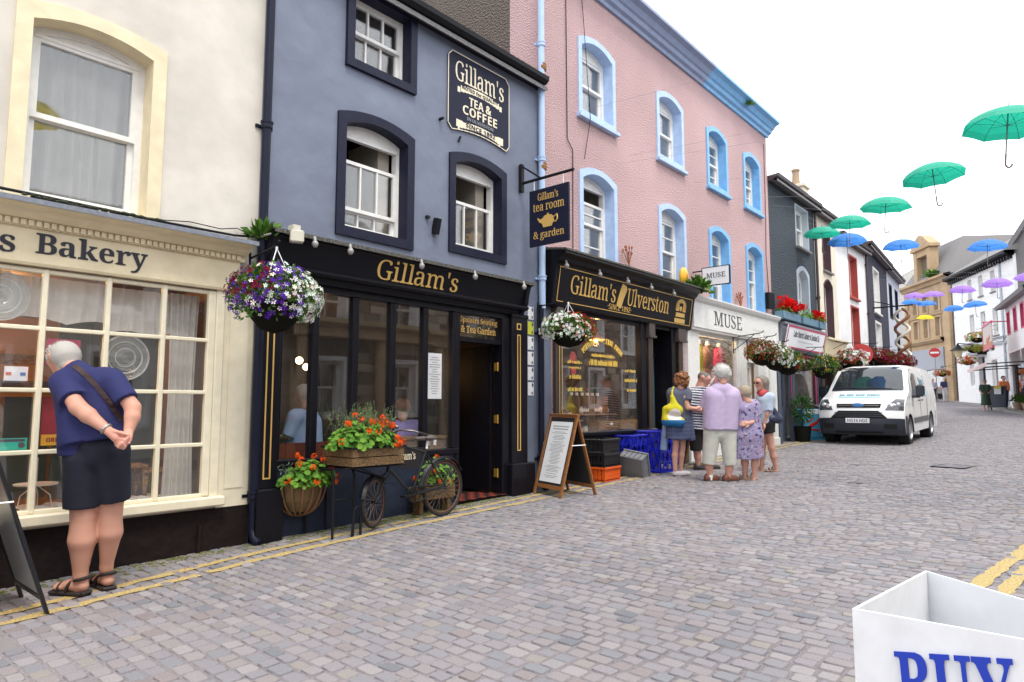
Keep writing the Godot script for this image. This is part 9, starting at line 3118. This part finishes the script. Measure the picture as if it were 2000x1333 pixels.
func white_haired(_pat: Material) -> void:
	var o := person("white-haired person from behind in lilac shirt and cropped cream trousers", Vector3(9.98, 0.21, -4.45))
	var g0 := 0.208
	var sk := Color(0.55, 0.29, 0.22)
	var body := Geo.new()
	var R := Basis(Vector3.UP, deg_to_rad(YAW))
	var fwd := R * Vector3(0.1, -0.1, -1); var up := R * Vector3(0, 1, -0.05)
	var hc := J(1410, 731, 0.04)
	skin_onto(body, head_bones(hc, fwd, up, 1.05), 0.012, 0.014, sk)
	skin_onto(body, [B(1410, 745, 0.02, 1410, 760, 0, 0.06, 0.065), B(1442, 785, 0.0, 1447, 800, 0.06, 0.048, 0.044), B(1447, 800, 0.06, 1446, 788, 0.24, 0.042, 0.032), B(1376, 782, 0.04, 1378, 800, 0.1, 0.048, 0.042), B(1378, 800, 0.1, 1392, 800, 0.3, 0.04, 0.03),
		B(1384, 890, 0, 1385, 912, 0, 0.06, 0.056), B(1386, 912, 0, 1387, 934, 0, 0.057, 0.040), B(1425, 890, -0.03, 1425, 915, -0.03, 0.06, 0.056), B(1424, 915, -0.03, 1423, 938, -0.03, 0.057, 0.040)], 0.016, 0.014, sk)
	skin_onto(body, hand_bones(J(1446, 788, 0.24), R * Vector3(-0.2, 0.4, -1), R * Vector3(0.2, 1, 0), 1.0, 0.6), 0.008, 0.005, sk)
	obj("body", body, m("skin"), o)
	var tufts := [[hc + up * 0.03 - fwd * 0.03, hc + up * 0.03 + fwd * 0.02, 0.118, 0.11]]
	for i in 60:
		var d := Vector3(rng.randfn(), rng.randfn(), rng.randfn()).normalized()
		if d.dot(fwd) > 0.4 or d.y < -0.55: continue
		tufts.append([hc + up * 0.02 + d * 0.10, hc + up * 0.02 + d * 0.138, 0.024, 0.012])
	cloth_part(o, "hair", tufts, 0.009, 0.006, hair_mat("snow_hair", Color(0.76, 0.74, 0.72)))
	strands(o, hc + up * 0.03, 0.125, 900, 0.04, Color(0.74, 0.72, 0.70), fwd, 0.4)
	var sh := [B(1394, 776, 0, 1393, 838, -0.01, 0.145, 0.160, false, true), B(1425, 776, 0, 1420, 838, -0.01, 0.145, 0.160, false, true), B(1408, 785, 0.06, 1407, 838, 0.06, 0.165, 0.18, false, true), B(1389, 767, 0, 1431, 767, 0, 0.085, 0.085), B(1400, 760, 0, 1420, 760, 0, 0.085, 0.085), B(1410, 760, 0, 1410, 748, 0.02, 0.085, 0.075, false, true),
		B(1436, 770, 0, 1444, 797, 0.03, 0.078, 0.076, false, true), B(1384, 770, 0.02, 1375, 795, 0.07, 0.078, 0.076, false, true)]
	cloth_part(o, "shirt", sh, 0.014, 0.012, m("lilac_shirt"))
	cloth_part(o, "trousers", [B(1393, 846, 0.02, 1420, 846, 0.02, 0.140, 0.140), B(1391, 846, 0, 1384, 907, 0, 0.130, 0.100, false, true), B(1422, 846, 0, 1426, 909, -0.03, 0.130, 0.096, false, true)], 0.014, 0.008, m("cream_trousers"))
	var sock := Geo.new()
	for q in [[1387, 930, 0.0], [1423, 934, -0.03]]: sock.tube([J(q[0], q[1] - 3, q[2]), J(q[0], q[1] + 8, q[2])], 0.046, 10)
	obj("socks", sock, m("white_paint"), o)
	for q in [[1382, 938, 1400, 939, 0.0, 0.05], [1418, 944, 1436, 942, -0.05, -0.02]]:
		var hl := J(q[0], q[1], q[4]); var tt := J(q[2], q[3], q[5])
		hl.y = g0; tt.y = g0
		shoe(o, "shoe", hl, tt, 0.050, m("shoe_tan", Color(0.13, 0.042, 0.025), 0.45))

func dress_woman(pat: Material) -> void:
	var o := person("short woman in a floral lilac dress with hand on hip", Vector3(10.35, 0.22, -4.12))
	var g0 := 0.217
	var sk := Color(0.56, 0.30, 0.23)
	var body := Geo.new()
	var R := Basis(Vector3.UP, deg_to_rad(YAW))
	var fwd := R * Vector3(-0.75, -0.3, -0.55); var up := R * Vector3(-0.2, 1, -0.1)
	var hc := J(1452, 770)
	skin_onto(body, head_bones(hc, fwd, up, 1.0), 0.012, 0.014, sk)
	skin_onto(body, [B(1456, 778, 0, 1459, 790, 0, 0.052, 0.055), B(1476, 806, -0.02, 1480, 820, -0.05, 0.050, 0.044), B(1480, 820, -0.05, 1465, 827, -0.16, 0.042, 0.030),
		B(1455, 885, 0.05, 1455, 905, 0.05, 0.055, 0.052), B(1455, 905, 0.05, 1456, 932, 0.06, 0.050, 0.032), B(1475, 885, -0.02, 1475, 908, -0.02, 0.055, 0.052), B(1475, 908, -0.02, 1473, 936, -0.02, 0.050, 0.032),
		[J(1456, 936, 0.06), J(1444, 941, 0.08), 0.034, 0.026], [J(1473, 939, -0.02), J(1460, 944, 0.0), 0.034, 0.026]], 0.016, 0.014, sk)
	skin_onto(body, hand_bones(J(1466, 827, -0.155), R * Vector3(-1, -0.05, 0.1), R * Vector3(0, 0.3, 1), -1.0, 0.35), 0.008, 0.005, sk)
	obj("body", body, m("skin"), o)
	cloth_part(o, "hair", [[hc + up * 0.035 - fwd * 0.03, hc + up * 0.03 + fwd * 0.015, 0.10, 0.092], [hc - fwd * 0.05 - up * 0.02, hc - fwd * 0.055 - up * 0.06, 0.075, 0.05]], 0.012, 0.014, hair_mat("sandy_hair", Color(0.48, 0.40, 0.29)), null, func(p): return (p - hc).dot((fwd * 0.8 - up * 0.45).normalized()) - 0.03)
	var sp := Geo.new()
	sp.tube([hc + fwd.normalized() * 0.085 + up * 0.012, hc + fwd.cross(up).normalized() * 0.082 + up * 0.02], 0.004, 5)
	obj("spectacle_arm", sp, m("iron"), o)
	face_bits(o, hc, fwd, up)
	var fn := FastNoiseLite.new()
	fn.seed = 5
	fn.frequency = 14.0
	var floral := func(p: Vector3):
		var a := fn.get_noise_3dv(p); var b := fn.get_noise_3dv(p * 1.3 + Vector3(7, 3, 1))
		if a > 0.28: return Color(0.035, 0.03, 0.09)
		if b > 0.30: return Color(0.42, 0.22, 0.26)
		if b < -0.36: return Color(0.48, 0.46, 0.55)
		return Color(0.28, 0.25, 0.42)
	var dr := [B(1452, 800, 0, 1449, 850, 0, 0.125, 0.150), B(1468, 798, 0, 1470, 850, 0, 0.125, 0.15), B(1449, 850, 0, 1448, 894, 0.02, 0.15, 0.150, false, true), B(1470, 850, 0, 1473, 894, 0, 0.15, 0.145, false, true), B(1450, 792, 0, 1472, 792, 0, 0.075, 0.075), B(1472, 793, -0.01, 1477, 810, -0.03, 0.075, 0.080, false, true)]
	cloth_part(o, "dress", dr, 0.011, 0.022, pat, floral)
	var cg := Geo.new()
	ring_band(cg, J(1460, 786, 0), Vector3.UP + fwd * 0.2, 0.075, 0.022)
	obj("collar", cg, m("collar_cream", Color(0.5, 0.46, 0.40), 0.8), o)
	for q in [[1457, 940, 1444, 942, 0.06, 0.08], [1474, 943, 1460, 946, -0.02, 0.0]]:
		var hl := J(q[0], q[1], q[4]); var tt := J(q[2], q[3], q[5])
		hl.y = g0; tt.y = g0
		sandal(o, hl, tt, m("sandal_tan", Color(0.30, 0.20, 0.15), 0.6), 0.04)

func scarf_woman(_pat: Material) -> void:
	var o := person("woman with long grey hair, sunglasses, red scarf and dark shoulder bag", Vector3(11.53, 0.24, -4.28))
	var g0 := 0.244
	var sk := Color(0.56, 0.30, 0.22)
	var body := Geo.new()
	var R := Basis(Vector3.UP, deg_to_rad(YAW))
	var fwd := R * Vector3(-0.92, -0.08, 0.25); var up := R * Vector3(0, 1, 0)
	var hc := J(1487, 749)
	skin_onto(body, head_bones(hc, fwd, up, 1.02), 0.012, 0.014, sk)
	skin_onto(body, [B(1489, 758, 0, 1491, 772, 0, 0.05, 0.055), B(1502, 795, -0.10, 1498, 810, -0.10, 0.042, 0.036), B(1498, 810, -0.10, 1493, 828, -0.10, 0.035, 0.028),
		B(1493, 835, 0.05, 1490, 872, 0.06, 0.068, 0.05), B(1489, 872, 0.06, 1489, 888, 0.08, 0.048, 0.05), B(1489, 888, 0.08, 1488, 918, 0.10, 0.048, 0.031), B(1502, 838, -0.02, 1507, 875, -0.02, 0.070, 0.051), B(1507, 875, -0.02, 1511, 892, -0.01, 0.049, 0.051), B(1511, 892, -0.01, 1517, 920, 0.0, 0.049, 0.032),
		[J(1489, 921, 0.1), J(1476, 926, 0.1), 0.033, 0.024], [J(1516, 922, 0.0), J(1500, 926, 0.0), 0.033, 0.024]], 0.016, 0.014, sk)
	skin_onto(body, hand_bones(J(1493, 828, -0.10), R * Vector3(-0.1, -1, 0), R * Vector3(1, 0, 0.3), 1.0, 0.5), 0.008, 0.005, sk)
	obj("body", body, m("skin"), o)
	cloth_part(o, "hair", [[hc + up * 0.035 - fwd * 0.03, hc + up * 0.032 + fwd * 0.02, 0.10, 0.09], [hc - fwd * 0.06, hc - fwd * 0.085 - up * 0.20, 0.08, 0.045], [hc - fwd * 0.03 - up * 0.02, hc - fwd * 0.06 - up * 0.16, 0.085, 0.05]], 0.012, 0.014, hair_mat("ash_hair", Color(0.32, 0.28, 0.25)), null, func(p): return (p - hc).dot((fwd * 0.9 - up * 0.35).normalized()) - 0.022)
	face_bits(o, hc, fwd, up)
	var gl := Geo.new()
	var sd := fwd.cross(up).normalized()
	for k in [-1.0, 1.0]:
		gl.ball(hc + fwd.normalized() * 0.097 + sd * 0.034 * k + up * 0.013, Vector3(0.026, 0.022, 0.026), 10, 6)
		gl.tube([hc + fwd.normalized() * 0.09 + sd * 0.06 * k + up * 0.018, hc + sd * 0.086 * k + up * 0.022], 0.005, 5)
	obj("sunglasses", gl, m("sunglass", Color(0.03, 0.015, 0.015), 0.15), o)
	var sh := [B(1491, 782, 0, 1493, 826, 0, 0.115, 0.115, false, true), B(1502, 780, 0.02, 1500, 828, 0.02, 0.105, 0.115, false, true), B(1488, 776, 0.02, 1504, 776, -0.06, 0.07, 0.07), B(1504, 777, -0.06, 1502, 803, -0.11, 0.066, 0.062, false, true)]
	cloth_part(o, "shirt", sh, 0.016, 0.02, m("pale_blue_shirt"))
	cloth_part(o, "shorts", [B(1492, 826, 0.02, 1500, 826, 0.0, 0.115, 0.115), B(1492, 828, 0.04, 1491, 845, 0.05, 0.105, 0.098, false, true), B(1500, 828, -0.01, 1503, 846, -0.02, 0.105, 0.098, false, true)], 0.016, 0.016, m("black_shorts"))
	cloth_part(o, "scarf", [B(1489, 768, -0.04, 1485, 784, -0.03, 0.045, 0.035), B(1485, 784, -0.03, 1481, 793, -0.02, 0.036, 0.025), B(1484, 768, 0.04, 1494, 765, 0.02, 0.05, 0.045), B(1494, 765, -0.03, 1488, 770, -0.05, 0.045, 0.04)], 0.012, 0.012, m("scarf_red", Color(0.55, 0.07, 0.09), 0.85))
	cloth_part(o, "shoulder_bag", [B(1511, 800, -0.08, 1519, 818, -0.06, 0.04, 0.07), B(1506, 818, -0.08, 1521, 820, -0.06, 0.06, 0.06)], 0.014, 0.02, m("bag_navy", Color(0.03, 0.035, 0.075), 0.5))
	var st := Geo.new()
	st.tube([J(1511, 800, -0.09), J(1507, 785, -0.10), J(1503, 768, -0.05), J(1505, 780, 0.06)], 0.010, 6)
	obj("bag_strap", st, m("bag_navy"), o)
	for q in [[1491, 923, 1477, 926, 0.1], [1517, 923, 1500, 927, 0.0]]:
		var hl := J(q[0], q[1], q[4]); var tt := J(q[2], q[3], q[4])
		hl.y = g0; tt.y = g0
		sandal(o, hl, tt, m("sandal_tan"), 0.038)

# a plainer figure for those far up the street; the colours tell them apart
func small_person(label: String, p: Vector3, turn: float, h: float, skin: Color, hair: Color, top: Color, low: Color, long_low: float, stride := 0.1, skirt := false) -> Node3D:
	var o := thing("person", label, "person", p)
	var s := h / 1.75
	var R := Basis(Vector3.UP, turn)
	var P := func(x: float, y: float, z := 0.0): return p + R * (Vector3(x, y, z) * s)
	var body := Geo.new()
	skin_onto(body, head_bones(P.call(0, 1.62, 0.02), R * Vector3(0, -0.05, 1), Vector3.UP, s), 0.022, 0.016, skin)
	skin_onto(body, [[P.call(0, 1.53), P.call(0, 1.44), 0.055 * s, 0.06 * s], [P.call(-0.2, 1.38), P.call(-0.25, 1.12, 0.02), 0.05 * s, 0.043 * s], [P.call(-0.25, 1.12, 0.02), P.call(-0.16, 0.98, 0.2), 0.042 * s, 0.032 * s], [P.call(0.2, 1.38), P.call(0.25, 1.12, 0.02), 0.05 * s, 0.043 * s], [P.call(0.25, 1.12, 0.02), P.call(0.15, 1.0, 0.2), 0.042 * s, 0.032 * s],
		[P.call(-0.16, 0.98, 0.2), P.call(-0.10, 0.96, 0.26), 0.034 * s, 0.026 * s], [P.call(0.15, 1.0, 0.2), P.call(0.09, 0.99, 0.26), 0.034 * s, 0.026 * s],
		[P.call(-0.09, 0.9), P.call(-0.09, 0.5, stride), 0.085 * s, 0.058 * s], [P.call(-0.09, 0.5, stride), P.call(-0.09, 0.08, stride), 0.06 * s, 0.038 * s], [P.call(-0.09, 0.045, stride - 0.03), P.call(-0.09, 0.035, stride + 0.15), 0.042 * s, 0.03 * s],
		[P.call(0.09, 0.9), P.call(0.09, 0.5, 0), 0.085 * s, 0.058 * s], [P.call(0.09, 0.5, 0), P.call(0.09, 0.08, -stride), 0.06 * s, 0.038 * s], [P.call(0.09, 0.045, -stride - 0.03), P.call(0.09, 0.035, -stride + 0.15), 0.042 * s, 0.03 * s]], 0.022, 0.016, skin)
	obj("body", body, m("skin"), o)
	var hc: Vector3 = P.call(0, 1.64, 0)
	cloth_part(o, "hair", [[hc + Vector3(0, 0.03, 0) * s, hc + R * Vector3(0, 0.02, -0.03) * s, 0.10 * s, 0.095 * s]], 0.022, 0.014, hair_mat("hair_" + hair.to_html(), hair), null, func(q): return (q - hc).dot((R * Vector3(0, -0.55, 0.8)).normalized()) - 0.02)
	cloth_part(o, "top", [[P.call(-0.09, 1.33), P.call(-0.09, 0.95), 0.12 * s, 0.125 * s], [P.call(0.09, 1.33), P.call(0.09, 0.95), 0.12 * s, 0.125 * s], [P.call(-0.17, 1.41), P.call(0.17, 1.41), 0.07 * s, 0.07 * s], [P.call(-0.2, 1.40), P.call(-0.24, 1.18, 0.02), 0.07 * s, 0.065 * s, false, true], [P.call(0.2, 1.40), P.call(0.24, 1.18, 0.02), 0.07 * s, 0.065 * s, false, true]], 0.024, 0.02, m("cloth_" + top.to_html(), top, 0.85))
	var lm := m("cloth_" + low.to_html(), low, 0.85)
	if skirt:
		cloth_part(o, "skirt", [[P.call(0, 1.0), P.call(0, long_low, 0.03), 0.17 * s, 0.26 * s, false, true]], 0.024, 0.02, lm)
	else:
		cloth_part(o, "trousers", [[P.call(-0.07, 0.95), P.call(0.07, 0.95), 0.135 * s, 0.135 * s], [P.call(-0.09, 0.9), P.call(-0.09, 0.5, stride), 0.11 * s, 0.08 * s], [P.call(-0.09, 0.5, stride), P.call(-0.09, long_low, stride), 0.08 * s, 0.07 * s, false, true], [P.call(0.09, 0.9), P.call(0.09, 0.5, 0), 0.11 * s, 0.08 * s], [P.call(0.09, 0.5, 0), P.call(0.09, long_low, -stride), 0.08 * s, 0.07 * s, false, true]], 0.024, 0.018, lm)
	return o

func far_people() -> void:
	var sk := Color(0.56, 0.31, 0.24)
	var toward := atan2(-0.99, 0.1)          # facing down the street
	var at := func(x: float, z: float): return Vector3(x, gy(x), z)
	small_person("woman in a long dark green dress walking down the street", at.call(42.8, -4.35), toward, 1.62, sk, Color(0.35, 0.28, 0.22), Color(0.035, 0.07, 0.045), Color(0.03, 0.065, 0.04), 0.32, 0.12, true)
	small_person("stout person in an orange shirt beside the chalkboard", at.call(44.9, -3.72), toward + 0.6, 1.8, sk, Color(0.03, 0.02, 0.02), Color(0.80, 0.24, 0.08), Color(0.02, 0.025, 0.05), 0.12, 0.05)
	small_person("person in white top and pale pink trousers leaning by the inn", at.call(57.4, -6.75) + Vector3(0, 0.1, 0), toward - 0.9, 1.72, sk, Color(0.03, 0.02, 0.02), Color(0.75, 0.72, 0.70), Color(0.62, 0.40, 0.40), 0.08, 0.18)
	small_person("person in grey top and dark trousers walking with a companion", at.call(57.3, -8.95), toward, 1.70, sk, Color(0.6, 0.5, 0.4), Color(0.30, 0.30, 0.40), Color(0.02, 0.02, 0.03), 0.08)
	small_person("person in navy jacket and pale trousers walking with a companion", at.call(57.6, -8.25), toward, 1.74, sk, Color(0.6, 0.45, 0.32), Color(0.02, 0.03, 0.11), Color(0.55, 0.54, 0.58), 0.08)
	# guests sitting inside the tea room window
	for q in [["seated guest with white hair and light blue shirt inside the tea room", Vector3(4.20, 0.70, -6.78), Color(0.26, 0.36, 0.58), Color(0.6, 0.56, 0.5), 0.55], ["seated guest in a lilac top inside the tea room window", Vector3(5.62, 0.55, -6.75), Color(0.24, 0.20, 0.50), Color(0.3, 0.13, 0.05), -0.5]]:
		var p: Vector3 = q[1]
		var o := thing("person", q[0], "person", p)
		var R := Basis(Vector3.UP, q[4])
		var b := Geo.new()
		var hc := p + Vector3(0, 0.78, 0)
		skin_onto(b, head_bones(hc, R * Vector3(0.2, -0.1, -1), Vector3.UP, 1.0), 0.014, 0.014, sk)
		skin_onto(b, [[p + R * Vector3(-0.24, 0.33, -0.05), p + R * Vector3(-0.12, 0.30, -0.28), 0.04, 0.03], [p + R * Vector3(0.24, 0.33, -0.05), p + R * Vector3(0.12, 0.30, -0.28), 0.04, 0.03]], 0.018, 0.012, sk)
		obj("body", b, m("skin"), o)
		cloth_part(o, "hair", [[hc + Vector3(0, 0.035, 0), hc + R * Vector3(0, 0.025, 0.03), 0.10, 0.094]], 0.014, 0.012, hair_mat("hair_" + q[3].to_html(), q[3]), null, func(w): return (w - hc).dot((R * Vector3(0, -0.55, -0.8)).normalized()) - 0.02)
		cloth_part(o, "shirt", [[p + Vector3(-0.08, 0.46, 0), p + Vector3(-0.08, 0.05, 0.02), 0.14, 0.16], [p + Vector3(0.08, 0.46, 0), p + Vector3(0.08, 0.05, 0.02), 0.14, 0.16], [p + R * Vector3(-0.17, 0.55, 0), p + R * Vector3(0.17, 0.55, 0), 0.08, 0.08], [p + R * Vector3(-0.2, 0.53, 0), p + R * Vector3(-0.25, 0.33, -0.05), 0.075, 0.065, false, true], [p + R * Vector3(0.2, 0.53, 0), p + R * Vector3(0.25, 0.33, -0.05), 0.075, 0.065, false, true]], 0.018, 0.022, m("cloth_" + q[2].to_html(), q[2], 0.85))
		var ch := thing("cafe_chair", "dark wooden cafe chair under the seated guest %s" % ("in light blue" if q[4] > 0 else "in lilac"), "chair", p + Vector3(0, -0.40, 0))
		var g := Geo.new()
		g.box(p + Vector3(0, -0.09, 0), Vector3(0.42, 0.04, 0.42), R, 0.01)
		obj("seat", g, m("pale_wood"), ch)
		for sx in [-0.18, 0.18]:
			for sz in [-0.18, 0.18]:
				var lg := Geo.new()
				lg.tube([p + R * Vector3(sx, -0.10, sz), Vector3(p.x, 0.155, p.z) + R * Vector3(sx, 0, sz)], 0.018, 6)
				obj("leg", lg, m("pale_wood"), ch)
